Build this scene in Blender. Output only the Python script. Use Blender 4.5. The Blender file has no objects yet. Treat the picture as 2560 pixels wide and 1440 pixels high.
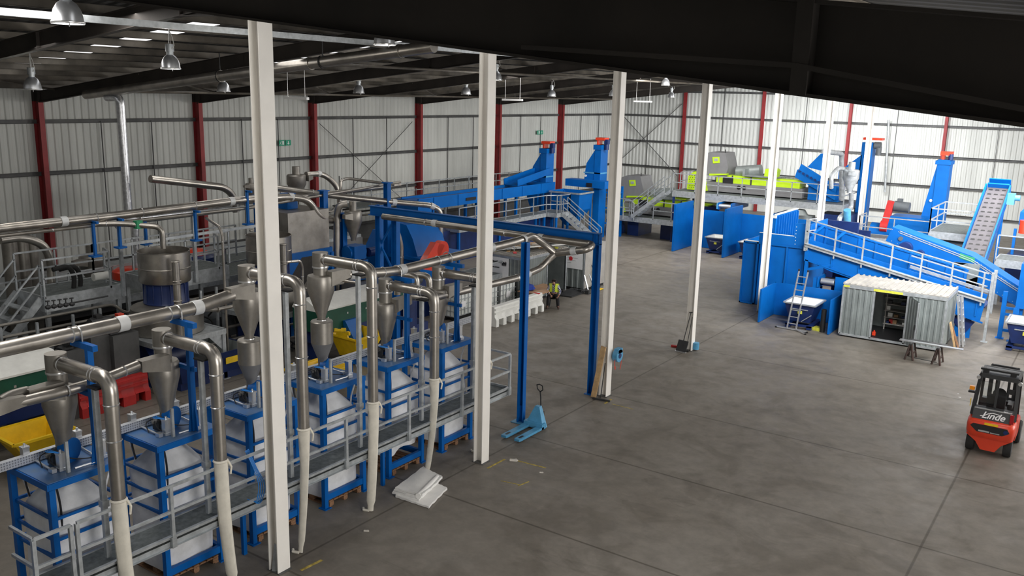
import bpy, math, random
from mathutils import Vector, Matrix, Quaternion
V = Vector
random.seed(7)
S = bpy.context.scene
COL = S.collection
# ------------------------------------------------------------------ camera
F = 2217.963
YAW, PITCH, ROLL = 0.6030, 0.2170, 0.0241
CAM = V((12.399, 0.0, 9.1))
_f = V((-math.sin(YAW)*math.cos(PITCH), math.cos(YAW)*math.cos(PITCH), -math.sin(PITCH)))
_r = V((math.cos(YAW), math.sin(YAW), 0)); _u = _r.cross(_f)
_R = _r*math.cos(ROLL) + _u*math.sin(ROLL); _U = -_r*math.sin(ROLL) + _u*math.cos(ROLL)
cd = bpy.data.cameras.new('camera'); cam = bpy.data.objects.new('camera', cd); COL.objects.link(cam)
cd.sensor_width = 36; cd.lens = F/2560*36; cd.clip_start = .1; cd.clip_end = 300
m = Matrix((( _R.x, _U.x, -_f.x, CAM.x), (_R.y, _U.y, -_f.y, CAM.y), (_R.z, _U.z, -_f.z, CAM.z), (0,0,0,1)))
cam.matrix_world = m; S.camera = cam
# ------------------------------------------------------------------ world, exposure, daylight through the roof lights, added fill lamps
S.view_settings.view_transform = 'Standard'; S.view_settings.look = 'None'
S.view_settings.gamma = 1; S.view_settings.use_curve_mapping = False; S.view_settings.exposure = -0.06
S.cycles.use_denoising = True; S.cycles.max_bounces = 6; S.cycles.diffuse_bounces = 4; S.cycles.glossy_bounces = 3
S.cycles.sample_clamp_indirect = 6
w = bpy.data.worlds.new('world'); S.world = w; w.use_nodes = True
w.node_tree.nodes['Background'].inputs[0].default_value = (.75, .85, 1, 1); w.node_tree.nodes['Background'].inputs[1].default_value = 1.0
def area(name, loc, size, sy, power, aim, col=(1, .97, .93), spread=180):
    l = bpy.data.lights.new(name, 'AREA'); l.shape = 'RECTANGLE'; l.size = size; l.size_y = sy; l.energy = power; l.color = col; l.spread = math.radians(spread)
    o = bpy.data.objects.new(name, l); COL.objects.link(o); o.location = loc
    o.rotation_euler = (V(aim)-V(loc)).to_track_quat('-Z', 'Y').to_euler(); return o
LIGHTS = [
 # rooflight bands of the right slope (strong, one added fill among them), then of the left slope (weaker), then unseen fill lamps added along the right wall
 ('daylight_fill_right_roof', (13, 24, 9.3), 9, 2.0, 260, (12, 25, 0)),
 ('daylight_fill_right_roof', (12, 14, 9.5), 8, 1.6, 380, (9, 16, 0)),
 ('daylight_fill_right_roof', (12, 34, 9.4), 9, 2.0, 800, (5, 40, 0)),
 ('daylight_fill_right_roof', (10, 28.5, 9.3), 9, 2.0, 1750, (0, 52, 3), (.96, .98, 1), 95),  # added fill with narrowed beam, brightens the near faces of the far bays
 ('daylight_fill_right_roof', (9, 44, 9.5), 10, 2.5, 3300, (-1, 46, 0)),
 ('daylight_fill_right_roof', (11, 57, 9.5), 12, 2.5, 450, (5, 66, 2)),
 ('daylight_fill_right_roof', (-4, 59, 10.4), 12, 2.5, 3600, (-7, 70, 3), (.96, .98, 1)),
 ('daylight_left_roof', (-7, 47, 10.1), 8, 1.6, 1100, (-9, 50, 0)),
 ('daylight_left_roof', (-12, 38, 9.8), 10, 1.2, 260, (-13, 38, 0)),
 ('daylight_left_roof', (-12, 24, 9.8), 12, 1.0, 80, (-12, 24, 0)),
 ('daylight_left_roof', (-10, 16.2, 10.0), 12, 1.0, 90, (-9, 16, 0)),
 ('daylight_left_roof', (-4, 8.2, 10.6), 10, 1.0, 430, (-3, 9, 0)),
 ('right_side_fill', (19.0, 31, 5.0), 8, 6, 1100, (-2, 30, 5.5)),  # side fills added to brighten the columns from the right, no door built here
 ('right_side_fill', (19.0, 49, 4.5), 6, 6, 900, (-2, 48, 3)),
 ('right_side_fill', (19.0, 8, 5.0), 10, 6, 2200, (-2, 13, 6.5)),
]
for a in LIGHTS: area(*a)
# ------------------------------------------------------------------ placement: a point of the place seen in the photograph, on a known plane
def ray(px, py):
    return _f + _R*((px-1280)/F) - _U*((py-720)/F)
def Pz(px, py, z=0.0): d = ray(px, py); return CAM + d*((z-CAM.z)/d.z)
def Px(px, py, x): d = ray(px, py); return CAM + d*((x-CAM.x)/d.x)
def Py(px, py, y): d = ray(px, py); return CAM + d*((y-CAM.y)/d.y)
# ------------------------------------------------------------------ materials
def mat(name, col, rough=.5, metal=0., var=.12, scale=3., bump=0., col2=None, emit=None, estr=1., spec=.5, aniso=None, trans=0., coat=0.):
    mt = bpy.data.materials.new(name); mt.use_nodes = True; nt = mt.node_tree; b = nt.nodes['Principled BSDF']
    b.inputs['Roughness'].default_value = rough; b.inputs['Metallic'].default_value = metal
    b.inputs['Specular IOR Level'].default_value = spec
    if coat: b.inputs['Coat Weight'].default_value = coat
    if trans: b.inputs['Transmission Weight'].default_value = trans
    c = (*col, 1)
    if emit:
        b.inputs['Emission Color'].default_value = (*emit, 1); b.inputs['Emission Strength'].default_value = estr
    if var > 0:
        tc = nt.nodes.new('ShaderNodeTexCoord'); nz = nt.nodes.new('ShaderNodeTexNoise'); nz.inputs['Scale'].default_value = scale
        nz.inputs['Detail'].default_value = 5; nz.inputs['Roughness'].default_value = .6
        cr = nt.nodes.new('ShaderNodeValToRGB'); e = cr.color_ramp.elements
        d = col2 if col2 else tuple(x*(1-var*2.2) for x in col)
        e[0].position = .32; e[0].color = (*d, 1); e[1].position = .66; e[1].color = (*[min(1, x*(1+var*.6)) for x in col], 1)
        nt.links.new(tc.outputs['Object'], nz.inputs['Vector']); nt.links.new(nz.outputs['Fac'], cr.inputs['Fac']); nt.links.new(cr.outputs['Color'], b.inputs['Base Color'])
        if aniso:
            mp = nt.nodes.new('ShaderNodeMapping'); mp.inputs['Scale'].default_value = aniso
            nt.links.new(tc.outputs['Object'], mp.inputs['Vector']); nt.links.new(mp.outputs['Vector'], nz.inputs['Vector'])
        if bump:
            bp = nt.nodes.new('ShaderNodeBump'); bp.inputs['Strength'].default_value = bump; bp.inputs['Distance'].default_value = .02
            nt.links.new(nz.outputs['Fac'], bp.inputs['Height']); nt.links.new(bp.outputs['Normal'], b.inputs['Normal'])
    else: b.inputs['Base Color'].default_value = c
    return mt
M = dict(
 white=mat('cream_paint', (.88, .85, .80), .45, var=.03, scale=1.5),
 red=mat('red_oxide_paint', (.30, .025, .028), .55, var=.12, scale=1.5),
 dark=mat('dark_steel_primer', (.030, .024, .020), .75, var=.2, scale=1.2),
 roof=mat('roof_sheet', (.055, .055, .055), .7, var=.15, scale=.8),
 purlin=mat('zinc_purlin', (.12, .105, .085), .55, metal=.2, var=.25, scale=1.1),
 clad=mat('wall_liner_sheet', (.62, .63, .60), .6, var=.07, scale=.5, aniso=(3, 3, .35)),
 girt=mat('grey_girt', (.10, .10, .10), .6, var=.2, scale=1),
 blue=mat("blue_paint", (.001, .112, .42), .42, var=.07, scale=1.3, spec=.25),
 blue2=mat('worn_blue_paint', (.03, .13, .36), .45, var=.2, scale=2.5, col2=(.10, .17, .28)),
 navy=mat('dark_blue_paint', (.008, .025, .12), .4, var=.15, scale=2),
 lblue=mat('light_blue_paint', (.09, .34, .58), .45, var=.1, scale=3),
 galv=mat('galvanised_steel', (.50, .53, .55), .42, metal=.55, var=.13, scale=6),
 galvd=mat('galvanised_grating', (.16, .18, .18), .6, metal=.3, var=.2, scale=9, bump=.2),
 alu=mat('bright_aluminium', (.75, .77, .8), .3, metal=.8, var=.05, scale=5),
 ss=mat('stainless_steel', (.47, .44, .40), .33, metal=.9, var=.14, scale=2.2),
 ssd=mat('brushed_stainless', (.33, .31, .28), .42, metal=.75, var=.12, scale=2.5),
 foil=mat('foil_lagging', (.72, .73, .76), .3, metal=.9, var=.12, scale=9, bump=.6),
 band=mat('pale_pipe_collar', (.68, .69, .69), .5, metal=.2, var=.05),
 clamp=mat('pipe_clamp_zinc', (.7, .7, .7), .3, metal=.8, var=0),
 black=mat('black_plastic', (.012, .012, .013), .5, var=0),
 rubber=mat('black_rubber', (.02, .02, .02), .85, var=.2, scale=4),
 charc=mat('charcoal_paint', (.035, .036, .038), .5, var=.1, scale=3),
 grey=mat('machine_grey_paint', (.17, .17, .175), .5, var=.06, scale=2),
 grey2=mat('motor_grey', (.09, .10, .11), .5, var=.1, scale=4),
 lime=mat('lime_green_paint', (.42, .62, .015), .45, var=.05, scale=2),
 green=mat('dark_green_paint', (.008, .085, .05), .45, var=.1, scale=2),
 green2=mat('green_tape', (.02, .28, .12), .5, var=.05),
 orange=mat('orange_red_paint', (.72, .05, .015), .38, var=.05, scale=2, coat=.3),
 redp=mat('red_plastic', (.48, .022, .02), .5, var=.12, scale=3),
 yellow=mat('yellow_plastic', (.86, .56, .01), .45, var=.08, scale=3),
 bag=mat('woven_white_bag', (.82, .83, .85), .7, var=.06, scale=4, bump=.5),
 sheet=mat('white_folded_sheet', (.84, .83, .81), .6, var=.04, scale=3, bump=.3),
 sock=mat('cream_filter_sock', (.74, .70, .61), .85, var=.05, scale=6, bump=.2),
 wood=mat('pallet_wood', (.30, .16, .085), .8, var=.25, scale=6, aniso=(1, 8, 8)),
 pine=mat('pine_plank', (.58, .38, .19), .7, var=.15, scale=5),
 belt=mat('grey_belt', (.085, .08, .09), .75, var=.08, scale=3),
 wplas=mat('white_plastic', (.80, .80, .76), .5, var=.05, scale=3),
 ibc=mat('cloudy_ibc_plastic', (.80, .83, .80), .35, var=.08, scale=3),
 paper=mat('white_poster_paper', (.85, .85, .86), .6, var=.02, scale=2),
 ink=mat('black_ink', (.02, .02, .025), .7, var=0),
 rink=mat('red_ink', (.6, .02, .03), .7, var=0),
 sign=mat('exit_sign_green', (.01, .33, .19), .5, var=0),
 signw=mat('exit_sign_white', (.8, .85, .82), .5, var=0),
 shed=mat('galvanised_shed_sheet', (.27, .30, .295), .45, metal=.4, var=.12, scale=1.6),
 shedroof=mat('shed_roof_sheet', (.40, .38, .35), .6, metal=.1, var=.1, scale=2),
 ylabel=mat('yellow_label', (.62, .62, .06), .6, var=.15, scale=8),
 skin=mat('skin', (.42, .22, .15), .6, var=.03),
 hair=mat('dark_hair', (.02, .013, .01), .8, var=0),
 hivis=mat('hi_vis_yellow', (.62, .75, .05), .7, var=.05),
 trou=mat('black_trousers', (.015, .015, .018), .85, var=.1),
 boot=mat('brown_boots', (.10, .06, .045), .7, var=.1),
 desk=mat('desk_laminate', (.50, .28, .15), .5, var=.08, scale=3),
 ucloth=mat('blue_cloth', (.02, .06, .38), .85, var=.1, scale=4, bump=.4),
 lampon=mat('lit_lamp_glass', (.9, .9, .9), .4, var=0, emit=(1, .97, .9), estr=9),
 tubeon=mat('fluorescent_tube_housing', (.8, .8, .8), .4, var=0),
 rooflite=mat('rooflight_daylight', (.9, .9, .9), .5, var=0, emit=(1, 1, 1), estr=1.3),
 glass=mat('cab_glass', (.9, .95, .95), .05, var=0, trans=1.0),
 hoseb=mat('blue_air_hose', (.02, .22, .65), .4, var=0),
 hoser=mat('red_hose', (.7, .1, .07), .5, var=0),
 amber=mat('amber_lens', (.85, .28, .01), .3, var=0),
 tail=mat('red_tail_lens', (.35, .01, .015), .25, var=0),
 paint=mat('yellow_floor_paint', (.50, .38, .08), .8, var=.3, scale=8),
 debris=mat('pale_debris', (.7, .66, .6), .8, var=.1),
 card=mat('cardboard', (.42, .27, .15), .8, var=.1),
)
def chequer():
    mt = bpy.data.materials.new('checked_shirt'); mt.use_nodes = True; nt = mt.node_tree; b = nt.nodes['Principled BSDF']
    t = nt.nodes.new('ShaderNodeTexCoord'); c = nt.nodes.new('ShaderNodeTexChecker'); c.inputs['Scale'].default_value = 22
    c.inputs[1].default_value = (.75, .75, .8, 1); c.inputs[2].default_value = (.03, .04, .12, 1)
    nt.links.new(t.outputs['Object'], c.inputs['Vector']); nt.links.new(c.outputs['Color'], b.inputs['Base Color']); b.inputs['Roughness'].default_value = .85
    return mt
M['shirt'] = chequer()
def perforated():
    # galvanised cable tray: rows of round punched holes drawn as a dot pattern
    mt = bpy.data.materials.new('perforated_cable_tray'); mt.use_nodes = True; nt = mt.node_tree; b = nt.nodes['Principled BSDF']
    b.inputs['Metallic'].default_value = .4; b.inputs['Roughness'].default_value = .45
    t = nt.nodes.new('ShaderNodeTexCoord'); v = nt.nodes.new('ShaderNodeTexVoronoi'); v.inputs['Scale'].default_value = 22; v.inputs['Randomness'].default_value = 0
    r = nt.nodes.new('ShaderNodeValToRGB'); e = r.color_ramp.elements; e[0].position = .28; e[0].color = (.20, .21, .24, 1); e[1].position = .33; e[1].color = (.52, .54, .58, 1)
    nt.links.new(t.outputs['Object'], v.inputs['Vector']); nt.links.new(v.outputs['Distance'], r.inputs['Fac']); nt.links.new(r.outputs['Color'], b.inputs['Base Color'])
    return mt
M['perf'] = perforated()
def floor_mat():
    mt = bpy.data.materials.new('polished_concrete'); mt.use_nodes = True; nt = mt.node_tree; N = nt.nodes; L = nt.links; b = N['Principled BSDF']
    t = N.new('ShaderNodeTexCoord')
    def noise(sc, det, rg, dist=0, mapsc=None, rot=0):
        n = N.new('ShaderNodeTexNoise'); n.inputs['Scale'].default_value = sc; n.inputs['Detail'].default_value = det; n.inputs['Roughness'].default_value = rg; n.inputs['Distortion'].default_value = dist
        if mapsc:
            mp = N.new('ShaderNodeMapping'); mp.inputs['Scale'].default_value = mapsc; mp.inputs['Rotation'].default_value = (0, 0, rot)
            L.new(t.outputs['Object'], mp.inputs[0]); L.new(mp.outputs[0], n.inputs[0])
        else: L.new(t.outputs['Object'], n.inputs[0])
        return n.outputs['Fac']
    def ramp(f, p0, c0, p1, c1):
        r = N.new('ShaderNodeValToRGB'); e = r.color_ramp.elements; e[0].position = p0; e[0].color = (*c0, 1); e[1].position = p1; e[1].color = (*c1, 1); L.new(f, r.inputs[0]); return r.outputs[0]
    def mix(a, bb, f, mode='MULTIPLY', fac=1.):
        x = N.new('ShaderNodeMix'); x.data_type = 'RGBA'; x.blend_type = mode; x.inputs[0].default_value = fac
        L.new(a, x.inputs[6]); L.new(bb, x.inputs[7])
        if f is not None: L.new(f, x.inputs[0])
        return x.outputs[2]
    base = ramp(noise(.22, 6, .62, .6), .3, (.168, .147, .121), .7, (.232, .210, .183))
    c = mix(base, ramp(noise(2.2, 8, .7), .35, (.80, .80, .80), .65, (1.05, 1.05, 1.05)), None)
    c = mix(c, ramp(noise(.5, 4, .6, 1.5), .36, (.80, .79, .77), .48, (1, 1, 1)), None)
    c = mix(c, ramp(noise(1.1, 5, .7, 1.2, (.16, 1.2, 1), .5), .62, (1, 1, 1), .74, (1.16, 1.16, 1.15)), None)     # pale scuffs
    c = mix(c, ramp(noise(1.3, 4, .7, 2.2, (.25, 1.1, 1), -.7), .28, (.82, .81, .80), .38, (1, 1, 1)), None)  # tyre marks
    # curved tyre tracks
    for (cx, cy, r0, wd) in ((3.0, 30.5, 7.4, .16), (5.4, 26.2, 5.2, .18), (6.2, 25.6, 6.9, .16), (1.0, 21.0, 4.0, .14), (10.0, 20.0, 7.5, .15)):
        vm = N.new('ShaderNodeVectorMath'); vm.operation = 'DISTANCE'; vm.inputs[1].default_value = (cx, cy, 0); L.new(t.outputs['Object'], vm.inputs[0])
        s = N.new('ShaderNodeMath'); s.operation = 'SUBTRACT'; L.new(vm.outputs['Value'], s.inputs[0]); s.inputs[1].default_value = r0
        a = N.new('ShaderNodeMath'); a.operation = 'ABSOLUTE'; L.new(s.outputs[0], a.inputs[0])
        ad = N.new('ShaderNodeMath'); ad.operation = 'MULTIPLY_ADD'; L.new(noise(.8, 3, .6), ad.inputs[0]); ad.inputs[1].default_value = .55; L.new(a.outputs[0], ad.inputs[2])
        c = mix(c, ramp(ad.outputs[0], .24, (.90, .90, .89), .24+wd*1.5, (1, 1, 1)), None)
    sx = N.new('ShaderNodeSeparateXYZ'); L.new(t.outputs['Object'], sx.inputs[0])
    def line(axis, val, wd=.016):
        s = N.new('ShaderNodeMath'); s.operation = 'SUBTRACT'; L.new(sx.outputs[axis], s.inputs[0]); s.inputs[1].default_value = val
        a = N.new('ShaderNodeMath'); a.operation = 'ABSOLUTE'; L.new(s.outputs[0], a.inputs[0])
        return ramp(a.outputs[0], wd, (.52, .50, .47), wd*2.2, (1, 1, 1))
    for ax, vals in ((1, (10.4, 14.8, 18.97, 23.33, 29.9, 36.3, 42.8)), (0, (-.04, 9.9, -9.9))):
        for v in vals: c = mix(c, line(ax, v), None)
    L.new(c, b.inputs['Base Color']); rr = ramp(noise(1.3, 4, .6), .3, (.42,)*3, .7, (.68,)*3); L.new(rr, b.inputs['Roughness'])
    return mt
M['floor'] = floor_mat()
# ------------------------------------------------------------------ mesh builder
class MB:
    def __init__(s): s.v = []; s.f = []
    def add(s, vs, fs):
        n = len(s.v); s.v += [V(v) for v in vs]; s.f += [tuple(i+n for i in f) for f in fs]; return s
    def box(s, x0, x1, y0, y1, z0, z1):
        return s.add([(x0,y0,z0),(x1,y0,z0),(x1,y1,z0),(x0,y1,z0),(x0,y0,z1),(x1,y0,z1),(x1,y1,z1),(x0,y1,z1)],
                     [(0,3,2,1),(4,5,6,7),(0,1,5,4),(1,2,6,5),(2,3,7,6),(3,0,4,7)])
    def cbox(s, c, sx, sy, sz, rz=0.):       # centred in x,y ; base at c.z
        c = V(c); q = Matrix.Rotation(rz, 3, 'Z'); p = []
        for z in (0, sz):
            for a, b in ((-1,-1),(1,-1),(1,1),(-1,1)): p.append(c + q @ V((a*sx/2, b*sy/2, 0)) + V((0,0,z)))
        return s.add(p, [(0,3,2,1),(4,5,6,7),(0,1,5,4),(1,2,6,5),(2,3,7,6),(3,0,4,7)])
    def frame(s, p0, p1, up=(0,0,1)):
        d = (V(p1)-V(p0)); 
        if d.length < 1e-9: d = V((0,0,1))
        d.normalize(); u = V(up)
        if abs(d.dot(u)) > .98: u = V((0,1,0))
        r = d.cross(u).normalized(); u = r.cross(d).normalized(); return d, r, u
    def bar(s, p0, p1, w, h=None, up=(0,0,1)):
        h = h or w; p0 = V(p0); p1 = V(p1); d, r, u = s.frame(p0, p1, up); p = []
        for c in (p0, p1):
            for a, b in ((-1,-1),(1,-1),(1,1),(-1,1)): p.append(c + r*a*w/2 + u*b*h/2)
        return s.add(p, [(0,1,2,3),(7,6,5,4),(0,4,5,1),(1,5,6,2),(2,6,7,3),(3,7,4,0)])
    def ibeam(s, p0, p1, w, h, t=.02, up=(0,0,1)):
        p0 = V(p0); p1 = V(p1); d, r, u = s.frame(p0, p1, up); t2 = t*.7
        pr = [(-w/2,-h/2),(w/2,-h/2),(w/2,-h/2+t),(t2/2,-h/2+t),(t2/2,h/2-t),(w/2,h/2-t),(w/2,h/2),(-w/2,h/2),(-w/2,h/2-t),(-t2/2,h/2-t),(-t2/2,-h/2+t),(-w/2,-h/2+t)]
        return s.sweepprof(p0, p1, r, u, pr)
    def chan(s, p0, p1, w, h, t=.015, up=(0,0,1), flip=1):
        p0 = V(p0); p1 = V(p1); d, r, u = s.frame(p0, p1, up); r = r*flip
        pr = [(-w/2,-h/2),(w/2,-h/2),(w/2,-h/2+t),(-w/2+t,-h/2+t),(-w/2+t,h/2-t),(w/2,h/2-t),(w/2,h/2),(-w/2,h/2)]
        return s.sweepprof(p0, p1, r, u, pr)
    def sweepprof(s, p0, p1, r, u, pr):
        n = len(pr); vs = [p0+r*a+u*b for a, b in pr] + [p1+r*a+u*b for a, b in pr]
        return s.add(vs, [(i, (i+1)%n, n+(i+1)%n, n+i) for i in range(n)] + [tuple(range(n))[::-1], tuple(range(n, 2*n))])
    def cyl(s, p0, p1, r0, r1=None, seg=16, cap=True):
        r1 = r0 if r1 is None else r1; p0 = V(p0); p1 = V(p1); d, r, u = s.frame(p0, p1); vs = []
        for c, q in ((p0, r0), (p1, r1)):
            for i in range(seg): a = 2*math.pi*i/seg; vs.append(c + r*math.cos(a)*q + u*math.sin(a)*q)
        fs = [(i, (i+1)%seg, seg+(i+1)%seg, seg+i) for i in range(seg)]
        if cap: fs += [tuple(range(seg))[::-1], tuple(range(seg, 2*seg))]
        return s.add(vs, fs)
    def lathe(s, c, prof, seg=24, axis=(0,0,1), cap=True):
        c = V(c); ax = V(axis).normalized(); d, r, u = s.frame((0,0,0), ax); vs = []
        for q, z in prof:
            for i in range(seg): a = 2*math.pi*i/seg; vs.append(c + r*math.cos(a)*q + u*math.sin(a)*q + ax*z)
        n = len(prof); fs = [(k*seg+i, k*seg+(i+1)%seg, (k+1)*seg+(i+1)%seg, (k+1)*seg+i) for k in range(n-1) for i in range(seg)]
        if cap: fs += [tuple(range(seg))[::-1], tuple(range((n-1)*seg, n*seg))]
        return s.add(vs, fs)
    def tube(s, pts, r, seg=12, bend=0., cap=True, rads=None):
        P = [V(p) for p in pts]
        if bend:
            Q = [P[0]]
            for i in range(1, len(P)-1):
                a, b, c = P[i-1], P[i], P[i+1]; d0 = (a-b); d1 = (c-b); k = min(bend, d0.length*.48, d1.length*.48)
                q0 = b+d0.normalized()*k; q1 = b+d1.normalized()*k
                for j in range(7): t = j/6; Q.append(q0*(1-t)**2 + b*2*t*(1-t) + q1*t*t)
            Q.append(P[-1]); P = Q
        d0 = (P[1]-P[0]).normalized(); _, rr, uu = s.frame(P[0], P[1]); vs = []
        for i, p in enumerate(P):
            d1 = ((P[min(i+1, len(P)-1)]-p).normalized() + (p-P[max(i-1, 0)]).normalized())
            if d1.length < 1e-6: d1 = d0
            d1.normalize(); q = d0.rotation_difference(d1); rr = q @ rr; uu = q @ uu; d0 = d1
            R_ = rads[i] if rads else r
            for k in range(seg): a = 2*math.pi*k/seg; vs.append(p + rr*math.cos(a)*R_ + uu*math.sin(a)*R_)
        n = len(P); fs = [(k*seg+i, k*seg+(i+1)%seg, (k+1)*seg+(i+1)%seg, (k+1)*seg+i) for k in range(n-1) for i in range(seg)]
        if cap: fs += [tuple(range(seg))[::-1], tuple(range((n-1)*seg, n*seg))]
        return s.add(vs, fs)
    def prism(s, poly, ext):                   # planar polygon (world points) extruded by vector
        P = [V(p) for p in poly]; e = V(ext); n = len(P)
        return s.add(P + [p+e for p in P], [tuple(range(n))[::-1], tuple(range(n, 2*n))] + [(i, (i+1)%n, n+(i+1)%n, n+i) for i in range(n)])
    def hexa(s, lo, hi):                       # loft between two 4-gons
        return s.add([V(p) for p in lo]+[V(p) for p in hi], [(0,3,2,1),(4,5,6,7),(0,1,5,4),(1,2,6,5),(2,3,7,6),(3,0,4,7)])
    def quadbox(s, x0, x1, y0, y1, z0, X0, X1, Y0, Y1, Z1):
        return s.hexa([(x0,y0,z0),(x1,y0,z0),(x1,y1,z0),(x0,y1,z0)], [(X0,Y0,Z1),(X1,Y0,Z1),(X1,Y1,Z1),(X0,Y1,Z1)])
    def open_box(s, lo, hi, t=.03):            # open-topped tapered hopper from lo rect to hi rect (x0,x1,y0,y1,z)
        x0,x1,y0,y1,z = lo; X0,X1,Y0,Y1,Z = hi
        o = [(x0,y0,z),(x1,y0,z),(x1,y1,z),(x0,y1,z),(X0,Y0,Z),(X1,Y0,Z),(X1,Y1,Z),(X0,Y1,Z)]
        i = [(x0+t,y0+t,z+t),(x1-t,y0+t,z+t),(x1-t,y1-t,z+t),(x0+t,y1-t,z+t),(X0+t,Y0+t,Z),(X1-t,Y0+t,Z),(X1-t,Y1-t,Z),(X0+t,Y1-t,Z)]
        return s.add(o+i, [(0,3,2,1),(0,1,5,4),(1,2,6,5),(2,3,7,6),(3,0,4,7),(8,9,10,11),(8,12,13,9),(9,13,14,10),(10,14,15,11),(11,15,12,8),(4,5,13,12),(5,6,14,13),(6,7,15,14),(7,4,12,15)])
    def xf(s, mtx):
        s.v = [mtx @ v for v in s.v]; return s
    def mesh(s, name, mt, off=V((0,0,0)), smooth=35):
        me = bpy.data.meshes.new(name); me.from_pydata([tuple(v-off) for v in s.v], [], s.f); me.update()
        if mt: me.materials.append(M[mt] if isinstance(mt, str) else mt)
        if smooth:
            me.polygons.foreach_set('use_smooth', [True]*len(me.polygons)); me.set_sharp_from_angle(angle=math.radians(smooth))
        return me
    def build(s, name, mt, parent=None, smooth=35, label=None):
        off = V(parent['_o']) if parent is not None else V((0,0,0))
        o = bpy.data.objects.new(name, s.mesh(name, mt, off, smooth)); COL.objects.link(o)
        if parent is not None: o.parent = parent
        o['_o'] = tuple(off)
        if label: o['label'] = label
        return o
    def one(s, name, mt, label, cat, group=None, smooth=35, kind=None):   # a thing that is a single mesh
        xs = [v.x for v in s.v]; ys = [v.y for v in s.v]; zs = [v.z for v in s.v]
        off = V(((min(xs)+max(xs))/2, (min(ys)+max(ys))/2, min(zs)))
        o = bpy.data.objects.new(name, s.mesh(name, mt, off, smooth)); COL.objects.link(o); o.location = off; o['_o'] = tuple(off)
        o['label'] = label; o['category'] = cat
        if group: o['group'] = group
        if kind: o['kind'] = kind
        return o
    def struct(s, name, mt, label=None, smooth=35):
        o = bpy.data.objects.new(name, s.mesh(name, mt, V((0,0,0)), smooth)); COL.objects.link(o); o['kind'] = 'structure'; o['_o'] = (0.,0.,0.)
        return o
def thing(name, label, cat, loc=(0,0,0), group=None):
    o = bpy.data.objects.new(name, None); COL.objects.link(o); o.location = loc; o['_o'] = tuple(float(x) for x in loc); o.empty_display_size = .2
    o['label'] = label; o['category'] = cat
    if group: o['group'] = group
    return o
def dup(root, loc=None, rz=None, label=None, group=None):
    def cp(o, par):
        c = o.copy(); COL.objects.link(c)
        if par: c.parent = par
        for ch in KIDS.get(o.name, []): cp(ch, c)
        return c
    KIDS = {}
    for o in COL.objects:
        if o.parent: KIDS.setdefault(o.parent.name, []).append(o)
    r = cp(root, None)
    if loc is not None: r.location = loc; r['_o'] = tuple(float(x) for x in loc)
    if rz is not None: r.rotation_euler = (0, 0, rz)
    if label: r['label'] = label
    if group: r['group'] = group
    return r
def turn(root, rz): root.rotation_euler = (0, 0, rz)
# ================================================================== the building
XL, XR, YB, YF = -26.2, 19.3, 71.6, -3.0
RIDGE = -3.4; ZE = 8.9; SL = .112
def roofz(x): return ZE + SL*(x+26.0) if x <= RIDGE else ZE + SL*(RIDGE+26.0) - SL*(x-RIDGE)
MB().box(XL-.5, XR+.5, YF-.5, YB+.5, -.3, 0).struct('floor', 'floor', smooth=0)
def corrug(a, b, z0, ztop, out, pitch=.33, dep=.045):
    # trapezoid liner sheet from a to b (xy), ztop(x) gives its height
    a = V(a); b = V(b); d = (b-a); n = int(d.length/pitch); d.normalize(); m_ = MB(); vs = []
    for i in range(n+1):
        for t, o in ((0, 0), (.35, 0), (.5, 1), (.85, 1)):
            p = a + d*min((i+t)*pitch, (b-a).length) + V(out)*dep*o; vs.append(p)
    k = len(vs); m_.add([(p.x, p.y, z0) for p in vs]+[(p.x, p.y, ztop(p.x)) for p in vs]+[(p.x+out[0]*.1, p.y+out[1]*.1, ztop(p.x)) for p in vs], [(i, i+1, k+i+1, k+i) for i in range(k-1)])
    return m_
corrug((XL, YF, 0), (XL, YB, 0), .9, lambda x: roofz(XL)+.1, (-1, 0, 0)).struct('wall_left', 'clad', smooth=0)
corrug((XL, YB, 0), (XR, YB, 0), .9, lambda x: roofz(x)+.1, (0, 1, 0)).struct('wall_back', 'clad', smooth=0)
corrug((XR, YB, 0), (XR, YF, 0), 0, lambda x: roofz(XR)+.1, (1, 0, 0)).struct('wall_right', 'clad', smooth=0)
corrug((XR, YF, 0), (XL, YF, 0), 0, lambda x: roofz(x)+.1, (0, -1, 0)).struct('wall_front', 'clad', smooth=0)
MB().box(XL-.15, XL-.0, YF, YB, 0, .95).struct('baseboard_left', 'girt')
MB().box(XL, XR, YB, YB+.15, 0, .95).struct('baseboard_back', 'clad')
# roof sheets with rooflight bands at mid bay
FR = [4.5, 12.4, 20.0, 27.9, 35.45, 44.6, 53.4, 62.1]
def roofstrip(y0, y1, x0, x1):
    m_ = MB(); xs = [x0+(x1-x0)*i/2 for i in range(3)]
    n = max(1, int((y1-y0)/.33)); vs = []
    for i in range(n+1):
        for t, o in ((0, 0), (.4, 0), (.55, 1), (.85, 1)):
            y = min(y0+(y1-y0)*(i+t)/n, y1); vs.append((y, o*.04))
    k = len(vs); P = []
    for x in xs: P += [(x, y, roofz(x)+h) for y, h in vs]
    return m_.add(P, [(j*k+i, j*k+i+1, (j+1)*k+i+1, (j+1)*k+i) for j in range(2) for i in range(k-1)])
mids = [(-3.0+4.5)/2+.3] + [(FR[i]+FR[i+1])/2 for i in range(7)] + [67]
mm = MB(); prev = YF-.2
bands = [(c-.45, c+.45) for c in mids]
for b0, b1 in bands + [(YB+.3, YB+.3)]:
    for x0, x1 in ((XL-.3, RIDGE), (RIDGE, XR+.3)): q = roofstrip(prev, b0, x0, x1); mm.add(q.v, q.f)
    prev = b1
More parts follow.
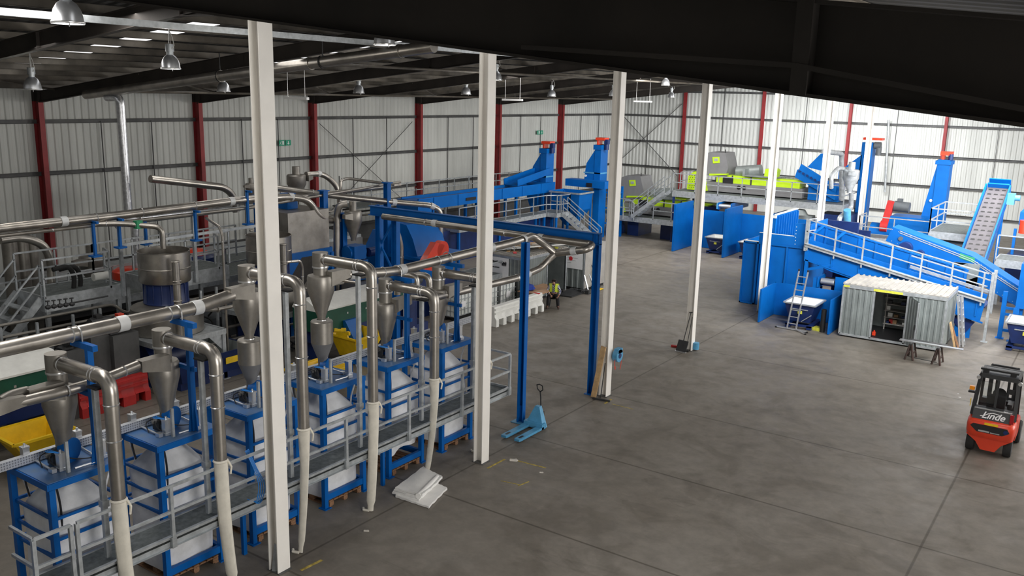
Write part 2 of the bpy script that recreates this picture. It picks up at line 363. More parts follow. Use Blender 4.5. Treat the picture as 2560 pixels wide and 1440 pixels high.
for b0, b1 in bands:
    for x0, x1 in ((XL-.3, -21.5), (-9.2, RIDGE), (RIDGE, -.5), (17.2, XR+.3)): q = roofstrip(b0, b1, x0, x1); mm.add(q.v, q.f)
mm.struct('ceiling', 'roof', smooth=0)
wn = 0
for b0, b1 in bands:
    for x0, x1 in ((-21.5, -9.2), (-.5, 17.2)):
        wn += 1; roofstrip(b0, b1, x0, x1).struct('window_%d' % wn, 'rooflite', smooth=0)
# purlins along y (zed sections) and their cleats
m_ = MB()
x = -25.2
while x < 19:
    if abs(x-RIDGE) > .25:
        z = roofz(x)-.11; m_.chan((x, YF, z), (x, YB, z), .06, .2, .008)
    x += 1.55
m_.struct('trim_1', 'purlin', smooth=0)
# portal frames: rafters with haunches
for i, y in enumerate(FR):
    m_ = MB(); dpt = .45; rz = lambda x, k=.25: roofz(x)-k
    lab = 'dark steel roof rafter, %s' % ['nearest, crossing the top of the picture', 'second from the front of the hall', 'third frame, above the lagged duct', 'fourth frame back', 'fifth frame back', 'sixth frame back', 'seventh frame back', 'last one before the far wall'][i]
    for xa, xb in ((-25.9, RIDGE), (RIDGE, 19.0)):
        m_.ibeam((xa, y, rz(xa)-dpt/2), (xb, y, rz(xb)-dpt/2), .19, dpt, .018)
    for xa, sgn in ((-25.9, 1), (19.0, -1)):           # eaves haunch
        L_ = 2.6; a = V((xa, y, rz(xa)-dpt)); b = V((xa+sgn*L_, y, rz(xa+sgn*L_)-dpt)); c = V((xa, y, 8.2))
        m_.prism([a+V((0,-.008,0)), b+V((0,-.008,0)), c+V((0,-.008,0))], (0, .016, 0)); m_.bar(c, b, .19, .018)
    a = V((RIDGE-1.6, y, rz(RIDGE-1.6)-dpt)); b = V((RIDGE, y, rz(RIDGE)-dpt-.2)); c = V((RIDGE+1.6, y, rz(RIDGE+1.6)-dpt))
    m_.bar(a, b, .19, .018); m_.bar(b, c, .19, .018); m_.prism([a, b, c, (RIDGE, y, rz(RIDGE)-dpt+.02)], (0, .016, 0))
    for xs in (RIDGE-1.6, RIDGE+1.6, 11.02, -11): m_.box(xs-.012, xs+.012, y-.095, y+.095, rz(xs)-dpt+.01, rz(xs)+.0)
    if i == 0:                                          # bolted splice at the nearest rafter
        m_.box(10.98, 11.06, y-.105, y+.105, rz(11)-dpt+.0, rz(11)+.19)
        m_.bar((9.4, y-.1, rz(9.4)-dpt+.06), (11.0, y-.1, rz(11)-dpt+.14), .02, .025); m_.bar((11.0, y-.1, rz(11)-dpt+.14), (12.2, y-.1, rz(12.2)-dpt+.06), .02, .025)
    m_.one('roof_rafter', 'dark', lab, 'roof beam', 'portal frame rafters')
# left wall columns, red, and dark haunch tops
nm = ['second red wall column, hidden low by pipework', 'leftmost red wall column in the photo', 'second red column from the left, behind the lagged duct', 'red wall column seen right of the nearest cream column', 'red wall column beside the far blue conveyor end', 'red wall column just right of the second cream column', 'red wall column between the two blue elevator towers', 'red wall column right behind the far blue elevator tower']
for i, y in enumerate([4.5, 12.4, 20.0, 27.88, 35.45, 44.6, 53.4, 62.1]):
    c = thing('wall_column', ['red wall column nearest the camera end, out of frame', 'red wall column just outside the left edge'][i] if i < 2 else nm[i-1], 'steel column', (-25.95, y, 0), 'red wall columns')
    MB().ibeam((-25.95, y, 0), (-25.95, y, 8.25), .22, .5, .02, up=(1, 0, 0)).cbox((-25.95, y, 0), .6, .34, .03).build('shaft', 'red', c)
    MB().ibeam((-25.95, y, 8.25), (-25.95, y, roofz(-25.9)-.2), .22, .5, .02, up=(1, 0, 0)).build('column_head', 'dark', c, label='dark unpainted head')
bcx = [-19.4, -12.6, -5.77, .98, 7.8, 14.4]
bn = ['first from the hall corner, beside the cross bracing', 'above the grey and lime sorters', 'between the tall blue elevator and cream columns', 'above the far right blue elevator', 'hidden by the dark rafter', 'outermost right']
for i, x in enumerate(bcx):
    MB().ibeam((x, YB-.22, 0), (x, YB-.22, roofz(x)-.1), .2, .3, .018, up=(0, 1, 0)).one('gable_column', 'red', 'slim red gable wall column, ' + bn[i], 'steel column', 'red gable columns')
MB().ibeam((-25.8, YB-.2, 0), (-25.8, YB-.2, 8.8), .3, .4, .018, up=(0, 1, 0)).one('corner_column', 'red', 'dark red column in the far left corner of the hall', 'steel column')
# girts
m_ = MB()
for z in (7.41, 5.2, 3.02, 1.0):
    m_.chan((-26.1, YF, z), (-26.1, YB, z), .12, .17, .01); m_.chan((XL, YB-.08, z), (XR, YB-.08, z), .12, .17, .01)
m_.chan((XL, YB-.08, 9.5), (XR, YB-.08, 9.5), .12, .17, .01)
m_.struct('trim_2', 'girt', smooth=0)
m_ = MB()                                               # thin sag rods between the girts
fr2 = [-3]+FR+[YB]
for i in range(len(fr2)-1):
    for t in (.36, .68):
        y = fr2[i]+(fr2[i+1]-fr2[i])*t; m_.bar((-26.08, y, 1), (-26.08, y, 7.4), .05, .03)
g2 = [XL]+bcx+[XR]
for i in range(len(g2)-1):
    for t in (.5,): x = g2[i]+(g2[i+1]-g2[i])*t; m_.bar((x, YB-.06, 1), (x, YB-.06, roofz(x)-.2), .04, .03)
m_.struct('trim_3', 'girt', smooth=0)
# bracing in the first bay of the back wall and the side wall
m_ = MB()
m_.bar((-25.5, YB-.3, 3.2), (-19.65, YB-.3, 8.5), .09, .03); m_.bar((-25.5, YB-.34, 7.6), (-19.65, YB-.34, 2.4), .09, .03)
m_.one('cross_bracing', 'girt', 'grey diagonal cross bracing in the first bay of the far wall', 'bracing')
m_ = MB()
m_.bar((-26.0, 36, 7.1), (-26.0, 44, 1.5), .04, .02); m_.bar((-26.0, 44, 7.1), (-26.0, 36, 1.5), .04, .02)
m_.one('cross_bracing', 'girt', 'thin diagonal bracing on the left wall between two red columns', 'bracing')
# white interior columns
wy = [10.33, 16.82, 23.2, 29.6, 37.2, 45.0, 53.2]
wl = ['nearest of the row, full height at left', 'second of the row, beside the end of the grating walkway', 'third of the row, with a plank leaning on its foot and the blue hose reel', 'fourth of the row, with a shovel at its foot', 'fifth of the row, in front of the tall blue panels', 'sixth of the row, behind the sloping blue conveyor', 'farthest of the row, beside the tall blue elevator']
for i, y in enumerate(wy):
    c = thing('steel_column', 'cream painted steel H column, ' + wl[i], 'steel column', (0, y, 0), 'cream columns down the middle')
    MB().ibeam((0, y, .02), (0, y, roofz(0)-.66), .30, .26, .02, up=(1, 0, 0)).build('shaft', 'white', c)
    MB().cbox((0, y, 0), .34, .31, .018).build('base_plate', 'girt', c)
# pale tie beam under the roof
m_ = MB().bar((-5.5, YF, 10.36), (-5.5, 27, 10.36), .12, .14)
m_.one('tie_beam', 'galv', 'pale grey tie beam running under the roof from the top left', 'beam')
m_ = MB()
for i in range(len(FR)-1):                               # round bracing tubes between rafters
    y0, y1 = FR[i], FR[i+1]
    for xx in (-20.5, -10.5): 
        if i > 1: m_.tube([(xx, y0, roofz(xx)-.75), (xx, y1, roofz(xx)-.75)], .05, 8)
    m_.tube([(-24.5, y1, roofz(-24.5)-.3), (-18.5, y0, roofz(-18.5)-.3)], .035, 8)
m_.struct('trim_4', 'purlin')
# roof ductwork in foil and its dropper
y = 19.2; d0, d1 = Py(215, 237, y), Py(1085, 116, y)
m_ = MB().tube([d0, d1], .17, 16)
for f_ in (.47, .72, .93): p = d0+(d1-d0)*f_; m_.lathe(p, [(.18, -.05), (.195, -.05), (.195, .05), (.18, .05)], 16, axis=tuple(d1-d0), cap=False)
t = thing('roof_duct', 'long bare metal duct rising along the roof slope', 'duct', (-14, y, 8.2))
m_.build('duct_pipe', 'ss', t)
a = Py(268, 243, y); b = Py(300, 243, y); c = Py(322, 528, y)
MB().tube([a, b, (b.x+.02, y, c.z)], .155, 14, bend=.3).build('lagged_dropper', 'foil', t, label='vertical pipe wrapped in silver foil')
for f_ in (.47, .75): p = d0+(d1-d0)*f_; MB().lathe(p, [(.185, -.02), (.20, -.02), (.20, .02), (.185, .02)], 16, axis=tuple(d1-d0), cap=False).tube([p+V((0, 0, .18)), (p.x, y, roofz(p.x)-.25)], .02, 6).build('support_clip', 'black', t)
# ------------------------------------------------------------------ high bay lamps
def lamp(loc, lab, lit):
    x, y, z = loc; t = thing('high_bay_lamp', lab, 'lamp', loc, 'high bay lamps')
    MB().lathe((x, y, z), [(.25, 0), (.245, .03), (.235, .12), (.205, .22), (.15, .31), (.085, .36), (.075, .36)], 24, cap=False).build('reflector', 'alu', t)
    MB().lathe((x, y, z+.36), [(.085, 0), (.085, .08), (.11, .08), (.11, .27), (.04, .28)], 20).build('gear_housing', 'galv', t)
    MB().lathe((x, y, z), [(.235, .005), (.1, -.008), (.001, -.012)], 24, cap=False).build('lens', 'lampon', t)
    zr = roofz(x)-.3
    MB().tube([(x-.02, y, z+.62), (x-.01, y, zr)], .008, 6).tube([(x+.05, y, z+.62), (x+.02, y, zr)], .008, 6).build('suspension_cable', 'clamp', t)
    MB().tube([(x+.1, y, z+.5), (x+.2, y, z+.6), (x+.14, y, z+.8), (x+.04, y, z+.95)], .01, 6).build('flex', 'wplas', t)
    MB().lathe((x, y, z), [(.252, -.012), (.26, 0), (.26, .02), (.25, .03)], 24, cap=False).tube([(x+.22, y-.1, z), (x+.25, y-.12, z-.06), (x+.27, y-.13, z)], .009, 6).build('rim', 'clamp', t)
    if lit:
        l = bpy.data.lights.new('lamp_glow', 'POINT'); l.energy = lit; l.shadow_soft_size = .15; l.color = (1, .95, .86)
        o = bpy.data.objects.new('lamp_glow', l); COL.objects.link(o); o.parent = t; o.location = (0, 0, -.14)
def dp(px, py, d): return CAM + ray(px, py)*d
for px, py, d, lab in ((170, 58, 14.5, 'big, cut by the top edge at the left'), (427, 172, 23.5, 'hanging left of the nearest cream column'), (82, 224, 26, 'hanging above the leftmost red column'),
    (559, 229, 33.5, 'small, in front of the second red column head'), (961, 112, 20.5, 'half hidden by the dark rafter'), (897, 233, 40, 'between the first two cream columns'),
    (1240, 200, 37, 'peeping from behind the second cream column'), (1165, 236, 45, 'bright, just left of the second cream column'), (1379, 241, 51, 'bright, between second and third cream columns'),
    (1664, 213, 51, 'brightest, high between the third and fourth cream columns'), (1678, 244, 60, 'lower of the pair between third and fourth cream columns'), (1533, 240, 52, 'tiny, behind the third cream column')):
    p = dp(px, py, d); lamp((p.x, p.y, p.z), 'domed metal high bay lamp, ' + lab, 60)
for px, py, d, lab in ((741, 246, 32, 'left of the cream column pair'), (1281, 250, 44, 'right of the second cream column'), (1607, 254, 54, 'in front of the cross bracing')):
    p = dp(px, py, d); t = thing('strip_light', 'slim white hanging strip light, ' + lab, 'lamp', (p.x, p.y, p.z), 'hanging strip lights')
    MB().box(p.x-.6, p.x+.6, p.y-.06, p.y+.06, p.z-.04, p.z+.05).build('housing', 'tubeon', t)
    for s in (-.45, .45): MB().tube([(p.x+s, p.y, p.z+.05), (p.x+s, p.y, roofz(p.x)-.3)], .01, 6).build('hanger', 'clamp', t)
# exit signs on the left wall
for px, py, lab in ((712, 357, 'green and white exit sign on the left wall beside the nearest cream column'), (1350, 331, 'small green and white exit sign on the left wall above the blue tower')):
    p = Px(px, py, -26.0); t = thing('exit_sign', lab, 'sign', (p.x, p.y, p.z-.13), 'exit signs')
    MB().box(p.x, p.x+.02, p.y-.42, p.y-.02, p.z-.15, p.z+.15).box(p.x, p.x+.02, p.y+.05, p.y+.42, p.z-.15, p.z+.15).build('panel', 'sign', t)
    q = MB(); yy = p.y-.3; xx = p.x+.024; zz = p.z
    q.box(xx, xx+.004, yy+.1, yy+.22, zz-.1, zz+.1)                             # doorway
    q.cyl((xx, yy+.02, zz+.08), (xx+.004, yy+.02, zz+.08), .022, seg=8); q.bar((xx, yy+.01, zz+.05), (xx, yy-.02, zz-.02), .004, .04); q.bar((xx, yy-.02, zz-.02), (xx, yy+.04, zz-.1), .004, .022); q.bar((xx, yy-.02, zz-.02), (xx, yy-.08, zz-.08), .004, .022)
    yy = p.y+.23; q.bar((xx, yy, zz+.09), (xx, yy, zz-.04), .004, .05); q.prism([(xx, yy-.09, zz-.02), (xx, yy+.09, zz-.02), (xx, yy, zz-.11)], (.004, 0, 0))
    q.build('pictogram', 'signw', t)
# ================================================================== big bag filling line (left foreground)
SY = [7.33, 9.31, 11.28, 13.25, 15.31, 17.30]           # stand centres
SX = -1.82; HW = .625; HD = .645
def make_stand(lab):
    x, y = SX, 0.0; t = thing('bag_filling_stand', lab, 'filling stand', (x, y, 0), 'big bag filling stands')
    for sx in (-1, 1):
        for sy in (-1, 1):
            m_ = MB().box(x+sx*HW-.055, x+sx*HW+.055, y+sy*(HD-.05)-.05, y+sy*(HD-.05)+.05, .015, 2.66).cbox((x+sx*HW, y+sy*(HD-.05), 0), .22, .2, .018)
            m_.build('leg', 'blue', t)
    m_ = MB()
    m_.bar((x-HW-.05, y-HD, 2.71), (x+HW+.05, y-HD, 2.71), .05, .11); m_.bar((x-HW-.05, y+HD, 2.71), (x+HW+.05, y+HD, 2.71), .05, .11)
    for s in (-1, 1): m_.bar((x+s*(HW+.03), y-HD, 2.71), (x+s*(HW+.03), y+HD, 2.71), .05, .11)
    m_.build('deck_frame', 'blue', t)
    MB().box(x-HW-.03, x+HW+.03, y-HD, y+HD, 2.755, 2.775).build('deck_plate', 'blue2', t)
    for z, th in ((2.12, .045), (1.75, .045), (1.42, .05)):
        for s in (-1, 1): MB().bar((x+s*HW, y-HD+.1, z), (x+s*HW, y+HD-.1, z), th, .05).build('side_rail', 'blue', t)
        MB().bar((x-HW+.05, y-HD+.06, z), (x+HW-.05, y-HD+.06, z), th, .05).build('side_rail', 'blue', t)
        if z > 1.8: MB().bar((x-HW+.05, y+HD-.06, z), (x+HW-.05, y+HD-.06, z), th, .05).build('side_rail', 'blue', t)
    m_ = MB()
    for s in (-1, 1): m_.bar((x+s*HW, y-HD+.1, .25), (x+s*HW, y+HD-.1, .25), .08, .14)
    m_.bar((x-HW+.05, y+HD-.06, .25), (x+HW-.05, y+HD-.06, .25), .08, .14); m_.build('low_frame', 'blue', t)
    # valve gear on the deck
    MB().lathe((x+.05, y+.06, 2.98), [(.0, -.07), (.215, -.07), (.215, .07), (.0, .07)], 24, axis=(.9, .35, 0)).build('valve_drum', 'blue', t)
    MB().cyl((x+.02, y-.2, 2.98), (x+.04, y, 2.98), .09, seg=14).cyl((x-.02, y-.3, 2.95), (x+.02, y-.2, 2.98), .05, seg=10).box(x-.1, x+.1, y-.24, y-.2, 2.8, 3.0).build('valve_actuator', 'charc', t)
    for (a, b, h) in ((.30, -.22, .26), (.34, .47, .27), (-.46, .5, .24), (-.46, -.42, .24)):
        q = MB().box(x+a-.055, x+a+.055, y+b-.055, y+b+.055, 2.8, 2.8+h); q.box(x+a-.065, x+a+.065, y+b-.065, y+b+.065, 2.78, 2.83); q.box(x+a-.062, x+a+.062, y+b-.062, y+b+.062, 2.8+h, 2.83+h)
        q.cyl((x+a, y+b, 2.83+h), (x+a, y+b, 2.88+h), .02, seg=8); q.build('air_cylinder', 'alu', t)
    MB().box(x+.44, x+.49, y-.22, y-.17, 2.775, 3.32).build('slotted_post', 'galv', t)
    MB().tube([(x+.5, y-.1, 2.82), (x+.52, y+.28, 2.82)], .018, 8).cbox((x+.52, y+.32, 2.78), .08, .12, .07).build('air_rod', 'alu', t)
    MB().tube([(x-.42, y-.32, 2.82), (x+.25, y-.36, 2.82)], .018, 8).cbox((x+.28, y-.36, 2.78), .12, .08, .07).build('air_rod', 'alu', t)
    MB().tube([(x-.3, y+.45, 2.82), (x+.2, y+.4, 2.82)], .016, 8).cbox((x+.22, y+.4, 2.78), .1, .08, .06).build('air_rod', 'alu', t)
    q = MB()
    for k in range(5):
        a = k*1.25; q.tube([(x+.12*math.cos(a), y-.2+.08*math.sin(a), 3.0), (x+.3*math.cos(a+.4), y-.1+.3*math.sin(a+.4), 2.88+.05*(k % 2)), (x+.42*math.cos(a+.9), y+.05+.42*math.sin(a+.9), 2.79)], .010, 6, bend=.2)
    q.build('air_lines', 'black', t)
    q = MB()
    for k in range(3): q.tube([(x+.02, y-.22, 3.08), (x+.2, y-.35-.05*k, 3.15), (x+.32, y-.22, 3.08)], .008, 6, bend=.2)
    q.build('blue_air_lines', 'hoseb', t)
    MB().tube([(x+.57, y-.48, 2.7), (x+.56, y-.42, 2.3), (x+.5, y-.40, 1.8), (x+.52, y-.38, .9)], .018, 6, bend=.3).build('hanging_strap', 'black', t)
    MB().tube([(x-.4, y-.5, 2.7), (x-.42, y-.48, 2.45), (x-.36, y-.46, 2.2)], .016, 6, bend=.2).build('hanging_strap', 'black', t)
    MB().lathe((x, y, 2.35), [(.17, 0), (.17, .4)], 16, cap=False).build('filling_spout', 'ssd', t)
    return t
SL_ = ['nearest the camera at the left edge, worn blue deck', 'second from the left edge', 'third, partly behind the nearest cream column', 'fourth, right of the nearest cream column', 'fifth, fourth drop pipe in front', 'last of the row, beside the second cream column']
st = make_stand('blue steel bag filling stand, ' + SL_[0])
for i, y in enumerate(SY):
    if i == 0: st.location.y = y; st['_o'] = (SX, y, 0.)
    else: dup(st, (SX, y, 0), label='blue steel bag filling stand, ' + SL_[i])
# pallets and bags
def pallet_mesh(m_, c, rz=0):
    x, y, z = c; q = MB()
    for a in (-.5, 0, .5): q.box(-.6, .6, a-.05-(.04 if a else 0)*a*2, a+.05-(.04 if a else 0)*a*2, 0, .02)
    for a in (-.53, 0, .53):
        for b in (-.43, 0, .43): q.box(a-.07, a+.07, b-.06, b+.06, .02, .11)
    for a in (-.53, 0, .53): q.box(a-.06, a+.06, -.5, .5, .11, .128)
    for k in range(7): b = -.44+k*.147; q.box(-.6, .6, b-.055, b+.055, .128, .15)
    q.xf(Matrix.Translation((x, y, z)) @ Matrix.Rotation(rz, 4, 'Z')); m_.add(q.v, q.f); return m_
def bag(c, w, h, seed, lift=0, skew=0):
    rnd = random.Random(seed); x, y, z = c; rings = []; N_ = 32; nz = 16
    ph = [rnd.uniform(0, 6.28) for _ in range(6)]
    for k in range(nz+1):
        t = k/nz; zz = z + h*t
        if t < .76: s = 1 + .04*math.sin(math.pi*t/.76) - (.05 if k == 0 else 0); rnds = .22
        else: u = (t-.76)/.24; s = 1-.84*u**1.25; rnds = .22+.78*u
        ring = []
        for i in range(N_):
            a = 2*math.pi*i/N_; ca, sa = math.cos(a), math.sin(a)
            e = 2+6*(1-rnds); rr = (abs(ca)**e+abs(sa)**e)**(-1/e)
            rr *= s*w/2*(1+.020*math.sin(3*a+ph[0]+t*7)+.015*math.sin(5*a+ph[1]-t*11)+(.05*max(0, t-.6))*math.sin(9*a+ph[2]))
            dz = .02*math.sin(4*a+ph[3])+(.05*math.sin(6*a+ph[4])*max(0, t-.72))
            if k == 0: dz = lift*(.5+.5*math.sin(2*a+ph[5])) 
            ring.append(V((x+rr*ca+skew*t*.1, y+rr*sa, zz+dz)))
        rings.append(ring)
    q = MB(); q.add([v for r_ in rings for v in r_], [(k*N_+i, k*N_+(i+1) % N_, (k+1)*N_+(i+1) % N_, (k+1)*N_+i) for k in range(nz) for i in range(N_)] + [tuple(range(N_))[::-1], tuple(range(nz*N_, nz*N_+N_))])
    return q
bl = ['filling the nearest stand', 'in the second stand, its pallet showing at the bottom', 'in the third stand behind the cream column', 'in the fourth stand, squarer foot', 'in the fifth stand, crumpled and hanging short of its pallet', 'in the last stand by the second cream column']
for i, y in enumerate(SY):
    z0 = .16 if i != 4 else .42
    b_ = bag((SX, y-.01, z0), 1.10, 2.62-z0, 11+i, lift=.0 if i != 4 else .28)
    if i == 4:
        for v in b_.v:
            if v.z < 1.1: v.x += .07*math.sin(v.y*9)*(1.1-v.z); v.y += .1*math.sin(v.x*8)*(1.1-v.z)
    t = thing('bulk_bag', 'white woven bulk bag ' + bl[i], 'bag', (SX, y, .15), 'bulk bags in the filling stands')
    b_.build('bag_body', 'bag', t)
    for sx in (-1, 1):
        for sy in (-1, 1): MB().tube([(SX+sx*.42, y+sy*.42, 2.0), (SX+sx*.44, y+sy*.44, 2.3), (SX+sx*.5, y+sy*.5, 2.6)], .02, 6).build('lifting_loop', 'bag', t)
    pallet_mesh(MB(), (SX+.06, y, 0)).one('pallet', 'wood', 'brown wooden pallet under the bag ' + bl[i].split(',')[0], 'pallet', 'pallets in the filling stands')
# ------------------------------------------------------------------ cyclones and their drop pipes
def cyclone(y, big, lab):
    x = SX+.01; t = thing('cyclone', lab, 'cyclone', (x, y, 2.78), 'stainless cyclones over the filling stands')
    if not big: zc = 4.55; prof = [(.125, 0), (.125, .42), (.275, 1.03), (.275, 1.28), (.25, 1.33), (.16, 1.35)]; zt = 2.78
    else: zc = 5.46; zt = 4.08; prof = [(.09, 0), (.09, .08), (.295, .68), (.295, .97), (.28, 1.02), (.16, 1.04)]
    z1 = zt+prof[-1][1]
    MB().lathe((x, y, zt), prof, 28).build('cyclone_body', 'ssd', t)
    MB().lathe((x, y, z1), [(.155, 0), (.155, zc-.17-z1), (.17, zc-.17-z1), (.17, zc+.15-z1), (.001, zc+.152-z1)], 24).build('outlet_cap', 'ssd', t)
    MB().lathe((x, y, zc-.17), [(.175, -.02), (.178, 0), (.175, .02)], 24, cap=False).build('clamp_ring', 'clamp', t)
    # tangential inlet box
    s = -1 if y < 12 else 1
    zi = z1+.05 if y < 12 else z1-.02
    MB().hexa([(x+.06, y+s*.05, zi-.22), (x+.30, y+s*.05, zi-.22), (x+.30, y+s*.05, zi+.1), (x+.06, y+s*.05, zi+.1)],
              [(x+.10, y+s*.62, zi-.10), (x+.30, y+s*.62, zi-.10), (x+.30, y+s*.62, zi+.10), (x+.10, y+s*.62, zi+.10)]).build('inlet_duct', 'ssd', t)
    if big:
        MB().lathe((x, y, 2.78), [(.1, 0), (.1, .42), (.12, .46)], 24).lathe((x, y, 3.24), [(.12, 0), (.245, .34)], 28).build('hopper_cone', 'grey', t)
        MB().lathe((x, y, 3.58), [(.245, 0), (.245, .48), (.23, .5), (.09, .51)], 28).build('buffer_hopper', 'ssd', t)
        MB().cyl((x+.22, y+.18, 3.86), (x+.34, y+.26, 3.86), .03, seg=10).cyl((x+.34, y+.26, 3.86), (x+.42, y+.32, 3.86), .055, seg=12).build('level_sensor', 'yellow', t)
        MB().lathe((x, y, 4.07), [(.11, 0), (.115, .02), (.11, .04)], 20, cap=False).build('clamp_ring', 'clamp', t)
    return zc
zc_ = []
for i, y in enumerate(SY):
    nm_ = ['first at the left', 'second from the left', 'third, with a round hopper below, left of the cream column', 'fourth, with a round hopper and yellow sensor', 'fifth, behind the fourth drop pipe', 'sixth, left of the second cream column'][i]
    zc = cyclone(y, i in (2, 3), 'stainless steel cyclone, ' + nm_); zc_.append(zc)
    xe = -.32; zb = 2.5; nm2 = ['leftmost', 'second from the left', 'just right of the nearest cream column', 'fourth from the left', 'fifth, over the folded white sheets', 'half hidden behind the second cream column'][i]
    t = thing('drop_pipe', 'stainless pipe bending down outside the walkway, ' + nm2, 'pipe', (xe, y+.02, zb), 'stainless drop pipes')
    MB().tube([(SX+.13, y, zc), (xe, y+.04, zc), (xe, y+.04, zc-.5)], .118, 20, bend=.36).build('elbow_pipe', 'ss', t)
    MB().cyl((xe, y+.04, zb), (xe, y+.04, zc-.42), .113, seg=20).build('down_pipe', 'ss', t)
    for (c, ax) in (((SX+.22, y, zc), (1, 0, 0)), ((xe-.42, y+.03, zc), (1, 0, 0)), ((xe-.34, y+.03, zc), (1, 0, 0)), ((xe, y+.04, zc-.42), (0, 0, 1)), ((xe, y+.04, (zc+zb)/2), (0, 0, 1))):
        MB().lathe(c, [(.118, -.012), (.13, 0), (.118, .012)], 20, axis=ax, cap=False).build('clamp_ring', 'clamp', t)
    # cream filter sock, slack, reaching the floor
    s = thing('filter_sock', 'long cream fabric sock hanging to the floor from the %s pipe' % ['leftmost', 'second', 'third', 'fourth', 'fifth', 'sixth'][i], 'filter sock', (xe, y, 0), 'cream filter socks')
    ex, ey = [(.08, .1), (.05, .12), (.16, -.32), (.0, -.12), (-.22, -.02), (-.1, -.1)][i]; fl_ = [1, 1, .55, .9, .42, .5][i]
    q = MB(); N_ = 16; K = 22; vs = []
    for k in range(K+1):
        t_ = k/K; z = zb+.02 - (zb+.0)*t_; cx = xe+ex*t_**2; cy = y+.04+ey*t_**2
        ra = .125*(1-t_*(.55-.35*fl_)); fl2 = 1-(1-fl_)*min(1, t_*3)
        if t_ > .93: ra *= .7
        for j in range(N_):
            a = 2*math.pi*j/N_; f_ = 1+.10*math.sin(3*a+t_*1.5)*min(1, t_*4)
            vs.append((cx+ra*math.cos(a)*f_, cy+ra*fl2*math.sin(a)*f_, max(.012, z)))
    q.add(vs, [(k*N_+j, k*N_+(j+1) % N_, (k+1)*N_+(j+1) % N_, (k+1)*N_+j) for k in range(K) for j in range(N_)]+[tuple(range(K*N_, K*N_+N_))])
    q.build('sock_tube', 'sock', s)
    MB().lathe((xe, y+.04, zb), [(.12, -.03), (.14, 0), (.12, .03)], 18, cap=False).tube([(xe+.1, y+.12, zb), (xe+.14, y+.16, zb-.12), (xe+.12, y+.15, zb-.26)], .02, 6).build('tie_band', 'sock', s)
    if i >= 2:
        MB().tube([(xe+ex, y+ey, .02), (xe+ex-.12, y+ey-.05, .03), (xe+ex-.2, y+ey+.02, .02)], .03, 6).build('frayed_end', 'sock', s)
    # galvanised props from the walkway rail to the elbows
    p = thing('pipe_prop', 'galvanised channel post holding the %s drop pipe elbow' % ['leftmost', 'second', 'third', 'fourth', 'fifth', 'sixth'][i], 'post', (-.66, y-.02, 1.4), 'galvanised pipe props')
    MB().chan((-.66, y-.02, 1.4), (-.66, y-.02, zc-.2), .075, .085, .008, up=(0, 1, 0)).build('channel', 'galv', p)
    MB().box(-.76, -.5, y-.1, y+.1, zc-.2, zc-.17).build('clamp_plate', 'black', p)
    MB().box(-.72, -.6, y-.08, y+.04, 2.3, 2.42).build('rail_bracket', 'galv', p)
# ------------------------------------------------------------------ raised grating walkway
W0, W1, WX0, WX1, WZ = 5.95, 18.62, -1.08, -.42, 1.35
t = thing('raised_walkway', 'long raised grating walkway with galvanised rails beside the filling stands', 'walkway', (-.75, 12.3, 0))
MB().box(WX0, WX1, W0, W1, WZ-.04, WZ).build('grating', 'galvd', t)
MB().chan((WX1+.02, W0, WZ-.03), (WX1+.02, W1, WZ-.03), .06, .22, .01, flip=1).build('fascia', 'galv', t)
MB().chan((WX0-.02, W0, WZ-.06), (WX0-.02, W1, WZ-.06), .06, .16, .01, flip=-1).build('fascia', 'galv', t)
MB().bar((WX0, W1, WZ-.04), (WX1+.05, W1, WZ-.04), .03, .2).build('fascia', 'galv', t)
ypost = [6.0, 6.58, 6.68, 8.35, Px(864, 1100, -.4).y, Px(1021, 1035, -.4).y, Px(1154, 970, -.4).y, 18.55]
rx = WX1+.04
for y in ypost:
    MB().chan((rx, y, WZ-.12), (rx, y, 2.34), .06, .06, .008, up=(0, 1, 0)).box(rx-.03, rx+.035, y-.045, y+.045, WZ-.14, WZ+.06).build('rail_post', 'galv', t)
for z in (2.35, 1.88):
    MB().bar((rx, 6.0, z), (rx, 6.58, z), .045, .05).build('handrail', 'galv', t)
    MB().bar((rx, 6.68, z), (rx, 18.55, z), .045, .05).build('handrail', 'galv', t)
    for yy in (6.0, 18.55): MB().bar((-1.06, yy, z), (rx, yy, z), .045, .05).build('handrail', 'galv', t)
MB().chan((-1.06, 18.55, WZ-.12), (-1.06, 18.55, 2.34), .06, .06, .008, up=(0, 1, 0)).build('rail_post', 'galv', t)
for y in (6.2, 10.3, 14.3, 18.3): MB().bar((-1.0, y, 0), (-1.0, y, WZ-.04), .08, .08).build('support_leg', 'blue', t)
MB().ibeam((-1.18, 5.6, 0), (-1.18, 5.6, 4.6), .2, .2, .012, up=(1, 0, 0)).cbox((-1.18, 5.6, 0), .3, .3, .02).one('blue_column', 'blue', 'tall blue steel column cut off by the left edge of the photo', 'column')
# perforated cable tray behind the valve gear
t = thing('cable_tray', 'long perforated galvanised cable tray across all the stand decks', 'cable tray', (-2.2, 12.5, 2.79))
MB().chan((-2.2, 5.0, 2.87), (-2.2, 19.4, 2.87), .10, .15, .006, flip=-1).build('tray_channel', 'perf', t)
MB().bar((-2.2, 19.4, 2.05), (-2.2, 19.4, 2.96), .06, .06).build('end_post', 'galv', t)
# coil of blue air hose hanging behind the nearest cream column
q = MB()
for k in range(4): a = k*.03; q.tube([(-.52-a*.3, 10.05+a, 2.4), (-.40, 10.12+a, 2.1-a), (-.33+a, 10.2+a, 1.7), (-.38, 10.15+a, 1.35-a), (-.52, 10.05, 1.42)], .009, 6, bend=.3)
q.one('air_hose', 'hoseb', 'loop of thin blue air hose hanging on the rail beside the nearest cream column', 'hose')
